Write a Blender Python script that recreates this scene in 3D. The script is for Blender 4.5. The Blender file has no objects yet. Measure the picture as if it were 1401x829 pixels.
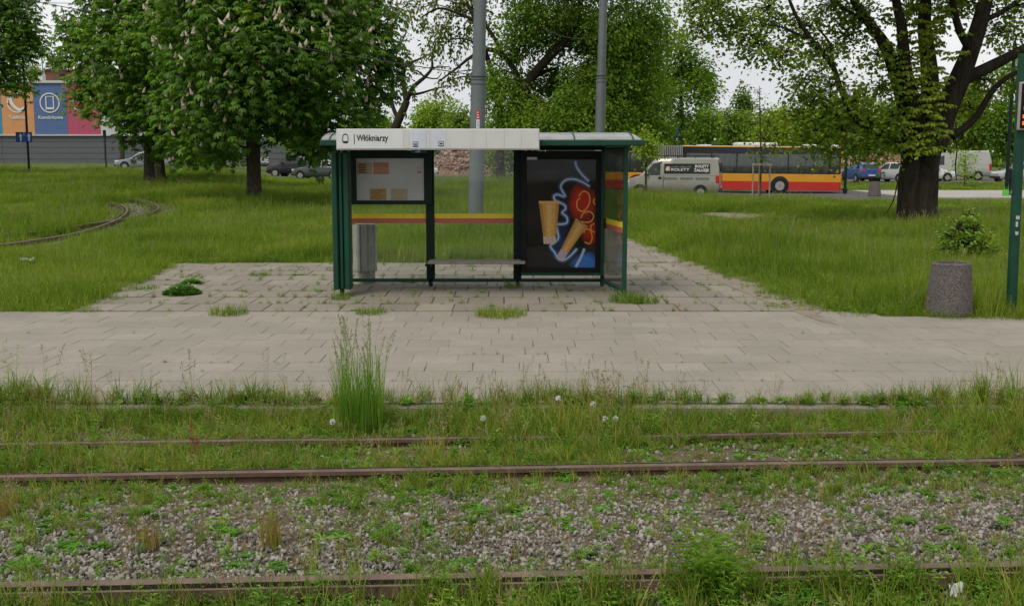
import bpy, bmesh, math, random
import numpy as np
from mathutils import Vector, Matrix, Euler

random.seed(11)
RNG = np.random.default_rng(11)
R = math.radians
scene = bpy.context.scene
C = scene.collection

# ------------------------------------------------------------------ camera
F_PX, CX, CY, CAM_H = 1560.0, 700.5, 414.5, 2.27
PITCH = math.atan((CY - 208.0) / F_PX)
cam_data = bpy.data.cameras.new('camera')
cam_data.sensor_width = 36.0
cam_data.lens = 36.0 * F_PX / 1401.0
cam_data.clip_start = 0.05
cam_data.clip_end = 6000
cam = bpy.data.objects.new('camera', cam_data)
cam.location = (0, 0, CAM_H)
cam.rotation_euler = (math.pi / 2 - PITCH, 0, 0)
C.objects.link(cam)
scene.camera = cam

# ------------------------------------------------------------------ sky, sun, exposure
SUN_EL, SUN_AZ = R(58), R(215)          # soft sun behind a high overcast, from behind the camera's left shoulder
world = bpy.data.worlds.new('World')
scene.world = world
world.use_nodes = True
wn, wl = world.node_tree.nodes, world.node_tree.links
for n in list(wn): wn.remove(n)
sky = wn.new('ShaderNodeTexSky'); sky.sky_type = 'NISHITA'; sky.sun_disc = False
sky.sun_elevation = SUN_EL; sky.sun_rotation = SUN_AZ; sky.air_density = 1.6; sky.dust_density = 4.0
wtc = wn.new('ShaderNodeTexCoord')
wmap = wn.new('ShaderNodeMapping'); wmap.inputs['Scale'].default_value = (1.0, 1.0, 2.6)
wnoise = wn.new('ShaderNodeTexNoise'); wnoise.inputs['Scale'].default_value = 2.2; wnoise.inputs['Detail'].default_value = 5
wramp = wn.new('ShaderNodeValToRGB')
wramp.color_ramp.elements[0].position = 0.32; wramp.color_ramp.elements[0].color = (4.7, 4.85, 5.2, 1)
wramp.color_ramp.elements[1].position = 0.70; wramp.color_ramp.elements[1].color = (6.8, 6.8, 6.85, 1)
wmix = wn.new('ShaderNodeMix'); wmix.data_type = 'RGBA'; wmix.inputs[0].default_value = 0.88
wbg = wn.new('ShaderNodeBackground'); wbg.inputs['Strength'].default_value = 0.095
wout = wn.new('ShaderNodeOutputWorld')
wl.new(wtc.outputs['Generated'], wmap.inputs['Vector']); wl.new(wmap.outputs['Vector'], wnoise.inputs['Vector'])
wl.new(wnoise.outputs['Fac'], wramp.inputs['Fac'])
wl.new(sky.outputs['Color'], wmix.inputs[6]); wl.new(wramp.outputs['Color'], wmix.inputs[7])
wl.new(wmix.outputs[2], wbg.inputs['Color']); wl.new(wbg.outputs['Background'], wout.inputs['Surface'])

sd = bpy.data.lights.new('sun', 'SUN'); sd.energy = 1.5; sd.angle = R(20); sd.color = (1.0, 0.92, 0.80)
sun = bpy.data.objects.new('sun', sd); C.objects.link(sun)
sun_dir = Vector((math.sin(SUN_AZ) * math.cos(SUN_EL), math.cos(SUN_AZ) * math.cos(SUN_EL), math.sin(SUN_EL)))
sun.rotation_euler = (-sun_dir).to_track_quat('-Z', 'Y').to_euler()

scene.view_settings.view_transform = 'Standard'
scene.view_settings.look = 'None'
scene.view_settings.exposure = 0.68
scene.view_settings.gamma = 1.0
scene.view_settings.use_curve_mapping = False
scene.render.engine = 'CYCLES'
scene.cycles.use_denoising = True
scene.cycles.max_bounces = 9
scene.cycles.transparent_max_bounces = 16
scene.cycles.transmission_bounces = 4
scene.cycles.diffuse_bounces = 6
scene.cycles.caustics_reflective = False
scene.cycles.caustics_refractive = False
scene.cycles.use_adaptive_sampling = True

# ------------------------------------------------------------------ photograph <-> place
def ray(px, py):
    u, v = (px - CX) / F_PX, (CY - py) / F_PX
    s, c = math.sin(PITCH), math.cos(PITCH)
    return Vector((u, c + v * s, -s + v * c))
def P(px, py, Y):                       # the point at distance Y seen at a pixel
    d = ray(px, py); t = Y / d.y
    return Vector((d.x * t, Y, CAM_H + d.z * t))
def G(px, py, z=0.0):                   # the point at height z seen at a pixel
    d = ray(px, py); t = (z - CAM_H) / d.z
    return Vector((d.x * t, d.y * t, z))
XPY = [300]                              # picture row for which XX is exact
def XX(px, Y): return P(px, XPY[0], Y).x
def ZZ(py, Y): return P(700, py, Y).z
def M(Y): return Y / F_PX               # metres per pixel at distance Y (about)

def sstep(x, a, b):
    t = np.clip((np.asarray(x, dtype=float) - a) / (b - a), 0, 1)
    return t * t * (3 - 2 * t)
def terrain(X, Y):
    X = np.asarray(X, dtype=float); Y = np.asarray(Y, dtype=float)
    r = X / np.maximum(Y, 5.0)
    sl = 1 - sstep(r, -0.27, -0.185)
    mid = 1 - sstep(r, -0.02, 0.07)
    rise = sstep(Y, 24, 92)
    z = rise * (0.85 * sl + 0.18 * (1 - sl) * mid)
    z = z + 0.05 * np.sin(X * 0.31 + 1.3) * np.sin(Y * 0.23) * sstep(Y, 24, 34) * (1 - sstep(Y, 52, 60) * sstep(r, -0.02, 0.07))
    z = z - 0.30 * sstep(r, 0.04, 0.22) * sstep(Y, 40, 62) * (1 - sstep(Y, 75, 85))
    z = z - 0.125 * (1 - sstep(Y, 10.0, 10.25)) - 0.025 * (1 - sstep(Y, 8.15, 8.4)) - 0.05 * (1 - sstep(Y, 5.85, 6.1))
    z = z - 0.045 * sstep(Y, 10.0, 10.25) * (1 - sstep(Y, 16.4, 24.5))
    return z
def tz(x, y): return float(terrain(x, y))

# ------------------------------------------------------------------ materials
def newmat(name):
    m = bpy.data.materials.new(name); m.use_nodes = True
    nt = m.node_tree
    return m, nt, nt.nodes, nt.links, nt.nodes['Principled BSDF']
def mix_rgb(nd, ln, fac, a, b, blend='MIX'):
    x = nd.new('ShaderNodeMix'); x.data_type = 'RGBA'; x.blend_type = blend
    for k, v in ((0, fac), (6, a), (7, b)):
        if isinstance(v, (int, float)): x.inputs[k].default_value = v
        elif isinstance(v, tuple): x.inputs[k].default_value = (*v, 1) if len(v) == 3 else v
        else: ln.new(v, x.inputs[k])
    return x.outputs[2]
def ramp(nd, ln, fac, stops):
    r = nd.new('ShaderNodeValToRGB'); e = r.color_ramp.elements
    while len(e) > 1: e.remove(e[-1])
    e[0].position = stops[0][0]; e[0].color = (*stops[0][1], 1)
    for p, c in stops[1:]:
        k = e.new(p); k.color = (*c, 1)
    ln.new(fac, r.inputs['Fac']); return r.outputs['Color']
def noise(nd, ln, scale, detail=4, vec=None, rough=0.55, dist=0.0):
    n = nd.new('ShaderNodeTexNoise'); n.inputs['Scale'].default_value = scale
    n.inputs['Detail'].default_value = detail; n.inputs['Roughness'].default_value = rough
    n.inputs['Distortion'].default_value = dist
    if vec is not None: ln.new(vec, n.inputs['Vector'])
    return n.outputs['Fac']
def pos(nd): return nd.new('ShaderNodeNewGeometry').outputs['Position']
def bump(nd, ln, h, strength, dist, bsdf):
    b = nd.new('ShaderNodeBump'); b.inputs['Strength'].default_value = strength; b.inputs['Distance'].default_value = dist
    ln.new(h, b.inputs['Height']); ln.new(b.outputs['Normal'], bsdf.inputs['Normal'])

def paint(name, col, rough=0.45, metal=0.0, var=0.18, scale=6.0, dirt=None, dirt_amt=0.35, bmp=0.0, spec=0.5, coat=0.0, streak=False):
    """painted or plain surface with uneven tone and, if asked, dirt with a shape of its own"""
    m, nt, nd, ln, b = newmat(name)
    p = pos(nd)
    n1 = noise(nd, ln, scale, 5, p)
    lo = tuple(c * (1 - var) for c in col); hi = tuple(min(1, c * (1 + var)) for c in col)
    c = ramp(nd, ln, n1, [(0.3, lo), (0.7, hi)])
    if dirt:
        q = p
        if streak:
            mp = nd.new('ShaderNodeMapping'); mp.inputs['Scale'].default_value = (3, 3, 0.7); ln.new(p, mp.inputs['Vector']); q = mp.outputs[0]
        n2 = noise(nd, ln, scale * 0.6, 8, q, 0.7, 1.0)
        f = ramp(nd, ln, n2, [(0.45, (0, 0, 0)), (0.75, (dirt_amt,) * 3)])
        c = mix_rgb(nd, ln, f, c, dirt)
    ln.new(c, b.inputs['Base Color'])
    b.inputs['Roughness'].default_value = rough; b.inputs['Metallic'].default_value = metal
    b.inputs['Specular IOR Level'].default_value = spec
    b.inputs['Coat Weight'].default_value = coat
    if bmp: bump(nd, ln, noise(nd, ln, scale * 8, 6, p), 0.5, bmp, b)
    return m

def leafmat(name, c1, c2, trans=0.35, scale=0.6, gloss=0.05, c3=None):
    gloss = gloss * 0.3
    """foliage: tone differs leaf by leaf and clump by clump"""
    m, nt, nd, ln, b = newmat(name)
    nd.remove(b)
    g = nd.new('ShaderNodeNewGeometry')
    n0 = noise(nd, ln, scale, 3, g.outputs['Position'])
    nc = nd.new('ShaderNodeMath'); nc.operation = 'MULTIPLY_ADD'; nc.inputs[1].default_value = 2.0; nc.inputs[2].default_value = -0.5; ln.new(n0, nc.inputs[0]); n = nc.outputs[0]
    oi = nd.new('ShaderNodeObjectInfo')
    at = nd.new('ShaderNodeAttribute'); at.attribute_name = 'tone'
    a = nd.new('ShaderNodeMath'); a.operation = 'ADD'; ln.new(at.outputs['Fac'], a.inputs[0]); ln.new(n, a.inputs[1])
    a2 = nd.new('ShaderNodeMath'); a2.operation = 'MULTIPLY_ADD'; ln.new(oi.outputs['Random'], a2.inputs[0]); a2.inputs[1].default_value = 0.25; ln.new(a.outputs[0], a2.inputs[2])
    sc = nd.new('ShaderNodeMath'); sc.operation = 'MULTIPLY'; sc.inputs[1].default_value = 0.5; ln.new(a2.outputs[0], sc.inputs[0])
    gain = (2.02, 1.95, 0.95)
    c1, c2 = (tuple(v * g for v, g in zip(c, gain)) for c in (c1, c2))
    if c3: c3 = tuple(v * g for v, g in zip(c3, gain))
    st = [(0.25, c1), (0.7, c2)]
    if c3: st.append((0.95, c3))
    col = ramp(nd, ln, sc.outputs[0], st)
    d = nd.new('ShaderNodeBsdfDiffuse'); t = nd.new('ShaderNodeBsdfTranslucent'); gl = nd.new('ShaderNodeBsdfGlossy')
    gl.inputs['Roughness'].default_value = 0.5
    ln.new(col, d.inputs['Color'])
    tc = mix_rgb(nd, ln, 1.0, col, (1.25, 1.35, 0.7), 'MULTIPLY'); ln.new(tc, t.inputs['Color'])
    m1 = nd.new('ShaderNodeMixShader'); m1.inputs[0].default_value = trans
    ln.new(d.outputs[0], m1.inputs[1]); ln.new(t.outputs[0], m1.inputs[2])
    m2 = nd.new('ShaderNodeMixShader'); m2.inputs[0].default_value = gloss
    ln.new(m1.outputs[0], m2.inputs[1]); ln.new(gl.outputs[0], m2.inputs[2])
    ln.new(m2.outputs[0], nd['Material Output'].inputs['Surface'])
    return m

def glassmat(name, tint=(0.86, 0.92, 0.89), dirt=0.05, refl=1.0, dirt_sheen_col=(0.45, 0.47, 0.44)):
    m, nt, nd, ln, b = newmat(name); nd.remove(b)
    t = nd.new('ShaderNodeBsdfTransparent'); t.inputs['Color'].default_value = (*tint, 1)
    g = nd.new('ShaderNodeBsdfGlossy'); g.inputs['Roughness'].default_value = 0.03
    d = nd.new('ShaderNodeBsdfDiffuse'); d.inputs['Color'].default_value = (*dirt_sheen_col, 1)  # dirt on the shelter panes, painted reflection tone on the bus panes
    fr = nd.new('ShaderNodeFresnel'); fr.inputs['IOR'].default_value = 1.45
    fm = nd.new('ShaderNodeMath'); fm.operation = 'MULTIPLY'; fm.inputs[1].default_value = refl; ln.new(fr.outputs[0], fm.inputs[0])
    n = noise(nd, ln, 3.0, 6, pos(nd), 0.65, 1.5)
    dr = ramp(nd, ln, n, [(0.35, (dirt * 0.4,) * 3), (0.75, (dirt * 1.6,) * 3)])
    m0 = nd.new('ShaderNodeMixShader'); ln.new(dr, m0.inputs[0]); ln.new(t.outputs[0], m0.inputs[1]); ln.new(d.outputs[0], m0.inputs[2])
    m1 = nd.new('ShaderNodeMixShader'); ln.new(fm.outputs[0], m1.inputs[0]); ln.new(m0.outputs[0], m1.inputs[1]); ln.new(g.outputs[0], m1.inputs[2])
    ln.new(m1.outputs[0], nd['Material Output'].inputs['Surface'])
    return m

def plain(name, col, rough=0.6, metal=0.0):
    m, nt, nd, ln, b = newmat(name)
    n = noise(nd, ln, 25, 3, pos(nd))
    c = ramp(nd, ln, n, [(0.3, tuple(x * 0.9 for x in col)), (0.7, tuple(min(1, x * 1.08) for x in col))])
    ln.new(c, b.inputs['Base Color'])
    b.inputs['Roughness'].default_value = rough; b.inputs['Metallic'].default_value = metal
    b.inputs['Specular IOR Level'].default_value = 0.25 if rough > 0.3 else 0.5
    return m

# ------------------------------------------------------------------ mesh helpers
def tag(o, label=None, cat=None, group=None, kind=None):
    if label: o['label'] = label
    if cat: o['category'] = cat
    if group: o['group'] = group
    if kind: o['kind'] = kind
    return o
def empty(name, loc=(0, 0, 0), rz=0.0):
    o = bpy.data.objects.new(name, None); o.location = loc; o.rotation_euler = (0, 0, rz); C.objects.link(o)
    o.empty_display_size = 0.2
    return o
def link(name, me, parent=None):
    o = bpy.data.objects.new(name, me); C.objects.link(o)
    if parent is not None:
        o.parent = parent
        if parent.name in PLACED: o.matrix_parent_inverse = parent.matrix_basis.inverted()
    return o
PLACED = set()                           # things whose parts are given in world coordinates
def placed(name, loc, label, cat, group=None):
    e = empty(name, loc); PLACED.add(e.name); return tag(e, label, cat, group)
def np_mesh(name, V, Fq, mats, tone=None, smooth=False, matidx=None):
    """mesh from numpy arrays; Fq is (n,3) or (n,4)"""
    me = bpy.data.meshes.new(name)
    V = np.asarray(V, dtype=np.float32); Fq = np.asarray(Fq, dtype=np.int32)
    k = Fq.shape[1]; nf = Fq.shape[0]
    me.vertices.add(len(V)); me.vertices.foreach_set('co', V.ravel())
    me.loops.add(nf * k); me.loops.foreach_set('vertex_index', Fq.ravel())
    me.polygons.add(nf)
    me.polygons.foreach_set('loop_start', np.arange(0, nf * k, k, dtype=np.int32))
    if matidx is not None: me.polygons.foreach_set('material_index', np.asarray(matidx, dtype=np.int32))
    if smooth: me.polygons.foreach_set('use_smooth', np.ones(nf, dtype=bool))
    for m in (mats if isinstance(mats, (list, tuple)) else [mats]): me.materials.append(m)
    if tone is not None:
        a = me.attributes.new('tone', 'FLOAT', 'POINT'); a.data.foreach_set('value', np.asarray(tone, dtype=np.float32))
    me.update(calc_edges=True); me.validate()
    return me

class MB:
    """collects shapes, then builds ONE mesh object"""
    def __init__(s): s.v = []; s.f = []; s.mi = []; s.cur = 0
    def add(s, vs, fs):
        o = len(s.v); s.v += [tuple(v) for v in vs]
        for f in fs: s.f.append(tuple(i + o for i in f)); s.mi.append(s.cur)
        return s
    def box(s, x0, x1, y0, y1, z0, z1):
        return s.add([(x0, y0, z0), (x1, y0, z0), (x1, y1, z0), (x0, y1, z0), (x0, y0, z1), (x1, y0, z1), (x1, y1, z1), (x0, y1, z1)],
                     [(0, 3, 2, 1), (4, 5, 6, 7), (0, 1, 5, 4), (1, 2, 6, 5), (2, 3, 7, 6), (3, 0, 4, 7)])
    def prism(s, poly, a0, a1, axis='y'):
        """polygon in the other two axes, extruded along axis from a0 to a1"""
        n = len(poly)
        def pt(p, a):
            if axis == 'y': return (p[0], a, p[1])
            if axis == 'x': return (a, p[0], p[1])
            return (p[0], p[1], a)
        vs = [pt(p, a0) for p in poly] + [pt(p, a1) for p in poly]
        fs = [tuple(range(n - 1, -1, -1)), tuple(range(n, 2 * n))] + [(i, (i + 1) % n, n + (i + 1) % n, n + i) for i in range(n)]
        return s.add(vs, fs)
    def tube(s, pts, rads, n=8, cap=True, squash=1.0):
        pts = [Vector(p) for p in pts]
        if isinstance(rads, (int, float)): rads = [rads] * len(pts)
        vs, fs = [], []
        ref = None
        for i, p in enumerate(pts):
            d = (pts[min(i + 1, len(pts) - 1)] - pts[max(i - 1, 0)])
            if d.length < 1e-9: d = Vector((0, 0, 1))
            d.normalize()
            if ref is None:
                ref = Vector((1, 0, 0)) if abs(d.x) < 0.8 else Vector((0, 1, 0))
            a = (ref - d * ref.dot(d))
            if a.length < 1e-6: a = d.orthogonal()
            a.normalize(); b = d.cross(a); ref = a
            for k in range(n):
                t = 2 * math.pi * k / n
                vs.append(p + (a * math.cos(t) + b * math.sin(t) * squash) * rads[i])
        for i in range(len(pts) - 1):
            for k in range(n):
                k2 = (k + 1) % n
                fs.append((i * n + k, i * n + k2, (i + 1) * n + k2, (i + 1) * n + k))
        if cap:
            fs.append(tuple(range(n - 1, -1, -1))); L = (len(pts) - 1) * n
            fs.append(tuple(range(L, L + n)))
        return s.add(vs, fs)
    def lathe(s, prof, n=16, c=(0, 0, 0), axis='z', cap=True):
        vs, fs = [], []
        for r, z in prof:
            for k in range(n):
                t = 2 * math.pi * k / n
                q = (r * math.cos(t), r * math.sin(t), z)
                if axis == 'y': q = (q[0], q[2], q[1])
                if axis == 'x': q = (q[2], q[0], q[1])
                vs.append((q[0] + c[0], q[1] + c[1], q[2] + c[2]))
        for i in range(len(prof) - 1):
            for k in range(n):
                k2 = (k + 1) % n
                fs.append((i * n + k, i * n + k2, (i + 1) * n + k2, (i + 1) * n + k))
        if cap and prof[0][0] > 1e-6: fs.append(tuple(range(n - 1, -1, -1)))
        if cap and prof[-1][0] > 1e-6: fs.append(tuple(range((len(prof) - 1) * n, len(prof) * n)))
        return s.add(vs, fs)
    def mesh(s, name, mats, smooth=False, bevel=0.0, seg=1, fix=True):
        me = bpy.data.meshes.new(name)
        me.from_pydata(s.v, [], s.f)
        for m in (mats if isinstance(mats, (list, tuple)) else [mats]): me.materials.append(m)
        me.polygons.foreach_set('material_index', s.mi)
        bm = bmesh.new(); bm.from_mesh(me)
        if fix: bmesh.ops.recalc_face_normals(bm, faces=bm.faces)
        if bevel > 0:
            es = [e for e in bm.edges if len(e.link_faces) == 2 and e.calc_face_angle(0) > 0.6]
            bmesh.ops.bevel(bm, geom=es, offset=bevel, segments=seg, affect='EDGES', profile=0.5, clamp_overlap=True)
        bm.to_mesh(me); bm.free()
        if smooth: me.shade_smooth() if smooth is True else me.set_sharp_from_angle(angle=R(smooth))
        if smooth and smooth is not True:
            me.polygons.foreach_set('use_smooth', [True] * len(me.polygons)); me.set_sharp_from_angle(angle=R(smooth))
        me.update()
        return me
    def build(s, name, mats, parent=None, smooth=False, bevel=0.0, seg=1, fix=True):
        return link(name, s.mesh(name, mats, smooth, bevel, seg, fix), parent)

def text_mesh(name, txt, size, mat, parent, origin, right=(1, 0, 0), up=(0, 0, 1), align='LEFT', depth=0.002, width=1.0, bold=0.0):
    """flat lettering laid on a surface: origin = left end of the baseline"""
    cu = bpy.data.curves.new(name, 'FONT'); cu.body = txt; cu.size = size; cu.align_x = align
    cu.extrude = depth; cu.offset = bold; cu.resolution_u = 3
    o = bpy.data.objects.new(name, cu); C.objects.link(o)
    dg = bpy.context.evaluated_depsgraph_get()
    me = bpy.data.meshes.new_from_object(o.evaluated_get(dg))
    bpy.data.objects.remove(o); bpy.data.curves.remove(cu)
    r = Vector(right).normalized(); u = Vector(up).normalized(); n = r.cross(u)
    me.transform(Matrix(((r.x * width, u.x, n.x, origin[0]), (r.y * width, u.y, n.y, origin[1]), (r.z * width, u.z, n.z, origin[2]), (0, 0, 0, 1))))
    me.materials.clear(); me.materials.append(mat)
    me.name = name
    return link(name, me, parent)

def ribbon(name, pts2, w, mat, parent, plane, closed=False):
    """flat painted line: 2-D points -> strip; plane(u, v) gives the 3-D point"""
    n = len(pts2); L, Rr = [], []
    for i, p in enumerate(pts2):
        a = Vector(pts2[(i - 1) % n] if closed else pts2[max(i - 1, 0)]); b = Vector(pts2[(i + 1) % n] if closed else pts2[min(i + 1, n - 1)])
        d = (b - a); d = d.normalized() if d.length > 0 else Vector((1, 0)); q = Vector((-d.y, d.x)) * w * 0.5
        L.append(plane(p[0] + q.x, p[1] + q.y)); Rr.append(plane(p[0] - q.x, p[1] - q.y))
    m = MB(); fs = [(i, i + 1, n + i + 1, n + i) for i in range(n - 1)]
    if closed: fs.append((n - 1, 0, n, 2 * n - 1))
    m.add(L + Rr, fs)
    return m.build(name, mat, parent, fix=False)

def smooth_curve(pts, n=8):
    """Catmull-Rom through the points"""
    out = []
    k = len(pts[0])
    for i in range(len(pts) - 1):
        p0 = pts[max(i - 1, 0)]; p1 = pts[i]; p2 = pts[i + 1]; p3 = pts[min(i + 2, len(pts) - 1)]
        for j in range(n):
            t = j / n
            out.append(tuple(0.5 * (2 * p1[a] + (p2[a] - p0[a]) * t + (2 * p0[a] - 5 * p1[a] + 4 * p2[a] - p3[a]) * t * t + (3 * p1[a] - p0[a] - 3 * p2[a] + p3[a]) * t ** 3) for a in range(k)))
    out.append(tuple(pts[-1])); return out

# ------------------------------------------------------------------ scattering (for what nobody could count)
proto_col = bpy.data.collections.new('seed_forms')
def proto_set(name, meshes):
    col = bpy.data.collections.new(name)
    for i, me in enumerate(meshes):
        o = bpy.data.objects.new('%s_%02d' % (name, i), me); col.objects.link(o)
    return col
def scatter(name, col, ncol, pts, rot, scl, idx, label, cat, mats=None, parent=None):
    me = bpy.data.meshes.new(name)
    n = len(pts)
    me.vertices.add(n); me.vertices.foreach_set('co', np.asarray(pts, dtype=np.float32).ravel())
    a = me.attributes.new('rot', 'FLOAT_VECTOR', 'POINT'); a.data.foreach_set('vector', np.asarray(rot, dtype=np.float32).ravel())
    a = me.attributes.new('scl', 'FLOAT_VECTOR', 'POINT'); a.data.foreach_set('vector', np.asarray(scl, dtype=np.float32).ravel())
    a = me.attributes.new('pick', 'INT', 'POINT'); a.data.foreach_set('value', np.asarray(idx, dtype=np.int32))
    me.update()
    o = link(name, me, parent)
    ng = bpy.data.node_groups.new(name, 'GeometryNodeTree')
    ng.interface.new_socket('Geometry', in_out='INPUT', socket_type='NodeSocketGeometry')
    ng.interface.new_socket('Geometry', in_out='OUTPUT', socket_type='NodeSocketGeometry')
    nd, ln = ng.nodes, ng.links
    gi = nd.new('NodeGroupInput'); go = nd.new('NodeGroupOutput')
    iop = nd.new('GeometryNodeInstanceOnPoints'); ci = nd.new('GeometryNodeCollectionInfo')
    ci.inputs['Collection'].default_value = col; ci.inputs['Separate Children'].default_value = True; ci.inputs['Reset Children'].default_value = True
    def attr(nm, ty):
        x = nd.new('GeometryNodeInputNamedAttribute'); x.data_type = ty; x.inputs['Name'].default_value = nm; return x.outputs['Attribute']
    e2r = nd.new('FunctionNodeEulerToRotation')
    ln.new(attr('rot', 'FLOAT_VECTOR'), e2r.inputs[0])
    ln.new(gi.outputs[0], iop.inputs['Points']); ln.new(ci.outputs[0], iop.inputs['Instance'])
    iop.inputs['Pick Instance'].default_value = True
    ln.new(attr('pick', 'INT'), iop.inputs['Instance Index'])
    ln.new(e2r.outputs[0], iop.inputs['Rotation']); ln.new(attr('scl', 'FLOAT_VECTOR'), iop.inputs['Scale'])
    ln.new(iop.outputs[0], go.inputs[0])
    md = o.modifiers.new('scatter', 'NODES'); md.node_group = ng
    tag(o, label, cat if parent is None else None, kind='stuff')
    return o

# ------------------------------------------------------------------ shared materials
def slabmat(name, base, vary=.68):
    m, nt, nd, ln, b = newmat(name)
    p = pos(nd); oi = nd.new('ShaderNodeObjectInfo')
    n1 = noise(nd, ln, 1.1, 5, p); n2 = noise(nd, ln, 55, 4, p); n3 = noise(nd, ln, 6, 8, p, 0.7, 0.6)
    c = ramp(nd, ln, n1, [(0.3, tuple(x * 0.84 for x in base)), (0.7, tuple(x * 1.1 for x in base))])
    c = mix_rgb(nd, ln, oi.outputs['Random'], c, mix_rgb(nd, ln, 1.0, c, (vary,) * 3, 'MULTIPLY'))
    c = mix_rgb(nd, ln, ramp(nd, ln, n3, [(0.46, (0, 0, 0)), (0.72, (0.6,) * 3)]), c, tuple(x * 0.62 for x in base))
    c = mix_rgb(nd, ln, ramp(nd, ln, noise(nd, ln, 0.45, 6, p, 0.6, 0.5), [(0.48, (0, 0, 0)), (0.68, (0.5,) * 3)]), c, tuple(x * 0.74 for x in base))
    c = mix_rgb(nd, ln, 0.28, c, ramp(nd, ln, n2, [(0.3, tuple(x * 0.6 for x in base)), (0.7, tuple(min(1, x * 1.35) for x in base))]))
    ln.new(c, b.inputs['Base Color']); b.inputs['Roughness'].default_value = 0.92; b.inputs['Specular IOR Level'].default_value = 0.2
    bump(nd, ln, n2, 0.35, 0.003, b)
    return m
M_slab = slabmat('concrete_slab', (0.255, 0.235, 0.196), .82)
M_slab2 = slabmat('worn_concrete_slab', (0.232, 0.209, 0.170))

def soilmat(name, stops, scale=1.2, fine=30, bmp=0.02):
    m, nt, nd, ln, b = newmat(name); p = pos(nd)
    c = ramp(nd, ln, noise(nd, ln, scale, 8, p, 0.65), stops)
    c = mix_rgb(nd, ln, 0.35, c, ramp(nd, ln, noise(nd, ln, fine, 5, p), [(0.3, stops[0][1]), (0.75, stops[-1][1])]))
    ln.new(c, b.inputs['Base Color']); b.inputs['Roughness'].default_value = 0.95; b.inputs['Specular IOR Level'].default_value = 0.1
    bump(nd, ln, noise(nd, ln, fine, 6, p), 0.6, bmp, b)
    return m
M_meadow = soilmat('meadow_soil', [(0.3, (0.045, 0.07, 0.016)), (0.55, (0.075, 0.11, 0.025)), (0.8, (0.12, 0.125, 0.045))], 0.5, 14)
M_ballast_soil = soilmat('ballast_soil', [(0.3, (0.06, 0.046, 0.028)), (0.6, (0.12, 0.096, 0.062)), (0.8, (0.18, 0.15, 0.105))], 2.0, 60)
M_sand = soilmat('joint_sand', [(0.3, (0.04, 0.036, 0.022)), (0.6, (0.075, 0.07, 0.04)), (0.8, (0.11, 0.10, 0.06))], 4.0, 60, 0.005)
M_sand2 = soilmat('pale_joint_sand', [(0.3, (0.065, 0.06, 0.042)), (0.6, (0.11, 0.10, 0.075)), (0.8, (0.15, 0.14, 0.105))], 2.0, 60, 0.005)
M_dirt = soilmat('trodden_dirt', [(0.3, (0.14, 0.115, 0.085)), (0.6, (0.23, 0.20, 0.155)), (0.8, (0.30, 0.27, 0.22))], 2.5, 40, 0.01)
M_asphalt = soilmat('asphalt', [(0.3, (0.075, 0.073, 0.07)), (0.6, (0.095, 0.092, 0.088)), (0.8, (0.12, 0.115, 0.11))], 0.6, 60, 0.004)
M_farpave = soilmat('far_paving', [(0.3, (0.27, 0.26, 0.23)), (0.6, (0.33, 0.315, 0.28)), (0.8, (0.38, 0.36, 0.32))], 0.8, 30, 0.004)
M_rust = paint('rusty_rail_steel', (0.075, 0.042, 0.028), 0.85, 0.0, 0.35, 7, (0.13, 0.08, 0.055), 0.6, 0.004)
M_railtop = paint('worn_rail_head', (0.125, 0.082, 0.058), 0.65, 0.1, 0.35, 4, (0.055, 0.032, 0.022), 0.85, 0.003)
M_groove = plain('packed_groove_dirt', (0.022, 0.016, 0.011), 0.95)
M_green = paint('dark_green_enamel', (0.005, 0.046, 0.026), 0.5, 0, 0.18, 5, (0.025, 0.05, 0.032), 0.4, spec=0.25)
M_darkgreen = paint('blackish_green_enamel', (0.003, 0.015, 0.010), 0.5, 0, 0.2, 5, (0.012, 0.02, 0.014), 0.3, spec=0.2)
M_black = plain('black_rubber', (0.012, 0.012, 0.012), 0.7)
M_concrete = paint('grey_concrete', (0.28, 0.27, 0.24), 0.9, 0, 0.15, 5, (0.14, 0.135, 0.11), 0.5, 0.004)
M_white = paint('white_sheet_metal', (0.50, 0.505, 0.49), 0.4, 0, 0.05, 3, (0.40, 0.40, 0.36), 0.3)

# ------------------------------------------------------------------ ground
def ground_sheet():
    gx = np.concatenate([-np.geomspace(2200, 41, 22), np.arange(-40, 40.1, 0.8), np.geomspace(41, 2200, 22)])
    gy = np.concatenate([[-60, -25, -8, 0, 3, 5, 7, 9], [9.6, 10.0, 10.05, 10.1, 10.15, 10.2, 10.25, 10.6], np.arange(11.5, 110, 1.0), np.geomspace(112, 2600, 26)])
    Xg, Yg = np.meshgrid(gx, gy); Zg = terrain(Xg, Yg)
    Zg = np.where(Yg < 5, terrain(0, 5.0), Zg)
    V = np.stack([Xg, Yg, Zg], -1).reshape(-1, 3)
    nx, ny = len(gx), len(gy)
    I = np.arange(nx * ny).reshape(ny, nx)
    F = np.stack([I[:-1, :-1], I[:-1, 1:], I[1:, 1:], I[1:, :-1]], -1)
    mi = np.broadcast_to((gy[:-1] < 10.2).astype(int)[:, None], (ny - 1, nx - 1)).reshape(-1)
    me = np_mesh('ground', V, F.reshape(-1, 4), [M_meadow, M_ballast_soil], smooth=True, matidx=mi)
    return tag(link('ground', me), 'rolling meadow ground under grass with trackbed soil', kind='structure')
ground_sheet()

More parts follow.
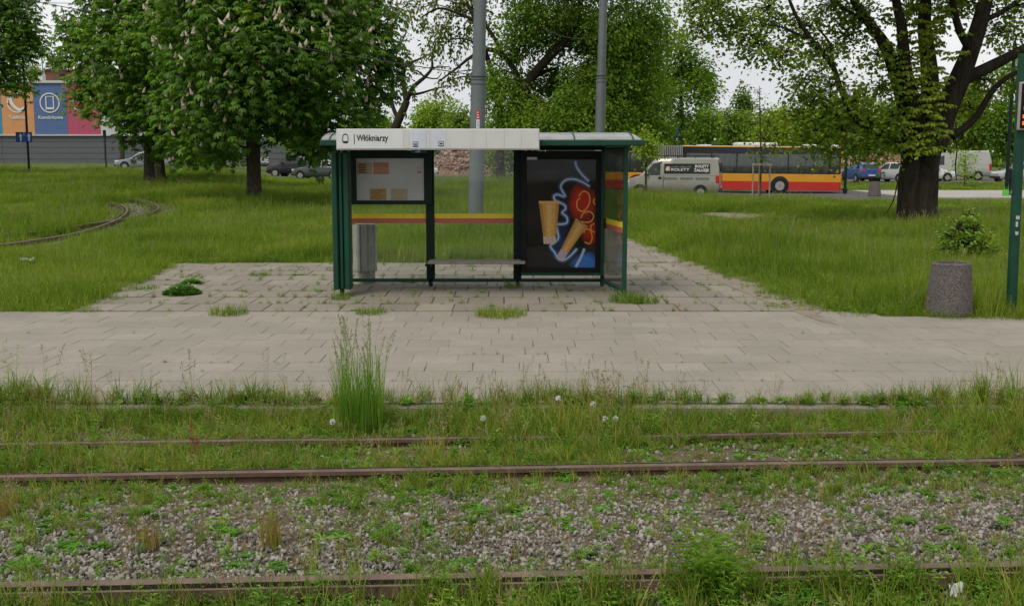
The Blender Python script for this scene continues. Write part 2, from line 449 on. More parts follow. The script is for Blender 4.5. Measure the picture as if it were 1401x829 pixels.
# ------------------------------------------------------------------ paving, slab by slab
def far_edge(x):                         # the strip's far edge swings nearer on the right
    return 16.22 - 0.87 * float(sstep(x, 3.6, 7.6)) - 0.2 * max(0.0, x - 7.6)
def slab_mesh(w, d, mat, seed, h=0.06):
    rr = random.Random(seed); m = MB()
    j = lambda a: rr.uniform(-a, a)
    c = 0.003
    top = [(-w / 2 + j(.004), -d / 2 + j(.004)), (w / 2 + j(.004), -d / 2 + j(.004)), (w / 2 + j(.004), d / 2 + j(.004)), (-w / 2 + j(.004), d / 2 + j(.004))]
    vs = [(x, y, -h) for x, y in top] + [(x, y, -c) for x, y in top] + [(x * (1 - 2 * c / w), y * (1 - 2 * c / d), 0) for x, y in top]
    fs = []
    for k in range(4):
        k2 = (k + 1) % 4
        fs += [(k, k2, 4 + k2, 4 + k), (4 + k, 4 + k2, 8 + k2, 8 + k)]
    fs.append((8, 9, 10, 11))
    m.add(vs, fs)
    return m.mesh('slab', mat)
def sheet(name, poly, z, mat, parent=None):
    m = MB(); m.add([(x, y, z) for x, y in poly], [tuple(range(len(poly)))])
    return m.build(name, mat, parent)
def lay(parent, cells, mat, w, d, seed, limit=300, zj=0.004):
    """cells: (x, y). The ones that show largest become slabs of their own, the rest one joined field"""
    rr = random.Random(seed)
    protos = [slab_mesh(w, d, mat, seed + k) for k in range(5)]
    vis = lambda c: (0 if abs(c[0]) < 0.455 * c[1] + 0.25 else 1000) + c[1]
    cells = sorted(cells, key=vis)
    rest = MB()
    for i, (x, y) in enumerate(cells):
        z = rr.uniform(-zj, zj); tx, ty, rz = rr.uniform(-1, 1) * zj * 1.2, rr.uniform(-1, 1) * zj * 1.2, rr.uniform(-.006, .006)
        if i < limit:
            o = bpy.data.objects.new('slab', protos[i % 5]); C.objects.link(o); o.parent = parent
            o.location = (x, y, z); o.rotation_euler = (tx, ty, rz)
        else:
            mt = Matrix.Translation((x, y, z)) @ Euler((tx, ty, rz)).to_matrix().to_4x4()
            me = protos[i % 5]
            rest.add([mt @ v.co for v in me.vertices], [tuple(p.vertices) for p in me.polygons])
    if rest.v:
        o = rest.build('slab_field', mat, parent); o['kind'] = 'stuff'

PAVE_Y0 = 10.22
pav = sheet('pavement', [(-13, PAVE_Y0), (13, PAVE_Y0), (13, 15.0), (7.6, 15.4), (3.6, 16.25), (-13, 16.25)], -0.0045, M_sand2)
tag(pav, 'grey concrete slab pavement strip along the tram tracks', kind='structure')
cells = []
for r in range(12):
    y = PAVE_Y0 + 0.25 + r * 0.5
    off = [0.0, 0.25, 0.08, 0.33, 0.15, 0.4][r % 6]
    for k in range(-25, 26):
        x = k * 0.5 + off
        if y - 0.1 < far_edge(x): cells.append((x, y))
lay(pav, cells, M_slab, 0.495, 0.485, 100, zj=0.0015)
kerb_me = MB().box(-0.495, 0.495, -0.06, 0.06, -0.28, -0.012).mesh('kerb_stone', M_slab2, bevel=0.012)
for k in range(-12, 13):
    o = bpy.data.objects.new('kerb_stone', kerb_me); C.objects.link(o); o.parent = pav; o.location = (k * 1.0, PAVE_Y0 - 0.075, random.uniform(-.006, .004))

def shear(y): return -0.10 * (y - 16.3)
plat = sheet('stop_platform', [(-6.7, 16.26), (4.75, 16.26), (4.05, 23.6), (-7.4, 23.6)], -0.0075, M_sand)
tag(plat, 'worn concrete slab apron under the tram shelter with weeds in its joints', kind='structure')
cells = []
ROWD, SLW = 0.80, 0.55
for r in range(9):
    y = 16.28 + ROWD / 2 + r * ROWD
    off = [0.0, 0.27, 0.1, 0.36, 0.2][r % 5]
    for k in range(-14, 10):
        x = k * SLW + off * (1 if k < 3 else 0.0) + shear(y)
        if -6.55 + shear(y) - random.uniform(0, .35) < x - SLW / 2 and x + SLW / 2 < 4.75 + shear(y): cells.append((x, y))
# two slabs are missing where grass patches grow through
holes = [G(312, 428), G(685, 430), G(249, 401)]
cells = [c for c in cells if not any(abs(c[0] - h.x) < 0.28 and abs(c[1] - h.y) < 0.40 for h in holes[:2])]
lay(plat, cells, M_slab2, SLW - 0.016, ROWD - 0.04, 300, zj=0.003)

fpath = sheet('footpath', [(1.55, 23.46), (4.05, 23.46), (2.35, 40.0), (-0.1, 40.0)], -0.004, M_sand)
tag(fpath, 'narrow slab footpath leading away behind the shelter', kind='structure')
cells = []
for r in range(20):
    y = 23.50 + ROWD / 2 + r * ROWD
    for k in range(4):
        cells.append((1.62 + SLW / 2 + k * SLW + shear(y) + 0.72, y))
pr = [c for c in cells]
o_cells = pr
protos_path = [slab_mesh(SLW - 0.016, ROWD - 0.018, M_slab2, 500 + k) for k in range(4)]
for i, (x, y) in enumerate(pr):
    o = bpy.data.objects.new('slab', protos_path[i % 4]); C.objects.link(o); o.parent = fpath
    o.location = (x, y, max(0.0, 0.012 + tz(x, y)) + random.uniform(-.006, .006)); o.rotation_euler = (random.uniform(-.01, .01), random.uniform(-.01, .01), random.uniform(-.01, .01))

# gravelly edges where the paving frays into the meadow
def blob_sheet(name, cx, cy, rx, ry, mat, lab, dz=0.012, rot=0.0, seed=0, zfix=None):
    tz = (lambda x, y: zfix - dz) if zfix is not None else globals()['tz']
    rr = random.Random(seed); m = MB(); n = 26; vs = [(cx, cy, tz(cx, cy) + dz)]
    for ring in (0.5, 1.0):
        for k in range(n):
            t = 2 * math.pi * k / n; q = ring * (1 + (0.22 * math.sin(3 * t + seed) + rr.uniform(-.12, .12)) * ring)
            x, y = rx * q * math.cos(t), ry * q * math.sin(t)
            x, y = cx + x * math.cos(rot) - y * math.sin(rot), cy + x * math.sin(rot) + y * math.cos(rot)
            vs.append((x, y, tz(x, y) + dz))
    fs = [(0, 1 + k, 1 + (k + 1) % n) for k in range(n)] + [(1 + k, 1 + n + k, 1 + n + (k + 1) % n, 1 + (k + 1) % n) for k in range(n)]
    m.add(vs, fs); o = m.build(name, mat, None, smooth=True)
    return tag(o, lab, kind='structure')
g = G(1003, 295); blob_sheet('dirt_patch', g.x, g.y, 1.0, 1.9, M_dirt, 'pale bare gravel patch in the meadow right of the shelter', seed=1)
blob_sheet('dirt_edge', 3.98, 19.9, 0.36, 4.3, M_dirt, 'bare gritty dirt edge between the apron and the long grass', rot=0.10, seed=2, zfix=0.0045)
g = G(1135, 278); blob_sheet('dirt_path', g.x + 2.5, g.y - 1, 5.0, 1.5, M_dirt, 'thin worn dirt path in front of the far pavement', seed=3)
g = G(100, 379, 0.0); blob_sheet('dirt_trace', g.x, g.y, 1.6, 0.2, M_dirt, 'faint trodden dirt trace in the grass left of the apron', seed=4, dz=0.03)

# far road, far pavement and parking
def strip(name, x0, x1, y0, y1, mat, lab, dz=0.02, nx=40):
    m = MB(); xs = [x0 + (x1 - x0) * k / nx for k in range(nx + 1)]; ny = max(1, int((y1 - y0) / 2)); ys = [y0 + (y1 - y0) * k / ny for k in range(ny + 1)]
    m.add([(x, y, tz(x, y) + dz) for y in ys for x in xs], [(j * (nx + 1) + i, j * (nx + 1) + i + 1, (j + 1) * (nx + 1) + i + 1, (j + 1) * (nx + 1) + i) for j in range(ny) for i in range(nx)])
    return tag(m.build(name, mat, None, smooth=True), lab, kind='structure')
strip('bus_road', 4.0, 22.4, 60.5, 76.0, M_asphalt, 'asphalt roadway under the city bus', nx=30)
fp = MB().box(22.0, 75, 62.8, 74.0, -0.6, -0.18).build('far_pavement', M_farpave, None, bevel=0.02)
tag(fp, 'pale paved far platform right of the bus', kind='structure')
strip('platform_road', 22.0, 75, 61.0, 62.78, M_asphalt, 'narrow asphalt strip below the far platform kerb', 0.03)
strip('parking_lot', 16, 80, 84, 102, M_asphalt, 'asphalt car park beyond the far grass verge', 0.03)
strip('back_road', -62, 12, 86, 97, M_asphalt, 'asphalt back road crossing behind the trees', 0.03, nx=70)
strip('back_path', -40, 8, 79.5, 80.6, M_farpave, 'thin pale path along the back of the meadow', 0.04, nx=60)

# ------------------------------------------------------------------ tram tracks
M_trackbed = soilmat('brown_trackbed', [(0.3, (0.07, 0.05, 0.034)), (0.6, (0.12, 0.09, 0.062)), (0.8, (0.19, 0.155, 0.115))], 1.5, 20, .03)
RAIL = [(-.07, -.15), (.07, -.15), (.07, -.135), (.012, -.12), (.012, -.07), (.094, -.066), (.094, -.010), (.078, -.008), (.072, -.052), (.036, -.054),
        (.029, -.004), (.022, 0), (-.026, 0), (-.032, -.006), (-.034, -.035), (-.012, -.05), (-.012, -.12), (-.07, -.135)]
def rail(parent, pts, scale=1.0, flip=1):
    """a grooved rail swept along the points (given at its head)"""
    pts = [Vector(p) for p in pts]; m = MB(); n = len(RAIL); vs = []; fs = []
    for i, p in enumerate(pts):
        d = pts[min(i + 1, len(pts) - 1)] - pts[max(i - 1, 0)]; d.z = 0; d.normalize()
        lat = Vector((-d.y, d.x, 0)) * flip
        for a, b in RAIL: vs.append(p + lat * a * scale + Vector((0, 0, b * scale)))
    mi = []
    for i in range(len(pts) - 1):
        for k in range(n):
            k2 = (k + 1) % n
            fs.append((i * n + k, i * n + k2, (i + 1) * n + k2, (i + 1) * n + k)); mi.append(1 if k in (6, 10, 11, 12) else 2 if k in (7, 8, 9) else 0)
    fs.append(tuple(range(n))); fs.append(tuple(range((len(pts) - 1) * n, len(pts) * n))); mi += [0, 0]
    m.add(vs, fs); m.mi = mi
    return m.build('rail', [M_rust, M_railtop, M_groove], parent, smooth=35)
RZ = -0.055
def straight(pa, pb, n=26, x0=-14, x1=14, wob=0.006):
    a, b = G(*pa, RZ), G(*pb, RZ); out = []
    for k in range(n + 1):
        x = x0 + (x1 - x0) * k / n; t = (x - a.x) / (b.x - a.x); y = a.y + (b.y - a.y) * t
        out.append((x, y + random.uniform(-wob, wob), RZ + random.uniform(-wob, wob) * 0.7))
    return out
rail3 = straight((0, 798), (1401, 771)); rail2 = straight((0, 650), (1401, 627)); rail1 = straight((0, 606), (1401, 588))
def yline(pts, x): return pts[0][1] + (pts[-1][1] - pts[0][1]) * (np.asarray(x) - pts[0][0]) / (pts[-1][0] - pts[0][0])
tk = empty('tram_track', (0, 9.0, -0.2)); tag(tk, 'overgrown rusty tram track next to the slab pavement', 'tram track', 'tram tracks')
tk.location = (0, 0, 0)
rail(tk, rail2, 1.0); rail(tk, rail1, 0.9)
tk2 = empty('tram_track', (0, 0, 0)); tag(tk2, 'rusty foreground tram track rail with ballast stones behind it', 'tram track', 'tram tracks')
rail(tk2, rail3, 1.25, -1)
rail(tk2, [(x, y - 1.05, z) for x, y, z in rail3], 1.25, -1)

def loop_pts(pix, n=8, lift=0.15):
    w = []
    for px, py in pix:
        z = 0.1
        for _ in range(6):
            q = G(px, py, z); z = tz(q.x, q.y) + lift
        w.append((q.x, q.y))
    c = smooth_curve(w, n)
    return [(x, y, tz(x, y) + lift) for x, y in c]
lt = empty('tram_track', (0, 0, 0)); tag(lt, 'curved rusty loop track bending away through the left meadow', 'tram track', 'tram tracks')
loop_a = loop_pts([(-160, 352), (0, 334), (60, 326), (105, 318), (140, 308), (163, 298), (174, 288), (168, 281), (150, 276)])
loop_b = loop_pts([(-160, 330), (40, 318), (120, 306), (185, 296), (213, 287), (215, 281), (198, 274), (165, 269), (140, 267)])
rail(lt, loop_a, 1.4); rail(lt, loop_b, 1.4)
m = MB(); vs = []; nn_ = min(len(loop_a), len(loop_b))
for i in range(nn_):
    p_, q_ = Vector(loop_a[i]), Vector(loop_b[i]); d_ = (q_ - p_); d_.z = 0; d_.normalize()
    for w_ in (p_ - d_ * .45, p_ + d_ * .6): vs.append((w_.x, w_.y, tz(w_.x, w_.y) + .012))
m.add(vs, [(2 * i, 2 * i + 1, 2 * i + 3, 2 * i + 2) for i in range(nn_ - 1)])
tag(m.build('loop_trackbed', M_trackbed, None), 'brown gravelly bed under the curved loop track', kind='structure')
m = MB(); vs = []
for i in range(nn_):
    q_ = Vector(loop_b[i])
    for s_ in (-.5, .5): vs.append((q_.x + s_ * .6, q_.y - s_ * .6, tz(q_.x, q_.y) + .016))
m.add(vs, [(2 * i, 2 * i + 1, 2 * i + 3, 2 * i + 2) for i in range(30, nn_ - 1)])
tag(m.build('loop_trackbed', M_trackbed, None), 'brown bed under the far rail of the loop bend', kind='structure')

# ------------------------------------------------------------------ tram shelter
YF, YB = 17.75, 19.3
M_glass = glassmat('shelter_glass', (0.965, 0.985, 0.975), 0.032, 0.8)
M_glass_case = glassmat('case_glass', (0.99, 0.99, 0.99), 0.006, 0.35)
M_yellow = plain('yellow_film', (0.78, 0.60, 0.04), 0.5)
M_redfilm = plain('faded_red_film', (0.48, 0.13, 0.10), 0.5)
M_board = paint('pale_notice_board', (0.54, 0.56, 0.55), 0.5, 0, 0.08, 2, (0.42, 0.43, 0.41), 0.25)
M_ink = plain('black_print', (0.012, 0.014, 0.018), 0.5)
M_wood = paint('weathered_bench_wood', (0.26, 0.235, 0.20), 0.85, 0, 0.22, 12, (0.13, 0.115, 0.09), 0.5, 0.004)
def roofmat():
    m, nt, nd, ln, b = newmat('milky_roof_plastic'); nd.remove(b)
    p = pos(nd)
    c = ramp(nd, ln, noise(nd, ln, 2.5, 7, p, 0.65, 0.8), [(0.3, (0.19, 0.195, 0.18)), (0.6, (0.33, 0.34, 0.325)), (0.8, (0.42, 0.43, 0.41))])
    d = nd.new('ShaderNodeBsdfDiffuse'); t = nd.new('ShaderNodeBsdfTranslucent'); g = nd.new('ShaderNodeBsdfGlossy'); g.inputs['Roughness'].default_value = 0.25
    ln.new(c, d.inputs['Color']); ln.new(c, t.inputs['Color'])
    m1 = nd.new('ShaderNodeMixShader'); m1.inputs[0].default_value = 0.35; ln.new(d.outputs[0], m1.inputs[1]); ln.new(t.outputs[0], m1.inputs[2])
    fr = nd.new('ShaderNodeFresnel'); fr.inputs['IOR'].default_value = 1.4
    m2 = nd.new('ShaderNodeMixShader'); ln.new(fr.outputs[0], m2.inputs[0]); ln.new(m1.outputs[0], m2.inputs[1]); ln.new(g.outputs[0], m2.inputs[2])
    ln.new(m2.outputs[0], nd['Material Output'].inputs['Surface']); return m
M_roof = roofmat()

sh = placed('tram_shelter', (XX(650, 18.6), 18.6, 0), 'dark green glass tram shelter with white name sign and lit advert', 'shelter')
GR = []
def rbox(name, px0, px1, py0, py1, y0, y1, mat, parent, Yref=None, bevel=0.006):
    Yr = Yref or y0
    m = MB().box(XX(px0, Yr), XX(px1, Yr), y0, y1, ZZ(py1, Yr), ZZ(py0, Yr))
    return m.build(name, mat, parent, bevel=bevel)
# left column of three rounded profiles on a stem
zt, zb = ZZ(210, 17.9), ZZ(397, 17.9)
for a, b_, yo in ((454, 462.2, 0.0), (463.4, 468.6, 0.035), (469.8, 478.2, 0.0)):
    m = MB(); x0, x1 = XX(a, 17.9), XX(b_, 17.9); w = x1 - x0
    pr = [(x0, 18.16), (x0, 17.93 + yo), (x0 + w * .18, 17.9 + yo), (x1 - w * .18, 17.9 + yo), (x1, 17.93 + yo), (x1, 18.16)]
    m.prism(pr, zb + random.uniform(0, .012), zt, 'z'); m.build('column_profile', M_green, sh, bevel=0.004)
rbox('column_core', 455.5, 477, 212, 394, 17.97, 18.12, M_darkgreen, sh)
m = MB().box(XX(463, 18), XX(469, 18), 18.0, 18.07, -0.02, zb + 0.05); m.build('column_foot', M_darkgreen, sh, bevel=0.004)
m = MB().box(XX(461, 17.95), XX(466, 17.95), 17.95, 18.0, zt - 0.02, ZZ(200, 17.95)); m.box(XX(469, 17.95), XX(478, 17.95), 17.95, 18.02, zt, zt + 0.035)
m.build('column_bracket', M_darkgreen, sh, bevel=0.003)
# posts
def post(px0, px1, y0, y1, py_top, mat, zfoot=-0.02, Yr=None):
    Yr = Yr or y0
    return MB().box(XX(px0, Yr), XX(px1, Yr), y0, y1, zfoot, ZZ(py_top, Yr)).build('post', mat, sh, bevel=0.008)
post(582.8, 594.2, YB, YB + 0.10, 203, M_darkgreen, 0.12)
m = MB().box(XX(585.5, YB), XX(591, YB), YB + .02, YB + 0.08, -0.02, 0.13).build('post_foot', M_darkgreen, sh)
post(702.5, 713.5, YB, YB + 0.10, 203, M_darkgreen, 0.1)
m = MB().box(XX(706, YB), XX(711, YB), YB + .02, YB + 0.08, -0.02, 0.13).build('post_foot', M_darkgreen, sh)
post(822.2, 827.6, YB, YB + 0.07, 198, M_green)
post(852.6, 858.6, YF, YF + 0.075, 197, M_green)
post(470, 476, YB, YB + 0.07, 198, M_darkgreen)
# rails
rbox('bottom_rail', 476, 824, 381.5, 386, YB + .02, YB + 0.07, M_green, sh, YB)
m = MB(); xr0, xr1 = XX(824.9, YB), XX(855.6, YF)
def slanted(name, z0, z1, mat, x0, x1, y0, y1, th, parent):
    m = MB(); m.add([(x0 - th, y0, z0), (x0 + th, y0, z0), (x1 + th, y1, z0), (x1 - th, y1, z0), (x0 - th, y0, z1), (x0 + th, y0, z1), (x1 + th, y1, z1), (x1 - th, y1, z1)],
          [(0, 3, 2, 1), (4, 5, 6, 7), (0, 1, 5, 4), (1, 2, 6, 5), (2, 3, 7, 6), (3, 0, 4, 7)])
    return m.build(name, mat, parent)
zr0, zr1 = ZZ(386, YB), ZZ(381.5, YB)
slanted('bottom_rail', zr0, zr1, M_green, xr0, xr1, YB, YF + 0.07, 0.022, sh)
slanted('top_rail', ZZ(206, YB), ZZ(202, YB), M_green, xr0, xr1, YB, YF + 0.07, 0.022, sh)
xl0, xl1 = XX(473, YB), XX(466, 18.0)
rbox('top_rail', 470, 826, 199.5, 205.5, YB + .01, YB + 0.08, M_darkgreen, sh, YB)
# panes, each with its warning stripe
def pane(px0, px1, py0, py1, stripes=True):
    g = MB().box(XX(px0, YB), XX(px1, YB), YB + 0.04, YB + 0.048, ZZ(py1, YB), ZZ(py0, YB)).build('glass_pane', M_glass, sh)
    if stripes:
        for a, b_, mt in ((292.6, 299.0, M_yellow), (299.0, 305.6, M_redfilm)):
            MB().box(XX(px0, YB), XX(px1, YB), YB + 0.037, YB + 0.0395, ZZ(b_, YB), ZZ(a, YB)).build('warning_stripe', mt, g)
    return g
pane(476.5, 583, 279, 382); pane(594, 703, 205, 382)
def side_pane(x0, x1, y0, y1, stripes):
    g = slanted('glass_pane', zr1, ZZ(206, YB), M_glass, x0, x1, y0, y1, 0.004, sh)
    if stripes:
        for a, b_, mt in ((297.5, 304.5, M_yellow), (304.5, 311.5, M_redfilm)):
            slanted('warning_stripe', ZZ(b_, YB), ZZ(a, YB), mt, x0 - 0.008, x1 - 0.008, y0, y1, 0.002, g)
    return g
side_pane(xr0, xr1, YB, YF + 0.07, True)
side_pane(xl0 + 0.01, xl1 + 0.02, YB, 18.17, False)
# roof: hipped barrel vault of milky plastic, ribs and gutter
Yg0, Yg1, rx0, rx1 = 17.52, 19.62, XX(441, 17.52), XX(879.5, 17.52)
zg = ZZ(192.3, 17.52); zpk = ZZ(181.5, 18.4) - zg
def roof_pt(x, t, k):                    # k = how high the vault stands at this station
    return Vector((x, Yg0 + (Yg1 - Yg0) * t, zg + zpk * k * (math.sin(math.pi * t) ** 0.6 if 0 < t < 1 else 0)))
st = [(rx0, .0), (rx0 + .004, .97), (rx0 + .05, 1), (rx0 + .13, 1)]
inner = [XX(p, 17.6) for p in (500, 595, 690, 785)]
xs_all = st + [(x, 1) for x in inner] + [(rx1 - .16, 1), (rx1 - .07, .78), (rx1 - .025, .45), (rx1, .06)]
nt_ = 14
groups = [(0, 4), (4, 5), (5, 6), (6, 7), (7, 11)]
for a, b_ in groups:
    m = MB(); S = xs_all[a:b_ + 1]
    m.add([roof_pt(x + (0.004 if i == 0 else -0.004 if i == len(S) - 1 else 0), j / nt_, k) for i, (x, k) in enumerate(S) for j in range(nt_ + 1)],
          [(i * (nt_ + 1) + j, i * (nt_ + 1) + j + 1, (i + 1) * (nt_ + 1) + j + 1, (i + 1) * (nt_ + 1) + j) for i in range(len(S) - 1) for j in range(nt_)])
    m.build('roof_panel', M_roof, sh, smooth=True)
for x in inner + [rx0 + .13, rx1 - .16]:
    MB().tube([roof_pt(x, j / nt_, 1) + Vector((0, 0, .004)) for j in range(nt_ + 1)], 0.014, 5).build('roof_rib', M_green, sh)
m = MB().box(rx0 - .01, rx1 + .02, Yg0 - 0.03, Yg0 + 0.05, ZZ(200, 17.5), zg + .01); m.build('gutter', M_green, sh, bevel=0.015)
m = MB().box(rx0 - .01, rx1 + .02, Yg1 - 0.05, Yg1 + 0.03, ZZ(200, 17.5), zg + .01); m.build('gutter', M_green, sh, bevel=0.015)
for x in (rx0 + .02, rx1 - .02):
    MB().box(x - .03, x + .03, Yg0 + .05, Yg1 - .05, ZZ(199, 17.5), zg).build('end_beam', M_green, sh)
for x in (XX(588, YB), XX(709, YB)):
    MB().box(x - .03, x + .03, Yg0 + .05, Yg1 - .05, ZZ(199, 17.5) + .005, zg - .005).build('roof_beam', M_darkgreen, sh)
# name sign
XPY[0] = 190
ys0, ys1 = 17.33, 17.47
sg = MB().box(XX(460, ys0), XX(738, ys0), ys0, ys1, ZZ(204.5, ys0), ZZ(176.5, ys0)).build('sign_box', M_white, sh, bevel=0.008)
M_w2 = paint('cream_sheet', (0.49, 0.50, 0.48), 0.4, 0, 0.05, 3, (0.36, 0.36, 0.33), 0.35, streak=True)
M_w3 = paint('bluish_white_sheet', (0.47, 0.51, 0.57), 0.35, 0, 0.05, 3, (0.34, 0.35, 0.34), 0.4, streak=True)
M_w1 = paint('bright_white_sheet', (0.54, 0.56, 0.57), 0.35, 0, 0.04, 3, (0.42, 0.43, 0.42), 0.3, streak=True)
for a, b_, mt in ((461.5, 551.5, M_w1), (552.3, 559.5, M_w2), (560, 583, M_w3), (583.8, 588, M_w2), (588.5, 610, M_w3), (610.8, 665, M_w2), (665.8, 690, M_w2), (690.6, 713, M_w2), (713.8, 737, M_w2)):
    MB().box(XX(a, ys0), XX(b_, ys0), ys0 - .005, ys0 + .001, ZZ(203.2, ys0), ZZ(178, ys0)).build('sign_panel', mt, sg)
MB().box(XX(460, ys0), XX(738.3, ys0), ys0 - .008, ys0 + .002, ZZ(205.3, ys0), ZZ(203.6, ys0)).build('sign_trim', M_concrete, sg)
for a in (566, 620, 701, 730):
    MB().box(XX(a, ys0), XX(a + 5, ys0), ys0 + .02, ys0 + .06, ZZ(207.2, ys0), ZZ(204.9, ys0)).build('sign_clip', M_darkgreen, sg)
yt = ys0 - .0068
text_mesh('lettering', 'Włókniarzy', 0.132, M_ink, sg, (XX(488.0, yt), yt, ZZ(192.9, yt)), width=0.76, bold=0.0022)
MB().box(XX(484.2, yt), XX(485.2, yt), yt, yt + .001, ZZ(198, yt), ZZ(183.5, yt)).build('divider_bar', M_ink, sg)
def Zs(px, py): return (XX(px, yt), ZZ(py, yt))
pl = lambda u, v: Vector((u, yt, v))
tram = smooth_curve([Zs(469.2, 186.5), Zs(470.2, 184.6), Zs(472.5, 184.2), Zs(474.8, 184.6), Zs(475.8, 186.5), Zs(476.2, 191), Zs(475.6, 195.2), Zs(472.5, 196), Zs(469.4, 195.2), Zs(468.8, 191)], 4)
ribbon('tram_pictogram', tram, 0.012, M_ink, sg, pl, True)
MB().box(XX(469.6, yt), XX(475.4, yt), yt - .0005, yt + .0005, ZZ(195.6, yt), ZZ(193.3, yt)).build('tram_pictogram', M_ink, sg)
MB().box(XX(470.8, yt), XX(474.2, yt), yt, yt + .001, ZZ(184.4, yt), ZZ(183.2, yt)).build('tram_pictogram', M_ink, sg)
for a, b_ in ((565.2, 194.5), (600.3, 193.7)):       # two small sticker pictograms
    q = [Zs(a, b_), Zs(a + 6.5, b_), Zs(a + 6.5, b_ + 6.6), Zs(a, b_ + 6.6)]
    ribbon('sticker_frame', q, 0.011, M_ink, sg, pl, True)
    MB().box(XX(a + 1.4, yt), XX(a + 5.1, yt), yt, yt + .001, ZZ(b_ + 4.2, yt), ZZ(b_ + 2.2, yt)).build('sticker_mark', M_ink, sg)
    MB().box(XX(a + .8, yt), XX(a + 5.7, yt), yt - .0004, yt + .0006, ZZ(b_ + 6.2, yt), ZZ(b_ + (5.2 if a < 580 else 5.6), yt)).build('sticker_mark', M_ink, sg)
# small blue plate under the sign
M_blue = plain('blue_enamel', (0.02, 0.10, 0.30), 0.4)
bp = MB().box(XX(562, 18.6), XX(584, 18.6), 18.6, 18.62, ZZ(209.5, 18.6), ZZ(203.5, 18.6)).build('blue_plate', M_blue, sh)
MB().box(XX(568, 18.6), XX(574.5, 18.6), 18.596, 18.5995, ZZ(209, 18.6), ZZ(204, 18.6)).build('plate_mark', M_w1, bp)
for q in (566, 581):
    MB().tube([(XX(q, 18.6), 18.61, ZZ(204, 18.6)), (XX(q, 18.6), 18.61, zg + 0.1)], 0.006, 5).build('plate_hanger', M_darkgreen, bp)
XPY[0] = 250
# timetable case
YT = 19.13
tc = MB().box(XX(478, YT), XX(590, YT), YT + .04, YT + .16, ZZ(280, YT), ZZ(206, YT)).build('timetable_case', M_darkgreen, sh, bevel=0.006)
for a in ((478.5, 487.5, 206.5, 279.5), (580, 589.5, 206.5, 279.5), (487.5, 580, 206.5, 217), (487.5, 580, 274.5, 279.5)):
    rbox('case_frame', a[0], a[1], a[2], a[3], YT, YT + .042, M_darkgreen, tc, YT, 0.004)
MB().box(XX(487.3, YT), XX(580.2, YT), YT + .030, YT + .0395, ZZ(274.7, YT), ZZ(216.8, YT)).build('notice_board', M_board, tc)
MB().box(XX(487.3, YT), XX(580.2, YT), YT + .010, YT + .014, ZZ(274.7, YT), ZZ(216.8, YT)).build('case_glass', M_glass_case, tc)
M_or = plain('orange_paper', (0.52, 0.17, 0.06), 0.6); M_tan = plain('tan_paper', (0.50, 0.33, 0.16), 0.6); M_sand_paper = plain('pale_tan_paper', (0.46, 0.40, 0.28), 0.6)
M_ochre = plain('ochre_paper', (0.48, 0.30, 0.10), 0.6); M_brownprint = plain('brown_print', (0.16, 0.10, 0.06), 0.6)
yn = YT + .0285
def paper(px0, px1, py0, py1, mt, par, dy=0.0, nm='notice'):
    return MB().box(XX(px0, yn), XX(px1, yn), yn - dy, yn - dy + .001, ZZ(py1, yn), ZZ(py0, yn)).build(nm, mt, par)
n1 = paper(489, 509, 222.5, 238.5, M_tan, tc); n2 = paper(511, 532, 222.5, 238.5, M_or, tc)
for k in range(4): paper(491, 500.5, 225 + k * 3.3, 226.9 + k * 3.3, M_brownprint, n1, .0015, 'print_block')
paper(503, 507, 225, 237, M_sand_paper, n1, .0015, 'print_block')
paper(512, 531, 229.5, 235.2, M_tan, n2, .0015, 'print_block')
for k in range(6): paper(513 + k * 3, 514.8 + k * 3, 230.5, 234, M_or, n2, .003, 'print_block')
n4 = paper(505.5, 528.5, 258.5, 274, M_ochre, tc); n5 = paper(534.5, 557.5, 258.5, 274, M_sand_paper, tc)
for k in range(5):
    paper(507.5, 526 - (k * 3) % 7, 260.5 + k * 2.6, 261.3 + k * 2.6, M_brownprint, n4, .0015, 'print_block')
    paper(536.5, 555 - (k * 4) % 7, 260.5 + k * 2.6, 261.2 + k * 2.6, M_ochre, n5, .0015, 'print_block')
n3 = paper(570.5, 577, 226.5, 238, M_w1, tc)
ribbon('print_ring', [(XX(573.8 + 2.4 * math.cos(t), yn), ZZ(230.6 + 2.6 * math.sin(t), yn)) for t in np.linspace(0, 6.2, 14)], 0.008, M_or, n3, lambda u, v: Vector((u, yn - .002, v)))
paper(571.5, 576.2, 234.5, 237.2, M_or, n3, .002, 'print_block')

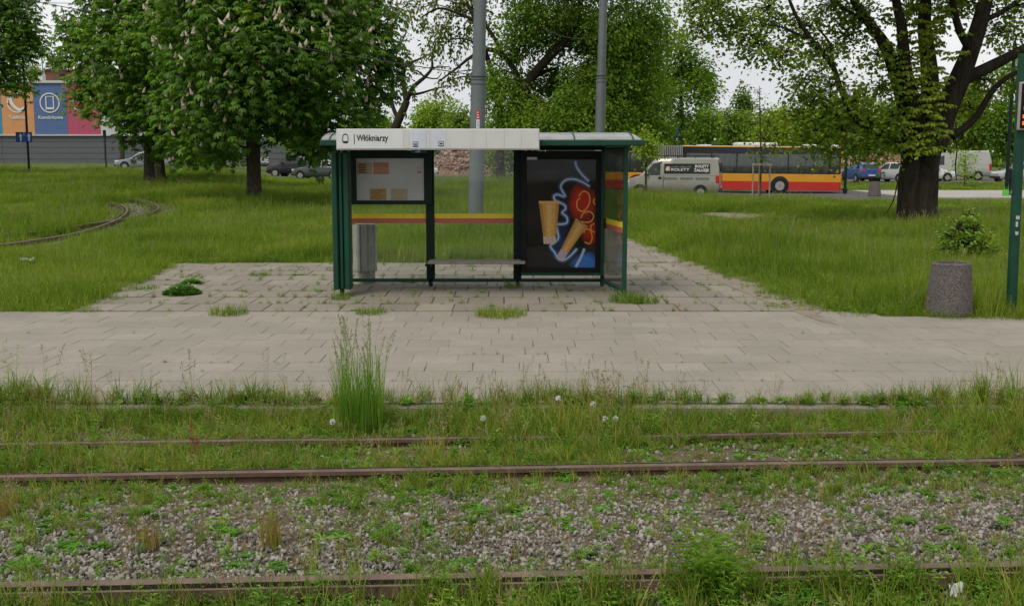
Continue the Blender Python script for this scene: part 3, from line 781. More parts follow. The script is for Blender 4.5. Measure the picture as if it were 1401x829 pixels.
# advert case
XPY[0] = 290
YA = 18.98
def postermat():
    m, nt, nd, ln, b = newmat('printed_poster'); p = pos(nd)
    sx = nd.new('ShaderNodeSeparateXYZ'); ln.new(p, sx.inputs[0])
    def blob(px, py, rx, rz, inner=0.0):
        cx, cz = XX(px, YA), ZZ(py, YA)
        a = nd.new('ShaderNodeMath'); a.operation = 'MULTIPLY_ADD'; ln.new(sx.outputs['X'], a.inputs[0]); a.inputs[1].default_value = 1 / rx; a.inputs[2].default_value = -cx / rx
        c = nd.new('ShaderNodeMath'); c.operation = 'MULTIPLY_ADD'; ln.new(sx.outputs['Z'], c.inputs[0]); c.inputs[1].default_value = 1 / rz; c.inputs[2].default_value = -cz / rz
        v = nd.new('ShaderNodeCombineXYZ'); ln.new(a.outputs[0], v.inputs[0]); ln.new(c.outputs[0], v.inputs[1])
        nn = nd.new('ShaderNodeTexNoise'); nn.inputs['Scale'].default_value = 6; ln.new(p, nn.inputs['Vector'])
        l = nd.new('ShaderNodeVectorMath'); l.operation = 'LENGTH'; ln.new(v.outputs[0], l.inputs[0])
        s = nd.new('ShaderNodeMath'); s.operation = 'MULTIPLY_ADD'; ln.new(nn.outputs['Fac'], s.inputs[0]); s.inputs[1].default_value = 0.5; ln.new(l.outputs['Value'], s.inputs[2])
        return ramp(nd, ln, s.outputs[0], [(0.25 + inner, (1, 1, 1)), (1.2, (0, 0, 0))])
    c = ramp(nd, ln, noise(nd, ln, 2.2, 3, p), [(0.3, (0.006, 0.0055, 0.005)), (0.7, (0.016, 0.014, 0.012))])
    c = mix_rgb(nd, ln, blob(752, 238, .35, .16), c, (0.028, 0.025, 0.022))
    c = mix_rgb(nd, ln, blob(768, 330, .22, .55), c, (0.015, 0.035, 0.12))
    c = mix_rgb(nd, ln, blob(772, 349, .32, .14), c, (0.03, 0.09, 0.30))
    c = mix_rgb(nd, ln, blob(797, 277, .36, .44, 0.35), c, (0.50, 0.025, 0.008))
    c = mix_rgb(nd, ln, blob(810, 318, .26, .34, 0.3), c, (0.46, 0.022, 0.008))
    c = mix_rgb(nd, ln, blob(803, 362, .36, .28, 0.4), c, (0.035, 0.20, 0.62))
    ln.new(c, b.inputs['Base Color']); b.inputs['Roughness'].default_value = 0.6; b.inputs['Specular IOR Level'].default_value = 0.1
    return m
ad = MB().box(XX(713, YA), XX(826.5, YA), YA + .06, YA + .24, ZZ(377, YA), ZZ(207, YA)).build('advert_case', M_darkgreen, sh, bevel=0.008)
M_adblack = paint('black_case_lining', (0.006, 0.0065, 0.0065), 0.5, 0, 0.2, 5, spec=0.15)
for a in ((713.5, 720.5, 207.5, 376.5), (815, 822, 207.5, 376.5), (720.5, 815, 207.5, 218.5), (720.5, 815, 366.5, 376.5)):
    rbox('case_frame', a[0], a[1], a[2], a[3], YA + .022, YA + .062, M_adblack, ad, YA, 0.003)
rbox('case_rim', 713, 826.5, 373.5, 377.2, YA + .004, YA + .0215, M_green, ad, YA, 0.003)
rbox('case_rim', 822.2, 826.5, 207, 373.4, YA + .004, YA + .0615, M_green, ad, YA, 0.003)
rbox('maker_plate', 721, 734.5, 215.3, 218.8, YA + .017, YA + .0215, M_board, ad, YA, 0.001)
M_poster = postermat()
MB().box(XX(720.3, YA), XX(815.2, YA), YA + .054, YA + .0605, ZZ(366.7, YA), ZZ(218.3, YA)).build('poster', M_poster, ad)
M_neon = plain('pale_blue_print', (0.42, 0.58, 0.74), 0.4); M_neonglow = plain('blue_print', (0.04, 0.10, 0.26), 0.4)
M_loop = plain('orange_line_print', (0.80, 0.36, 0.07), 0.4)
M_tubes = [plain('tube_print_%d' % i, q, 0.4) for i, q in enumerate(((.46, .22, .05), (.64, .34, .08), (.76, .45, .14), (.70, .38, .09), (.52, .25, .05)))]
M_cap = plain('pale_pink_print', (0.66, 0.48, 0.38), 0.4); M_cap2 = plain('lilac_print', (0.56, 0.42, 0.46), 0.4)
yp = YA + .052
def Zp(px, py): return (XX(px, yp), ZZ(py, yp))
def pp(u, v, k): return Vector((u, yp - k * 0.0012, v))
def zpix(zx, zy): return (700 + zx * 140 / 611.0, 200 + zy * 190 / 829.0)
def pr_ribbon(nm, zpts, w, mt, k, closed=False, sub=6):
    c = smooth_curve([zpix(*q) for q in zpts], sub)
    return ribbon(nm, [Zp(*q) for q in c], w, mt, ad, lambda u, v: pp(u, v, k), closed)
sq = [(378, 90), (388, 128), (420, 172), (460, 212)]
sq2 = [(466, 243), (420, 215), (370, 198), (320, 205), (292, 245), (318, 300), (275, 290), (252, 300), (262, 325), (312, 350), (322, 375), (302, 398), (330, 425), (330, 458), (300, 466), (268, 470), (272, 500), (280, 550), (245, 585), (232, 600), (262, 640), (275, 668), (310, 682), (352, 655), (392, 612)]
for zp in (sq, sq2):
    pr_ribbon('blue_glow_print', zp, 0.075, M_neonglow, 0 if zp is sq else 0.5); pr_ribbon('neon_line_print', zp, 0.026, M_neon, 1)
pr_ribbon('neon_line_print', [(436, 612), (415, 665), (385, 722)], 0.045, M_neon, 1)
pr_ribbon('loop_print', [(400, 300), (428, 270), (462, 290), (462, 345), (430, 388), (395, 375), (390, 330), (408, 310)], 0.022, M_loop, 1.5)
pr_ribbon('loop_print', [(412, 432), (430, 400), (465, 392), (490, 415), (475, 448), (440, 455), (415, 450)], 0.022, M_loop, 1.5)
pr_ribbon('loop_print', [(432, 520), (442, 495), (470, 505), (482, 545), (468, 582), (438, 572)], 0.022, M_loop, 1.5)
pr_ribbon('loop_print', [(496, 462), (475, 475), (476, 500), (498, 516)], 0.022, M_loop, 1.5)
pr_ribbon('loop_print', [(498, 312), (488, 330), (498, 352)], 0.022, M_loop, 1.5)
def pr_poly(nm, zpts, mt, k):
    m = MB(); m.add([pp(*Zp(*zpix(*q)), k) for q in zpts], [tuple(range(len(zpts)))]); return m.build(nm, mt, ad)
def shaded(nm, q, k):                    # printed tone runs across the drawn tube
    a, b_, c_, d_ = (Vector(p_) for p_ in q); cuts = [0, .16, .36, .62, .84, 1]
    for i in range(5):
        pr_poly(nm, [tuple(a.lerp(b_, cuts[i])), tuple(a.lerp(b_, cuts[i + 1])), tuple(d_.lerp(c_, cuts[i + 1])), tuple(d_.lerp(c_, cuts[i]))], M_tubes[i], k)
shaded('tube_print', [(162, 330), (284, 330), (266, 545), (190, 545)], 2.5)
pr_poly('tube_edge_print', [(161, 328), (285, 328), (284, 342), (163, 342)], M_tubes[2], 2.7)
pr_poly('tube_cap_print', [(188, 540), (267, 540), (262, 584), (192, 584)], M_cap, 3)
pr_poly('tube_label_print', [(210, 553), (247, 553), (246, 564), (211, 564)], M_cap2, 3.3)
shaded('tube_print', [(384, 430), (452, 478), (335, 645), (296, 612)], 2.5)
pr_poly('tube_edge_print', [(383, 428), (455, 478), (450, 490), (378, 440)], M_tubes[4], 2.7)
pr_poly('tube_cap_print', [(297, 612), (336, 640), (312, 684), (268, 662)], M_cap2, 3)
pr_poly('lock_sticker', [(514, 374), (527, 374), (527, 430), (514, 430)], M_neon, -20)
MB().box(XX(720.3, YA), XX(815.2, YA), YA + .030, YA + .034, ZZ(366.7, YA), ZZ(218.3, YA)).build('case_glass', M_glass_case, ad)
XPY[0] = 355
# bench
bn = MB().box(XX(584, YB - .12), XX(716, YB - .12), YB - .14, YB - .09, 0.395, 0.425).build('bench', M_darkgreen, sh)
for k in range(4):
    y0 = YB - .50 + k * .112
    MB().box(XX(585.5, 18.9), XX(718.5, 18.9), y0, y0 + .098, 0.428, 0.470).build('slat', M_wood, bn, bevel=0.008)
for pxc in (588, 707):
    m = MB(); x = XX(pxc, YB)
    m.prism([(YB + .01, .12), (YB + .01, .425), (YB - .48, .425), (YB - .47, .395), (YB - .06, .34), (YB - .02, .12)], x - .045, x + .045, 'x')
    m.build('bracket', M_darkgreen, bn)

XPY[0] = 300
# ------------------------------------------------------------------ litter bins and bollards
def conc_bin(name, label, base, h, r0, r1, mat, group=None):
    b = placed(name, base, label, 'bollard' if 'bollard' in name else 'litter bin', group)
    m = MB(); n = 40
    m.lathe([(r0 * .96, 0), (r0, .02), (r0, .07), (r0 * .985, .09), (r1 + (r0 - r1) * .12, h * .90), (r1, h * .94), (r1, h - .02), (r1 - .02, h), (r1 * .80, h), (r1 * .78, h - .015), (r1 * .78, h - .12)], n, tuple(base))
    m.build('body', mat, b, smooth=40)
    MB().lathe([(r1 * .77, h - .11), (r1 * .77, h - .10), (0.0, h - .10)], 24, tuple(base)).build('inner_lid', M_black, b)
    return b
def pebble_mat(name, cols):
    m, nt, nd, ln, b = newmat(name); p = pos(nd)
    v = nd.new('ShaderNodeTexVoronoi'); v.inputs['Scale'].default_value = 85; ln.new(p, v.inputs['Vector'])
    sx = nd.new('ShaderNodeSeparateColor'); ln.new(v.outputs['Color'], sx.inputs[0])
    c = ramp(nd, ln, sx.outputs[0], cols)
    c = mix_rgb(nd, ln, ramp(nd, ln, noise(nd, ln, 3, 6, p), [(0.4, (0, 0, 0)), (0.75, (0.5,) * 3)]), c, (0.055, 0.05, 0.045))
    ln.new(c, b.inputs['Base Color']); b.inputs['Roughness'].default_value = 0.9; bump(nd, ln, v.outputs['Distance'], 0.8, 0.012, b); return m
M_pebble = pebble_mat('exposed_pebble_concrete', [(0.1, (0.045, 0.039, 0.037)), (0.5, (0.095, 0.082, 0.077)), (0.9, (0.155, 0.135, 0.127))])
XPY[0] = 250; gb = G(1298, 430); conc_bin('litter_bin', 'squat pebbled concrete litter bin at the grass edge near the green pole', Vector((gb.x, gb.y, -0.02)), 0.755, 0.325, 0.265, M_pebble)
Yq = 63.6; conc_bin('concrete_bollard', 'small tapered concrete bollard bin on the far platform', Vector((XX(1197, Yq), Yq, -0.18)), 0.80, 0.36, 0.28, M_pebble)
XPY[0] = 340
# grey ribbed bin seen through the shelter glass
bx, by = XX(499.5, 19.78), 19.78
rb = placed('ribbed_bin', (bx, by, 0), 'grey ribbed concrete bin on narrow base behind the left shelter pane', 'litter bin')
MB().lathe([(.17, -.03), (.17, .20), (.165, .22)], 28, (bx, by, 0)).build('base', M_concrete, rb, smooth=40)
m = MB(); n = 56; vs = []; fs = []
hz = [0.215, 0.235, 0.99, 1.02]
for z, s in zip(hz, (.96, 1, 1, .97)):
    for k in range(n):
        t = 2 * math.pi * k / n; r = (0.210 if (k // 4) % 2 else 0.178) * s
        vs.append((bx + r * math.cos(t), by + r * math.sin(t), z))
for i in range(3):
    for k in range(n): fs.append((i * n + k, i * n + (k + 1) % n, (i + 1) * n + (k + 1) % n, (i + 1) * n + k))
fs.append(tuple(range(n)))
m.add(vs, fs); m.build('ribbed_body', paint('pale_concrete', (.36, .35, .31), .9, 0, .12, 5, (.2, .19, .16), .4), rb)
MB().lathe([(.15, 1.01), (.15, 1.02), (.172, 1.026), (.174, 1.01)], 28, (bx, by, 0)).build('rim', M_concrete, rb)

XPY[0] = 300
# ------------------------------------------------------------------ poles
M_polegrey = paint('grey_painted_steel', (0.115, 0.135, 0.14), 0.55, 0.1, 0.1, 3, (0.07, 0.08, 0.08), 0.3)
def catenary_pole(base, top_px, Y, r0, r1, zjoint, label, sticker=False):
    o = placed('catenary_pole', base, label, 'pole', 'grey tram wire poles')
    tp = P(top_px[0], top_px[1], Y); d = (tp - base); zt = 9.5
    at = lambda z: base + d * ((z - base.z) / d.z)
    m = MB(); m.tube([at(base.z - .1), at(zjoint)], [r0, r0 * .97], 20); m.build('lower_tube', M_polegrey, o, smooth=40)
    m = MB(); m.tube([at(zjoint), at(zt)], [r1, r1 * .85], 20); m.build('upper_tube', M_polegrey, o, smooth=40)
    for k in (0, .13, .23):
        m = MB(); m.tube([at(zjoint - .12 + k), at(zjoint - .12 + k + .035)], [r0 * 1.06] * 2, 20); m.build('collar', M_polegrey, o, smooth=40)
    return o, at
pb = Vector((XX(650.5, 35), 35, 0.02)); zj = ZZ(110, 35)
cp, at_ = catenary_pole(pb, (657, 0), 35, .232, .200, zj, 'thick grey tram wire pole behind the shelter with a red sticker', True)
M_red = plain('red_print', (0.48, 0.035, 0.035), 0.5)
c0 = at_(ZZ(163, 35)); Rp = .2345
def curved_plate(nm, z0, z1, mt, a0=-1.72, a1=-1.28, r=Rp):
    m = MB(); n = 6; vs = []
    for z in (z0, z1):
        q = at_(z)
        for k in range(n + 1):
            t = a0 + (a1 - a0) * k / n; vs.append((q.x + r * math.cos(t), q.y + r * math.sin(t), z))
    m.add(vs, [(k, k + 1, n + 2 + k, n + 1 + k) for k in range(n)]); return m.build(nm, mt, cp)
curved_plate('red_sticker', ZZ(164, 35), ZZ(151.5, 35), M_red); curved_plate('white_sticker', ZZ(176, 35), ZZ(164.1, 35), M_w1)
for k in range(3): curved_plate('sticker_print', ZZ(162 - k * 3.4, 35), ZZ(160.4 - k * 3.4, 35), M_w1, -1.64, -1.36 - .05 * k, Rp + .002)
for k in range(2): curved_plate('sticker_print', ZZ(173 - k * 4, 35), ZZ(171 - k * 4, 35), M_ink, -1.54, -1.46, Rp + .002)
Yr = 42.0
pb2 = Vector((XX(818, Yr), Yr, tz(XX(818, Yr), Yr))); zj2 = ZZ(108, Yr)
catenary_pole(pb2, (825.5, 0), Yr, .185, .155, zj2, 'slimmer grey tram wire pole above the advert end of the shelter')
# green pole with departure display at the right edge
Yd = 15.9
XPY[0] = 430
gpb = Vector((XX(1383, Yd), Yd, -0.02))
XPY[0] = 145
gp = placed('display_pole', gpb, 'dark green pole with departure display at the edge of the pavement', 'pole')
tp = P(1399, 100, Yd); d = tp - gpb
at2 = lambda z: gpb + d * ((z - gpb.z) / d.z)
MB().tube([at2(-.02), at2(3.6)], [.072, .068], 20).build('pole', M_green, gp, smooth=40)
MB().lathe([(.12, 0), (.12, .015), (.08, .03)], 20, tuple(gpb)).build('base_plate', M_green, gp)
M_led = newmat('led_red'); M_led[4].inputs['Emission Color'].default_value = (1, .16, .05, 1); M_led[4].inputs['Emission Strength'].default_value = 0.6; M_led[4].inputs['Base Color'].default_value = (.5, .06, .03, 1); M_led = M_led[0]
x0d = XX(1393.5, Yd - .1); z0d, z1d = ZZ(178.5, Yd - .1), ZZ(112.5, Yd - .1)
ds = MB().box(x0d, x0d + 1.15, Yd - .13, Yd - .07, z0d, z1d).build('display_case', M_concrete, gp, bevel=.01)
MB().box(x0d + .02, x0d + 1.13, Yd - .136, Yd - .128, z0d + .025, z1d - .025).build('display_screen', M_adblack, ds)
for r_, (zz, mt) in enumerate(((z0d + .07, M_led), (z0d + .16, M_led), (z0d + .27, M_brownprint), (z0d + .50, M_brownprint))):
    for k in range(8):
        MB().box(x0d + .05 + k * .09, x0d + .105 + k * .09 - (.02 if k % 3 == 1 else 0), Yd - .139, Yd - .1365, zz, zz + .05).build('led_character', mt, ds)
M_sticker = plain('torn_sticker', (0.40, 0.41, 0.40), 0.7)
for zz, w, h in ((ZZ(300, Yd), .06, .05), (ZZ(310, Yd), .035, .07), (ZZ(321, Yd), .05, .045)):
    q = at2(zz); m = MB(); n = 5; vs = []
    for z in (zz, zz + h):
        for k in range(n + 1):
            t = -1.9 + w * 12 * k / n; vs.append((q.x + .0735 * math.cos(t), q.y + .0735 * math.sin(t), z + .01 * math.sin(k * 2)))
    m.add(vs, [(k, k + 1, n + 2 + k, n + 1 + k) for k in range(n)]); m.build('torn_sticker', M_sticker, gp)
XPY[0] = 250
# dark post beside the bus, lamp post by the person, sign pole on the left
def thin_post(name, px, Y, py_top, r, label, cat='post', zb=None):
    x = XX(px, Y); z = tz(x, Y) if zb is None else zb
    o = placed(name, (x, Y, z), label, cat)
    MB().tube([(x, Y, z - .05), (x, Y, ZZ(py_top, Y))], r, 10).build('shaft', M_darkgreen, o, smooth=40)
    MB().lathe([(r * 1.7, 0), (r * 1.7, .25), (r * 1.05, .3)], 12, (x, Y, z)).build('footing', M_darkgreen, o, smooth=40)
    return o, x, z
o, x, z = thin_post('stop_post', 1156.5, 69.0, 196, .085, 'dark green stop post at the tail of the bus', zb=-0.18)
MB().box(x - .03, x + .35, 68.95, 69.05, ZZ(205, 69), ZZ(190, 69)).build('flag_plate', M_darkgreen, o)
o, x, z = thin_post('lamp_post', 1377.5, 64.5, 60, .10, 'dark grey lamp post beside the waiting person on the far platform', zb=-0.18)
MB().tube([(x, 64.5, ZZ(60, 64.5)), (x, 64.3, ZZ(50, 64.5)), (x, 63.6, ZZ(46, 64.5))], .05, 8).build('lamp_arm', M_darkgreen, o)
XPY[0] = 200
o, x, z = thin_post('sign_pole', 38, 74.0, 60, .075, 'dark pole carrying two blue one way arrow signs', 'sign')
M_signblue = plain('sign_blue', (0.012, 0.055, 0.28), 0.4); M_signwhite = plain('sign_white', (0.65, 0.67, 0.70), 0.4)
for a, b_ in ((23.5, 34.3), (35.0, 45.6)):
    s = MB().box(XX(a, 74), XX(b_, 74), 73.86, 73.9, ZZ(194.5, 74), ZZ(181, 74)).build('arrow_sign', M_signblue, o)
    cxp = (a + b_) / 2; mpx = lambda q, w: (XX(q, 73.85), 73.853, ZZ(w, 73.85))
    m = MB(); m.add([mpx(cxp - 1, 193), mpx(cxp + 1, 193), mpx(cxp + 1, 187), mpx(cxp - 1, 187)], [(0, 1, 2, 3)])
    m.add([mpx(cxp - 2.7, 187.2), mpx(cxp + 2.7, 187.2), mpx(cxp, 182.3)], [(0, 1, 2)]); m.build('white_arrow', M_signwhite, s, fix=False)
o, x, z = thin_post('rear_facing_sign', 144, 96.0, 178, .06, 'thin post with a small dark sign seen from behind', 'sign')
MB().box(x - .13, x + .13, 95.93, 95.97, ZZ(187.5, 96), ZZ(178.5, 96)).build('plate', M_darkgreen, o)
o, x, z = thin_post('road_sign', 923.5, 82.0, 176, .05, 'blue road sign seen edge on above the bus bellows', 'sign')
m = MB().prism([(x - .02, ZZ(190, 82)), (x + .16, ZZ(190, 82)), (x + .30, ZZ(176, 82)), (x + .02, ZZ(176, 82))], 81.9, 81.94, 'y'); m.build('plate', M_signblue, o)
# overhead wires, far left
M_wire = plain('wire_black', (0.02, 0.02, 0.022), 0.6)
for i, (pa, pb_, Y1, Y2, lab) in enumerate((((-200, -50), (660, 105), 60, 36, 'thin black span wire sloping across the left treetops'), ((-200, 28), (500, 36), 80, 80, 'thin straight tram wire low across the left sky'), ((-200, -4), (600, 6), 70, 70, 'thin straight tram wire high across the left sky'), ((742, 38), (824, 49), 46, 42, 'short thin span wire reaching left from the slim pole'))):
    a, b_ = P(*pa, Y1), P(*pb_, Y2)
    tag(MB().tube([a.lerp(b_, k / 12) + Vector((0, 0, -.25 * math.sin(math.pi * k / 12))) for k in range(13)], .016, 4).build('overhead_wire', M_wire), lab, 'wire', 'overhead tram wires')

# ------------------------------------------------------------------ shop building on the left
YS = 150.0
XPY[0] = 150
sb = placed('retail_building', (XX(150, YS), YS, 0.85), 'long low shop building with big coloured icon panels over a grey wall', 'building')
M_wall = paint('grey_cladding', (0.085, 0.09, 0.10), 0.7, 0, 0.06, 1, (0.085, 0.09, 0.1), 0.3)
M_coping = paint('pale_coping', (0.42, 0.42, 0.39), 0.6, 0, 0.06, 1)
ptext = 0.9
MB().box(XX(-140, YS), XX(205, YS), YS + .3, YS + 30, 0.2, ZZ(113, YS)).build('upper_block', M_white, sb)
MB().box(XX(205.3, YS), XX(445, YS), YS + .32, YS + 26, 0.2, ZZ(187, YS)).build('lower_block', M_wall, sb)
edges = [225.5, 218, 210, 202, 194.5, 186.2]
for k in range(5):
    for a, b_ in ((-140, 0), (0, 140), (140, 290), (290, 445)):
        MB().box(XX(a, YS) + .02, XX(b_, YS) - .02, YS, YS + .29, ZZ(edges[k], YS) + .03, ZZ(edges[k + 1], YS) - .03).build('cladding_panel', M_wall, sb)
MB().box(XX(-140, YS), XX(205, YS), YS - .25, YS + .1, ZZ(186.1, YS), ZZ(184.2, YS)).build('ledge', M_coping, sb)
MB().box(XX(-140, YS), XX(205, YS), YS - .2, YS + .5, ZZ(114, YS), ZZ(110.5, YS)).build('coping', M_coping, sb)
def cor(name, c): return paint(name, c, 0.55, 0, 0.05, 0.8, tuple(x * 0.8 for x in c), 0.3)
cols = [(-44, 1.6, cor('teal_panel', (0.02, 0.20, 0.34))), (1.9, 46.2, cor('orange_panel', (0.50, 0.235, 0.09))), (46.5, 91.2, cor('blue_panel', (0.06, 0.115, 0.26))), (91.5, 136.2, cor('crimson_panel', (0.36, 0.055, 0.11))), (136.5, 204, cor('pale_panel', (0.42, 0.43, 0.44)))]
pans = []
for a, b_, mt in cols:
    p_ = MB().box(XX(a, YS), XX(b_, YS), YS + .02, YS + .29, ZZ(184, YS), ZZ(114.2, YS)).build('colour_panel', mt, sb); pans.append(p_)
    for q in np.arange(a + 14.9, b_ - 2, 14.9): MB().box(XX(q, YS), XX(q + .3, YS), YS + .005, YS + .0195, ZZ(184, YS), ZZ(114.2, YS)).build('sheet_rib', mt, p_)
M_icon = plain('pale_icon_print', (0.55, 0.56, 0.55), 0.5)
yi = YS - .05
pli = lambda u, v: Vector((u, yi, v))
for i, (cx, cy) in enumerate(((23.5, 141), (68.3, 141), (113.5, 141))):
    ring = [(XX(cx + 13 * math.cos(t), yi), ZZ(cy + 13 * math.sin(t), yi)) for t in np.linspace(0, 2 * math.pi, 33)[:-1]]
    ribbon('icon_ring', ring, .16, M_icon, pans[i + 1], pli, True)
ribbon('icon_handset', [(XX(a, yi), ZZ(b_, yi)) for a, b_ in smooth_curve([(17, 131.5), (15, 137), (18, 144), (24, 149.5), (30, 150.5), (33, 147)], 5)], .42, M_icon, pans[1], pli)
ribbon('icon_smartphone', [(XX(a, yi), ZZ(b_, yi)) for a, b_ in ((63.3, 132.3), (73.5, 132.3), (73.5, 149.8), (63.3, 149.8))], .16, M_icon, pans[2], pli, True)
MB().box(XX(63.3, yi), XX(73.5, yi), yi - .01, yi, ZZ(149.8, yi), ZZ(147.2, yi)).build('icon_smartphone', M_icon, pans[2])
text_mesh('lettering', 'Telefonia', .62, M_icon, pans[1], (XX(11.5, yi), yi, ZZ(163, yi)), width=.95, bold=.012)
text_mesh('lettering', 'Komórkowa', .62, M_icon, pans[2], (XX(51.5, yi), yi, ZZ(163, yi)), width=1.02, bold=.012)
text_mesh('lettering', 'CIE', .95, M_icon, sb, (XX(354, YS - .05), YS - .05, ZZ(229, YS) + .62), width=.8, bold=.02)
M_brick = paint('dark_red_brick', (0.115, 0.05, 0.035), 0.9, 0, 0.25, 1.5, (0.06, 0.03, 0.025), 0.5)
rh = MB().box(XX(63.5, 158), XX(118, 158), 158, 164, ZZ(112, 158), ZZ(96.5, 158)).build('roof_house', M_brick, sb)
MB().box(XX(84, 158), XX(91.5, 158), 157.95, 157.995, ZZ(110, 158), ZZ(101.5, 158)).build('roof_opening', M_black, rh)
MB().box(XX(62.5, 158), XX(119, 158), 157.8, 164.2, ZZ(96.5, 158), ZZ(95.2, 158)).build('roof_edge', M_brick, rh)
m = MB(); m.tube([(XX(61.3, 153), 153, ZZ(113, 153)), (XX(61.3, 153), 153, ZZ(75, 153))], .07, 6); m.build('antenna_mast', M_polegrey, sb)
MB().box(XX(55, 153), XX(62, 153), 152.8, 153.8, ZZ(111, 153), ZZ(102, 153)).build('roof_unit', M_coping, sb, bevel=.1)

# rubble heaps
XPY[0] = 220
def heap(px0, px1, py_top, Y, depth, label, seed):
    rr = np.random.default_rng(seed); x0, x1 = XX(px0, Y), XX(px1, Y); zb = tz((x0 + x1) / 2, Y); H = ZZ(py_top, Y) - zb
    nx, ny = 60, 18; V = []
    for j in range(ny + 1):
        for i in range(nx + 1):
            u, v = i / nx, j / ny
            e = min(1, 3.2 * min(u, 1 - u)) ** .7 * math.sin(math.pi * v) ** .6
            V.append((x0 + (x1 - x0) * u, Y - depth / 2 + depth * v, zb - .1 + H * e * (0.82 + .18 * math.sin(u * 17 + seed) * math.cos(v * 9)) + rr.normal(0, .12) * (e > 0)))
    F = [(j * (nx + 1) + i, j * (nx + 1) + i + 1, (j + 1) * (nx + 1) + i + 1, (j + 1) * (nx + 1) + i) for j in range(ny) for i in range(nx)]
    o = link('rubble_heap', np_mesh('rubble_heap', V, F, M_rubble)); tag(o, label, 'rubble heap', 'rubble heaps')
    pts = np.array(V)[rr.integers(0, len(V), 1600)] + rr.normal(0, .12, (1600, 3)) * (1, 1, .3)
    m = MB()
    for p_ in pts:
        s = rr.uniform(.08, .32, 3); mt = Matrix.Translation(p_) @ Euler(rr.uniform(0, 6, 3)).to_matrix().to_4x4()
        q = [mt @ Vector((a * s[0], b_ * s[1], c * s[2])) for a in (-.5, .5) for b_ in (-.5, .5) for c in (-.5, .5)]
        m.cur = int(rr.integers(0, 3)); m.add(q, [(0, 1, 3, 2), (4, 6, 7, 5), (0, 4, 5, 1), (2, 3, 7, 6), (0, 2, 6, 4), (1, 5, 7, 3)])
    k = m.build('rubble', [M_rubble, M_rub2, M_rub3], o, fix=False); k['kind'] = 'stuff'
M_rubble = soilmat('brick_rubble', [(0.3, (0.12, 0.075, 0.055)), (0.55, (0.24, 0.14, 0.10)), (0.8, (0.33, 0.24, 0.18))], 1.5, 6, .2)
M_rub2 = plain('broken_brick', (0.30, 0.13, 0.09), .9); M_rub3 = plain('broken_mortar', (0.34, 0.29, 0.24), .9)
heap(585, 668, 198, 104, 9, 'orange brick rubble heap seen through the shelter beside the pole', 3)
heap(1120, 1300, 209, 103, 8, 'low pink brick rubble heap behind the parked cars', 5)

# ------------------------------------------------------------------ vehicles (front towards -x)
def carpaint(name, col): return paint(name, col, 0.32, 0.0, 0.05, 1.5, tuple(x * 0.7 for x in col), 0.25, coat=0.4)
M_carglass = plain('tinted_car_glass', (0.016, 0.02, 0.022), 0.06)
M_tyre = plain('tyre_rubber', (0.014, 0.014, 0.014), 0.85)
M_rim = plain('alloy_rim', (0.30, 0.30, 0.30), 0.45, 0.1)
M_lamp_red = plain('tail_lamp_red', (0.42, 0.02, 0.018), 0.2)
M_lamp_clear = plain('headlamp_clear', (0.55, 0.57, 0.58), 0.1)
M_plastic = plain('dark_plastic', (0.02, 0.021, 0.022), 0.6)
M_plate = plain('number_plate', (0.55, 0.55, 0.52), 0.5)

def loft(m, rings):
    n = len(rings[0]); vs = [p for r in rings for p in r]; fs = []
    for i in range(len(rings) - 1):
        for k in range(n): fs.append((i * n + k, i * n + (k + 1) % n, (i + 1) * n + (k + 1) % n, (i + 1) * n + k))
    fs.append(tuple(range(n))); fs.append(tuple(range((len(rings) - 1) * n, len(rings) * n)))
    return m.add(vs, fs)
def lerp_tab(tab, x, k):
    for a, b in zip(tab, tab[1:]):
        if a[0] <= x <= b[0]:
            t = (x - a[0]) / max(1e-9, b[0] - a[0]); return a[k] + (b[k] - a[k]) * t
    return tab[0][k] if x < tab[0][0] else tab[-1][k]
def wheel(root, x, y, r, side):
    """tyre with a rim disc and spokes, standing on the ground"""
    w = 0.2
    t = MB().lathe([(r * .62, -w / 2), (r * .93, -w / 2), (r, -w * .3), (r, w * .3), (r * .93, w / 2), (r * .62, w / 2)], 24, (x, y, r), 'y', cap=False).build('wheel', M_tyre, root, smooth=40)
    m = MB(); yy = y + side * (w / 2 - .035)
    m.lathe([(0.0, -.01), (r * .60, -.01), (r * .62, .01)], 20, (x, yy, r), 'y')
    for k in range(5):
        a = 2 * math.pi * k / 5; d = Vector((math.cos(a), 0, math.sin(a))); q = Vector((-math.sin(a), 0, math.cos(a))) * r * .09; c0 = Vector((x, yy + side * .02, r))
        m.add([c0 + q, c0 - q, c0 + d * r * .6 - q, c0 + d * r * .6 + q], [(0, 1, 2, 3)])
    m.build('rim', M_rim, t, fix=False)
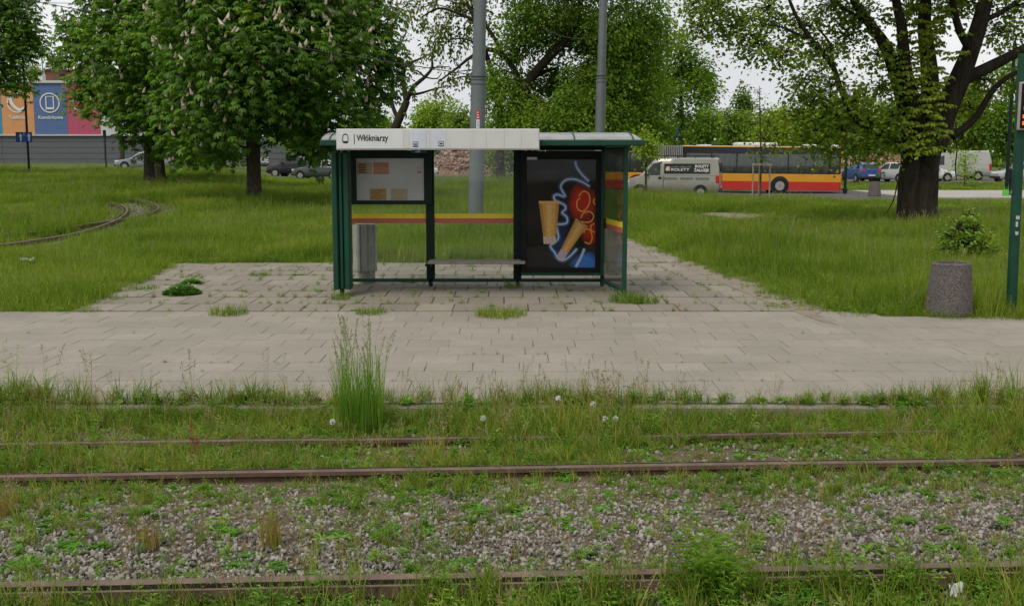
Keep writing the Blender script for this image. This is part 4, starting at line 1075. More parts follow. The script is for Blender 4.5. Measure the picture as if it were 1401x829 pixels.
def vehicle(name, label, cat, loc, rz, low, up, W, wheels, wr, wins, body, screen=True, rear=True, group=None, tails=None, heads=None, bumper=True, wt=0.80, slope=0.12):
    """low: (x, zbot, ztop, halfwidth); up: (x, zroof, halfwidth at roof); wins: side panes as (x, t) polygons"""
    root = empty(name, loc, rz); tag(root, label, cat, group)
    lowS = []
    xs = sorted(set([a[0] for a in low] + list(np.linspace(low[0][0], low[-1][0], 18))))
    def ring(x):
        zb, zt, h = (lerp_tab(low, x, k) for k in (1, 2, 3)); H = []
        H = [(h * .90, zb), (h * .985, zb + .10), (h, zb + (zt - zb) * .45), (h * .985, zb + (zt - zb) * .75), (h * .955, zt - .035), (h * .90, zt), (h * .45, zt + .018)]
        return [(x, -a, z) for a, z in H] + [(x, a, z) for a, z in reversed(H)]
    m = MB(); loft(m, [ring(x) for x in xs]); b = m.build('body', body, root, smooth=38)
    ux = sorted(set([a[0] for a in up] + list(np.linspace(up[0][0], up[-1][0], 14))))
    belt = lambda x: lerp_tab(low, x, 2) - .02
    wb = lambda x: lerp_tab(low, x, 3) * .955
    def uring(x):
        zr, hr = lerp_tab(up, x, 1), lerp_tab(up, x, 2); z0 = belt(x); zr = max(zr, z0 + .012); hb = wb(x)
        H = [(hb, z0), (hb + (hr - hb) * .5, z0 + (zr - z0) * .5), (hr, zr - min(.06, (zr - z0) * .3)), (hr * .93, zr - .012), (hr * .5, zr + .012)]
        return [(x, -a, z) for a, z in H] + [(x, a, z) for a, z in reversed(H)]
    m = MB(); loft(m, [uring(x) for x in ux]); m.build('cabin', body, root, smooth=38)
    def sp(x, t, s, off=.012):
        z0, zr = belt(x), lerp_tab(up, x, 1); hb, hr = wb(x), lerp_tab(up, x, 2)
        return (x, s * (hb + (hr - hb) * t + off), z0 + (zr - z0) * t)
    for s in (-1, 1):
        for poly in wins:
            m = MB(); m.add([sp(x, t, s) for x, t in poly], [tuple(range(len(poly)))]); m.build('side_window', M_carglass, root)
    def endglass(i0, i1, nm, t0=.12, t1=.9):
        (xa, za, ha), (xb, zb_, hb_) = up[i0], up[i1]
        pts = []
        for t in (t0, t1):
            x = xa + (xb - xa) * t; z = za + (zb_ - za) * t; h = (wb(x) + (hb_ - wb(x)) * t) * .88
            n = Vector((-(zb_ - za), 0, (xb - xa))); n = n if n.z > 0 else -n; n.normalize()
            for s in (-1, 1): pts.append((x + n.x * .02, s * h, z + n.z * .02))
        m = MB(); m.add(pts, [(0, 1, 3, 2)]); m.build(nm, M_carglass, root)
    if screen: endglass(0, 1, 'windscreen')
    if rear: endglass(-1, -2, 'rear_window')
    for x in wheels:
        for s in (-1, 1):
            hw = lerp_tab(low, x, 3)
            MB().lathe([(wr * 1.16, -.02), (wr * 1.16, .012), (0.0, .012)] if s > 0 else [(0.0, -.012), (wr * 1.16, -.012), (wr * 1.16, .02)], 22, (x, s * hw, wr * 1.02), 'y').build('wheel_arch', M_plastic, root)
            wheel(root, x, s * (hw - .045), wr, s)
    xf, xe = low[0][0], low[-1][0]
    for s in (-1, 1):
        (hx, hz0, hz1, hy0, hy1) = heads or (xf + .06, .62, .76, .42, .68)
        MB().box(hx - .05, hx + .22, min(s * hy0, s * hy1) * W / 1.7, max(s * hy0, s * hy1) * W / 1.7, hz0, hz1).build('headlight', M_lamp_clear, root, bevel=.03)
        (tx, tz0, tz1, ty0, ty1) = tails or (xe - .04, .75, .98, .50, .74)
        MB().box(tx - .14, tx + .055, min(s * ty0, s * ty1) * W / 1.7, max(s * ty0, s * ty1) * W / 1.7, tz0, tz1).build('tail_light', M_lamp_red, root, bevel=.03)
        xm = up[0][0] + .42; MB().box(xm - .07, xm + .09, s * (wb(xm) + .02) if s > 0 else s * (wb(xm) + .2), s * (wb(xm) + .2) if s > 0 else s * (wb(xm) + .02), belt(xm) + .04, belt(xm) + .17).build('wing_mirror', body, root, bevel=.03)
    if bumper:
        zb = low[len(low) // 2][1]
        MB().box(xf - .05, xf + .25, -W * .44, W * .44, zb + .08, zb + .26).build('bumper', M_plastic, root, bevel=.05)
        MB().box(xe - .25, xe + .05, -W * .44, W * .44, zb + .08, zb + .26).build('bumper', M_plastic, root, bevel=.05)
        MB().box(xe + .052, xe + .062, -.26, .26, zb + .28, zb + .39).build('number_plate', M_plate, root)
    return root
# silver delivery van in front of the bus
M_van = carpaint('silver_beige_paint', (0.225, 0.225, 0.195))
Yv = 62.4
XPY[0] = 240
vx = XX(922, Yv)
van = vehicle('delivery_van', 'silver beige delivery van with black shutter advert parked before the bus', 'van', (vx, Yv, tz(vx, Yv)), R(-15),
    [(-2.52, .42, .80, .72), (-2.40, .30, .98, .88), (-1.95, .26, 1.12, .96), (-1.45, .26, 1.22, .98), (2.35, .28, 1.22, .98), (2.5, .34, 1.22, .95)],
    [(-1.75, 1.14, .86), (-1.12, 1.90, .80), (-.95, 2.06, .78), (-.70, 2.12, .78), (2.30, 2.12, .80), (2.42, 2.06, .80), (2.5, 1.6, .88)], 1.96, (-1.72, 1.55), .33,
    [[(-1.52, .06), (-.62, .02), (-.62, .78), (-1.02, .78)]], M_van, screen=True, rear=False, tails=(2.47, .80, 1.22, .80, .86), heads=(-2.42, .68, .92, .45, .76))
M_vanblack = plain('black_vinyl', (0.012, 0.015, 0.014), .4); M_vanwhite = plain('white_vinyl', (.55, .55, .52), .5); M_vangrey = plain('grey_green_vinyl', (.10, .14, .12), .5); M_pink = plain('pink_vinyl', (.48, .33, .28), .5)
def vz(t): return 1.20 + .92 * t
def vs_(x, z, off=.02): return Vector((x, -(.936 + (.79 - .936) * (z - 1.2) / .92 + off), z))
pn = MB(); pn.add([vs_(-.42, 1.30), vs_(2.02, 1.30), vs_(2.02, 1.82), vs_(-.42, 1.82)], [(0, 1, 2, 3)]); pn = pn.build('advert_panel', M_vanblack, van)
upv = (vs_(0, 1.8) - vs_(0, 1.3)).normalized()
text_mesh('lettering', 'ROLETY', .20, M_vanwhite, pn, vs_(-.05, 1.44, .028), up=upv, width=1.35, bold=.002, depth=.001)
text_mesh('lettering', 'ROLETY', .20, M_vanwhite, pn, vs_(1.22, 1.62, .028), up=upv, width=1.0, bold=.006, depth=.001)
text_mesh('lettering', 'ŻALUZJE', .20, M_vanwhite, pn, vs_(1.18, 1.41, .028), up=upv, width=1.0, bold=.006, depth=.001)
for k in range(9):
    m = MB(); x = -.05 + k * .12; m.add([vs_(x, 1.62, .028), vs_(x + .09, 1.62, .028), vs_(x + .09, 1.66 + .02 * (k % 3), .028), vs_(x, 1.66 + .02 * (k % 3), .028)], [(0, 1, 2, 3)]); m.build('faint_print', M_vangrey, pn)
m = MB(); m.add([vs_(-.36, 1.50, .028), vs_(-.28, 1.44, .028), vs_(-.11, 1.44, .028), vs_(-.11, 1.67, .028), vs_(-.28, 1.67, .028)], [(0, 1, 2, 3, 4)]); m.build('advert_emblem', M_pink, pn)
for k in range(20):
    x = -.40 + k * .12
    if k % 7 == 6: continue
    MB().box(x, x + .085, -1.002, -.99, 1.02, 1.10 - .02 * (k % 2)).build('side_print', M_vangrey, van)
MB().box(-.46, -.44, -.995, -.975, .45, 1.18).build('door_seam', M_plastic, van)
MB().box(-.72, -.55, -1.0, -.97, 1.02, 1.12).build('door_handle', M_plastic, van)
m = MB()
for x in (-.6, .3, 1.2, 2.1): m.tube([(x, -.72, 2.1), (x, -.72, 2.22), (x, .72, 2.22), (x, .72, 2.1)], .022, 5)
for y in (-.72, 0, .72): m.tube([(-.9, y, 2.24), (2.3, y, 2.24)], .022, 5)
m.build('roof_rack', M_plastic, van)
for s in (-1, 1): MB().box(2.49, 2.53, min(s * .1, s * .75), max(s * .1, s * .75), 1.38, 1.86).build('rear_window', M_carglass, van)

# articulated city bus, side on (rear at x = 0, front at x = -18)
Yb_ = 71.0
bus = empty('city_bus', (XX(1151.5, Yb_), Yb_ + 1.27, -.33)); bus.rotation_euler = (0, R(.62), R(-2))
tag(bus, 'articulated yellow and red city bus with black window band', 'bus')
M_byellow = carpaint('bus_yellow', (0.56, 0.25, 0.012)); M_bred = carpaint('bus_red', (0.42, 0.018, 0.014)); M_bblack = plain('bus_black_gloss', (.012, .013, .014), .15)
M_bwin = glassmat('bus_window_glass', (0.62, 0.65, 0.65), .10, 2.2, (.22, .24, .24)); M_bwhite = paint('bus_roof_white', (.58, .58, .56), .5); M_bellows = paint('grey_rubber_bellows', (.24, .24, .225), .8)  # bus panes carry a grey veil that paints in window reflections
def bus_section(x0, x1, wins, arches, tail=False):
    for y0, s in ((-1.27, -1), (1.22, 1)):
        xs = [x0, x1]
        for k in range(0, len(xs), 2):
            MB().box(xs[k], xs[k + 1], y0, y0 + .05, .20, .72).build('red_skirt', M_bred, bus, bevel=.01)
        for a in arches:
            yo = y0 - .003 if s < 0 else y0 + .053
            MB().lathe([(.57, -.05), (.57, 0.0), (.52, .004), (0.0, .004)] if s > 0 else [(0.0, -.004), (.52, -.004), (.57, 0.0), (.57, .05)], 26, (a, yo, .50), 'y').build('wheel_arch', M_plastic, bus)
        MB().box(x0, x1, y0, y0 + .05, .723, 1.20).build('yellow_band', M_byellow, bus, bevel=.01)
        MB().box(x0, x1, y0 + .01, y0 + .05, 1.203, 1.28).build('sill', M_bblack, bus)
        MB().box(x0, x1, y0 + .01, y0 + .05, 2.42, 2.80).build('header', M_bblack, bus, bevel=.01)
        MB().box(x0, x1, y0 - .004, y0 + .12, 2.803, 2.87).build('roof_edge', M_byellow, bus, bevel=.02)
        for a, b_ in wins:
            MB().box(a + .03, b_ - .03, y0 + .015, y0 + .025, 1.28, 2.42).build('window', M_bwin, bus)
        for e in sorted(set([x0] + [w[0] for w in wins] + [w[1] for w in wins] + [x1])):
            MB().box(e - .045, e + .045, y0 + .008, y0 + .05, 1.281, 2.419).build('window_post', M_bblack, bus)
    MB().box(x0, x1, -1.14, 1.14, 2.84, 2.90).build('roof', M_bwhite, bus)
    MB().box(x0, x1, -1.2, 1.2, .31, .42).build('floor', M_plastic, bus)
bus_section(-9.75, -.06, [(-9.6 + 1.58 * k, -9.6 + 1.58 * (k + 1)) for k in range(6)], [-3.75], True)
bus_section(-18, -11.45, [(-17.4 + 1.45 * k, -17.4 + 1.45 * (k + 1)) for k in range(4)], [-15.3, -12.6])
m = MB(); N = 15
for k in range(N):
    x0 = -11.45 + 1.7 * k / N; x1 = -11.45 + 1.7 * (k + .55) / N
    for (a, b_, c, d) in ((-1.24, -1.12, .35, 2.86), (1.12, 1.24, .35, 2.86), (-1.12, 1.12, 2.78, 2.88)): m.box(x0, x1, a, b_, c, d)
bl = m.build('bellows', M_bellows, bus)
m = MB(); m.box(-11.45, -9.75, -1.15, -1.1, .35, 2.8); m.box(-11.45, -9.75, 1.1, 1.15, .35, 2.8); m.box(-11.45, -9.75, -1.1, 1.1, 2.74, 2.78)
m.build('bellows_lining', M_plastic, bl)
MB().box(-.055, .03, -1.27, 1.27, .20, .72).build('rear_panel', M_bred, bus, bevel=.03)
MB().box(-.055, .03, -1.27, 1.27, .723, 1.30).build('rear_panel', M_byellow, bus, bevel=.03)
MB().box(-.055, .03, -1.27, -1.12, 1.303, 2.86).build('rear_pillar', M_byellow, bus, bevel=.03)
MB().box(-.055, .03, 1.12, 1.27, 1.303, 2.86).build('rear_pillar', M_byellow, bus, bevel=.03)
MB().box(-.05, .0, -1.118, 1.118, 1.31, 2.85).build('rear_window', M_bblack, bus)
for s in (-1, 1):
    MB().box(.031, .06, min(s * 1.0, s * 1.2), max(s * 1.0, s * 1.2), .78, 1.25).build('tail_light', M_lamp_red, bus)
    MB().box(.031, .07, min(s * .5, s * 1.22), max(s * .5, s * 1.22), .36, .60).build('bumper_corner', M_bwhite, bus, bevel=.02)
MB().box(-18.12, -18.0, -1.25, 1.25, .3, 1.2).build('front_panel', M_byellow, bus, bevel=.05)
MB().box(-18.08, -18.0, -1.22, 1.22, 1.22, 2.86).build('windscreen', M_bblack, bus, bevel=.04)
for a, b_, z in ((-6.4, -3.9, 3.12), (-2.0, -.15, 3.04), (-8.7, -8.0, 2.96)):
    MB().box(a, b_, -.95, .95, 2.895, z).build('roof_unit', M_bwhite, bus, bevel=.08, seg=2)
for x in (-3.75, -12.6, -15.3):
    for s in (-1, 1): wheel(bus, x, s * 1.24, .48, s)
M_seat = plain('bus_seat_cloth', (.08, .035, .03), .9)
for k in range(9):
    x = -9.2 + k * 1.0
    for y in (-.8, .8):
        if x < -.5: MB().box(x, x + .12, y - .35, y + .35, .45, 1.55).build('seat', M_seat, bus, bevel=.04)
for x in (-8.1, -5.6, -4.2, -2.2): MB().tube([(x, -.35, .42), (x, -.35, 2.84)], .02, 6).build('grab_pole', M_byellow, bus)

# parked and passing cars
HATCH_LOW = [(-2.0, .34, .62, .70), (-1.88, .24, .74, .80), (-1.2, .20, .86, .86), (-.75, .20, .93, .87), (1.5, .22, .98, .87), (1.85, .26, .96, .84), (2.0, .36, .88, .76)]
HATCH_UP = [(-.98, .90, .74), (-.25, 1.40, .63), (.1, 1.46, .63), (1.2, 1.44, .62), (1.55, 1.34, .62), (1.98, .94, .74)]
HATCH_WIN = [[(-.72, .10), (.22, .08), (.22, .86), (-.16, .86)], [(.32, .08), (1.12, .08), (1.12, .84), (.32, .86)], [(1.2, .12), (1.62, .2), (1.42, .72), (1.2, .82)]]
SEDAN_LOW = [(-2.2, .34, .60, .70), (-2.08, .24, .72, .80), (-1.3, .20, .86, .86), (-.85, .20, .92, .87), (1.5, .22, .96, .87), (2.1, .26, .98, .82), (2.25, .36, .88, .74)]
SEDAN_UP = [(-1.1, .89, .74), (-.35, 1.36, .62), (.0, 1.42, .62), (.85, 1.40, .61), (1.75, .98, .72)]
SEDAN_WIN = [[(-.82, .10), (.12, .08), (.12, .86), (-.26, .86)], [(.22, .08), (.98, .08), (.78, .84), (.22, .86)]]
BEETLE_LOW = [(-2.02, .36, .58, .62), (-1.85, .25, .74, .78), (-1.4, .20, .86, .85), (-.9, .20, .90, .87), (1.2, .20, .93, .88), (1.75, .25, .86, .82), (2.03, .36, .66, .66)]
BEETLE_UP = [(-1.05, .88, .72), (-.55, 1.30, .62), (-.05, 1.48, .60), (.5, 1.49, .60), (1.0, 1.32, .62), (1.6, .92, .70)]
BEETLE_WIN = [[(-.72, .12), (.28, .08), (.28, .86), (-.02, .86), (-.42, .80)], [(.38, .08), (1.12, .12), (.82, .74), (.38, .86)]]
SUV_LOW = [(-2.2, .40, .80, .74), (-2.05, .30, .95, .84), (-1.3, .28, 1.05, .90), (-.9, .28, 1.10, .91), (1.9, .30, 1.14, .91), (2.2, .36, 1.08, .86)]
SUV_UP = [(-1.15, 1.06, .80), (-.5, 1.62, .68), (-.1, 1.70, .68), (1.7, 1.68, .68), (2.15, 1.12, .78)]
SUV_WIN = [[(-.85, .10), (.1, .08), (.1, .86), (-.42, .86)], [(.2, .08), (1.05, .08), (1.05, .86), (.2, .86)], [(1.15, .08), (1.85, .12), (1.62, .82), (1.15, .86)]]
def car(label, px, Y, rz, kind, col, dz=0.0, grp='cars parked beyond the meadow'):
    x = XX(px, Y); low, up, wins, W = {'hatch': (HATCH_LOW, HATCH_UP, HATCH_WIN, 1.72), 'sedan': (SEDAN_LOW, SEDAN_UP, SEDAN_WIN, 1.74), 'beetle': (BEETLE_LOW, BEETLE_UP, BEETLE_WIN, 1.74), 'suv': (SUV_LOW, SUV_UP, SUV_WIN, 1.82)}[kind]
    wh = {'hatch': (-1.25, 1.28), 'sedan': (-1.38, 1.38), 'beetle': (-1.28, 1.26), 'suv': (-1.35, 1.42)}[kind]
    return vehicle('car', label, 'car', (x, Y, tz(x, Y) + .035 + dz), R(rz), low, up, W, wh, .36 if kind == 'suv' else .315, wins, carpaint('car_paint_%s' % label.split()[0], col), group=grp)
car('silver saloon driving past behind the pair of chestnut trunks', 199, 92, 4, 'sedan', (.20, .22, .23))
car('dark grey beetle shaped car beside the left shelter column', 438, 87, -8, 'beetle', (.045, .055, .055))
car('black off road car behind the dark beetle shaped car', 404, 93.5, -14, 'suv', (.012, .012, .014))
car('white car partly hidden behind the timetable case', 566, 94, 183, 'hatch', (.55, .56, .56))
car('blue hatchback seen from behind at the tail of the bus', 1176, 86, -82, 'hatch', (.02, .06, .26))
car('pale silver hatchback parked next to the big tree trunk', 1222, 86, -58, 'hatch', (.42, .44, .45))
car('white hatchback nose peeping out right of the big tree trunk', 1268, 88, 182, 'hatch', (.55, .56, .56))
car('grey hatchback parked behind the person at the lamp post', 1396, 86, 3, 'hatch', (.32, .33, .34))
M_vanw = carpaint('white_van_paint', (.31, .32, .29)); wx = XX(1302, 92)
vehicle('panel_van', 'white panel van half hidden by a shrub behind the big tree', 'van', (wx, 92, tz(wx, 92) + .035), R(-6),
    [(-2.75, .42, .85, .75), (-2.55, .32, 1.02, .92), (-1.95, .3, 1.2, .99), (2.6, .32, 1.25, .99), (2.75, .4, 1.25, .95)],
    [(-1.95, 1.2, .88), (-1.25, 2.05, .82), (-.95, 2.28, .80), (2.4, 2.32, .80), (2.6, 2.22, .80), (2.75, 1.6, .9)], 1.98, (-1.85, 1.75), .34, [[(-1.68, .06), (-.85, .02), (-.85, .72), (-1.2, .72)]], M_vanw, rear=False, tails=(2.72, .8, 1.3, .80, .86))
M_vb = plain('van_blind_glass', (.03, .03, .03), .1)

# ------------------------------------------------------------------ the person waiting by the lamp post
def person(x, y, z, label):
    me = bpy.data.meshes.new('body')
    J = [((0, 0, .95), .155), ((0, 0, 1.18), .16), ((0, .01, 1.42), .155), ((0, 0, 1.53), .062), ((0, -.02, 1.60), .085), ((0, -.02, 1.72), .085),
         ((.09, 0, .88), .10), ((.10, -.02, .50), .072), ((.10, .01, .10), .052), ((.11, -.10, .04), .042), ((-.09, 0, .88), .10), ((-.12, .04, .50), .072), ((-.13, .09, .10), .052), ((-.14, -.02, .04), .042),
         ((.19, 0, 1.40), .066), ((.24, .02, 1.14), .052), ((.22, -.06, .90), .040), ((-.19, 0, 1.40), .066), ((-.25, .02, 1.14), .052), ((-.27, -.03, .88), .040)]
    E = [(0, 1), (1, 2), (2, 3), (3, 4), (4, 5), (0, 6), (6, 7), (7, 8), (8, 9), (0, 10), (10, 11), (11, 12), (12, 13), (2, 14), (14, 15), (15, 16), (2, 17), (17, 18), (18, 19)]
    hand = lambda s, c: [((c[0] + s * dx, c[1] + dy, c[2] - .05), .011) for dx, dy in ((.02, -.025), (.008, -.012), (0, .004), (-.004, .02))]
    for s, wi in ((1, 16), (-1, 19)):
        c = J[wi][0]; J.append(((c[0], c[1], c[2] - .06), .030)); pi = len(J) - 1; E.append((wi, pi))
        for dy, L in ((-.028, .07), (-.010, .085), (.008, .08), (.026, .065)):
            J.append(((c[0], c[1] + dy, c[2] - .06 - L), .010)); E.append((pi, len(J) - 1))
        J.append(((c[0] - s * .03, c[1] - .045, c[2] - .07), .011)); E.append((pi, len(J) - 1))
    me.from_pydata([j[0] for j in J], E, [])
    o = bpy.data.objects.new('person_tmp', me); C.objects.link(o)
    md = o.modifiers.new('skin', 'SKIN'); md.use_smooth_shade = True
    if not me.skin_vertices: me.attributes  # layer is made by the modifier below
    bm = bmesh.new(); bm.from_mesh(me); lay = bm.verts.layers.skin.verify()
    for v, j in zip(bm.verts, J): v[lay].radius = (j[1], j[1] * (.72 if j[0][2] > .9 and abs(j[0][0]) < .05 and j[1] > .1 else 1)); v[lay].use_root = False
    bm.verts.ensure_lookup_table(); bm.verts[0][lay].use_root = True
    bm.to_mesh(me); bm.free()
    o.modifiers.new('sub', 'SUBSURF').levels = 2; o.modifiers['sub'].render_levels = 2
    dg = bpy.context.evaluated_depsgraph_get(); em = bpy.data.meshes.new_from_object(o.evaluated_get(dg)); bpy.data.objects.remove(o)
    M_coat = plain('dark_coat_cloth', (.014, .015, .020), .9); M_skin = plain('skin', (.42, .25, .18), .6); M_jeans = plain('dark_trousers', (.016, .018, .028), .9); M_shoe = plain('black_shoe', (.01, .01, .01), .5)
    for m_ in (M_coat, M_skin, M_jeans, M_shoe): em.materials.append(m_)
    for p_ in em.polygons:
        c = p_.center; p_.use_smooth = True
        p_.material_index = 1 if c.z > 1.515 or (c.z < .88 and abs(c.x) > .185 and c.z > .6) else 3 if c.z < .10 else 2 if c.z < .86 else 0
    root = empty('person', (x, y, z), R(20)); tag(root, label, 'person')
    em.name = 'body'; link('body', em, root)
    MB().lathe([(.0, 1.79), (.06, 1.775), (.095, 1.72), (.10, 1.66), (.088, 1.60), (.07, 1.585)], 16, (0, .005, 0)).build('hair', plain('dark_hair', (.02, .015, .012), .8), root, smooth=True)
    MB().lathe([(.012, 1.655), (.016, 1.63), (.004, 1.62)], 6, (0, -.105, 0)).build('nose', M_skin, root)
    return root
Yp = 65.0
px_ = XX(1381, Yp)
person(px_, Yp, -.18, 'person in dark clothes waiting behind the green pole on the far platform')
bag = MB(); bag.prism([(-.17, 0), (.17, 0), (.15, .34), (.05, .36), (-.05, .36), (-.15, .34)], -.07, .07, 'y')
bag.tube([(-.07, 0, .35), (-.05, 0, .50), (.05, 0, .50), (.07, 0, .35)], .012, 5)
bo = bag.build('shopping_bag', plain('bright_green_plastic', (.10, .42, .06), .5), None, bevel=.02); bo.location = (XX(1371, 64.8), 64.2, -.18)
tag(bo, 'bright green shopping bag on the platform beside the lamp post', 'bag')

# ------------------------------------------------------------------ trees
def barkmat(name, c1, c2, scale=5.0):
    m, nt, nd, ln, b = newmat(name)
    mp = nd.new('ShaderNodeMapping'); mp.inputs['Scale'].default_value = (1, 1, .22); ln.new(pos(nd), mp.inputs['Vector'])
    n = noise(nd, ln, scale * 2, 8, mp.outputs[0], .7, .8); n2 = noise(nd, ln, scale * .3, 4, pos(nd))
    c = ramp(nd, ln, n, [(.35, c1), (.65, c2)]); c = mix_rgb(nd, ln, ramp(nd, ln, n2, [(.45, (0, 0, 0)), (.75, (.35,) * 3)]), c, (.05, .055, .03))
    ln.new(c, b.inputs['Base Color']); b.inputs['Roughness'].default_value = .95; b.inputs['Specular IOR Level'].default_value = .1
    bump(nd, ln, n, 1.0, .05, b); return m
M_bark = barkmat('dark_bark', (.014, .011, .008), (.046, .037, .028))
M_bark2 = barkmat('grey_brown_bark', (.030, .024, .018), (.095, .080, .062), 6)
L_chest = leafmat('chestnut_leaf', (.024, .062, .012), (.064, .130, .026), .50, .45, .06, (.105, .17, .04))
L_maple = leafmat('maple_leaf', (.034, .062, .012), (.080, .125, .022), .48, .5, .04, (.14, .17, .04))
L_fresh = leafmat('fresh_maple_leaf', (.065, .105, .02), (.125, .165, .035), .42, 1.2, .05, (.17, .19, .05))
L_robinia = leafmat('robinia_leaf', (.028, .062, .010), (.070, .125, .020), .50, .35, .04, (.125, .175, .035))
L_olive = leafmat('olive_leaf', (.028, .045, .014), (.070, .095, .028), .32, .4, .04, (.10, .12, .04))
L_lime = leafmat('lime_leaf', (.060, .110, .014), (.125, .185, .028), .42, .35, .04, (.19, .23, .05))
L_mid = leafmat('mid_green_leaf', (.030, .070, .013), (.072, .130, .026), .35, .22, .04, (.12, .165, .04))
L_far = leafmat('far_green_leaf', (.045, .085, .022), (.085, .135, .038), .35, .12, .03, (.125, .165, .055))
L_poplar = leafmat('poplar_leaf', (.035, .065, .022), (.065, .105, .036), .3, .3, .03)
M_blossom = plain('cream_blossom', (.43, .36, .29), .8); M_pinkblossom = plain('rose_blossom', (.45, .10, .11), .8)

def leaf_proto(kind):
    if kind == 'palm':
        V, F = [], []
        for a in (-95, -57, -19, 19, 57, 95):
            L = 1.0 - .0030 * abs(a); w = .20 * L; r = R(a)
            def q(s, t, z): return (t * math.cos(r) * 1 + s * math.sin(r), -t * math.sin(r) * -1 * 0 + s * math.cos(r) - t * math.sin(r), z)
            o = len(V); V += [q(.04, 0, 0), q(.60 * L, w, -.20 * L), q(.92 * L, 0, -.62 * L), q(.60 * L, -w, -.20 * L)]
            F.append((o, o + 1, o + 2, o + 3))
        return np.array(V), np.array(F)
    if kind == 'maple':
        V = [(0, 0, 0), (.42, .15, -.10), (.52, .55, -.18), (.18, .62, -.08), (0, 1.0, -.30), (-.18, .62, -.08), (-.52, .55, -.18), (-.42, .15, -.10)]
        return np.array(V), np.array([(0, 1, 2, 3), (0, 3, 4, 5), (0, 5, 6, 7)])
    w = {'oval': .34, 'thin': .14}[kind]
    return np.array([(0, 0, 0), (w, .45, -.05), (0, 1, -.28), (-w, .45, -.05)]), np.array([(0, 1, 2, 3)])
PROTO = {k: leaf_proto(k) for k in ('palm', 'maple', 'oval', 'thin')}

def leaf_cloud(rng, pts, dirs, size, kind, jit=.35, upbias=.6):
    """one leaf per point, pointing along dirs, upper side up"""
    V0, F0 = PROTO[kind]; n = len(pts); k = len(V0)
    y = dirs + rng.normal(0, jit, (n, 3)); y /= np.linalg.norm(y, axis=1, keepdims=True) + 1e-9
    up = np.tile([0, 0, 1.0], (n, 1)) * upbias + rng.normal(0, .45, (n, 3))
    x = np.cross(y, up); x /= np.linalg.norm(x, axis=1, keepdims=True) + 1e-9
    z = np.cross(x, y)
    s = size * rng.uniform(.65, 1.25, n)
    W = (V0[None, :, 0:1] * x[:, None] + V0[None, :, 1:2] * y[:, None] + V0[None, :, 2:3] * z[:, None]) * s[:, None, None] + pts[:, None]
    F = F0[None] + (np.arange(n) * k)[:, None, None]
    tone = np.repeat(rng.uniform(0, 1, n), k)
    return W.reshape(-1, 3), F.reshape(-1, 4), tone

def curve_pts(a, b, sag, n=5, wob=0.0, rng=None):
    out = []
    L = (b - a).length
    for i in range(n + 1):
        t = i / n; p = a.lerp(b, t) + Vector((0, 0, sag * L * math.sin(math.pi * t)))
        if rng is not None and 0 < i < n: p += Vector(rng.normal(0, wob * L, 3))
        out.append(p)
    return out

def ell_clumps(rng, c, r, n, rmin, rmax, zmin=None, flat=.8):
    out = []
    for i in range(n):
        d = rng.normal(0, 1, 3); d /= np.linalg.norm(d); q = rng.uniform(.25, 1) ** .5
        p = Vector((c[0] + d[0] * r[0] * q, c[1] + d[1] * r[1] * q, c[2] + d[2] * r[2] * q))
        s = rng.uniform(rmin, rmax)
        if zmin is not None and p.z - s * flat * .6 < zmin: p.z = zmin + s * flat * .6 + rng.uniform(0, .4)
        out.append((p, (s, s, s * flat)))
    return out

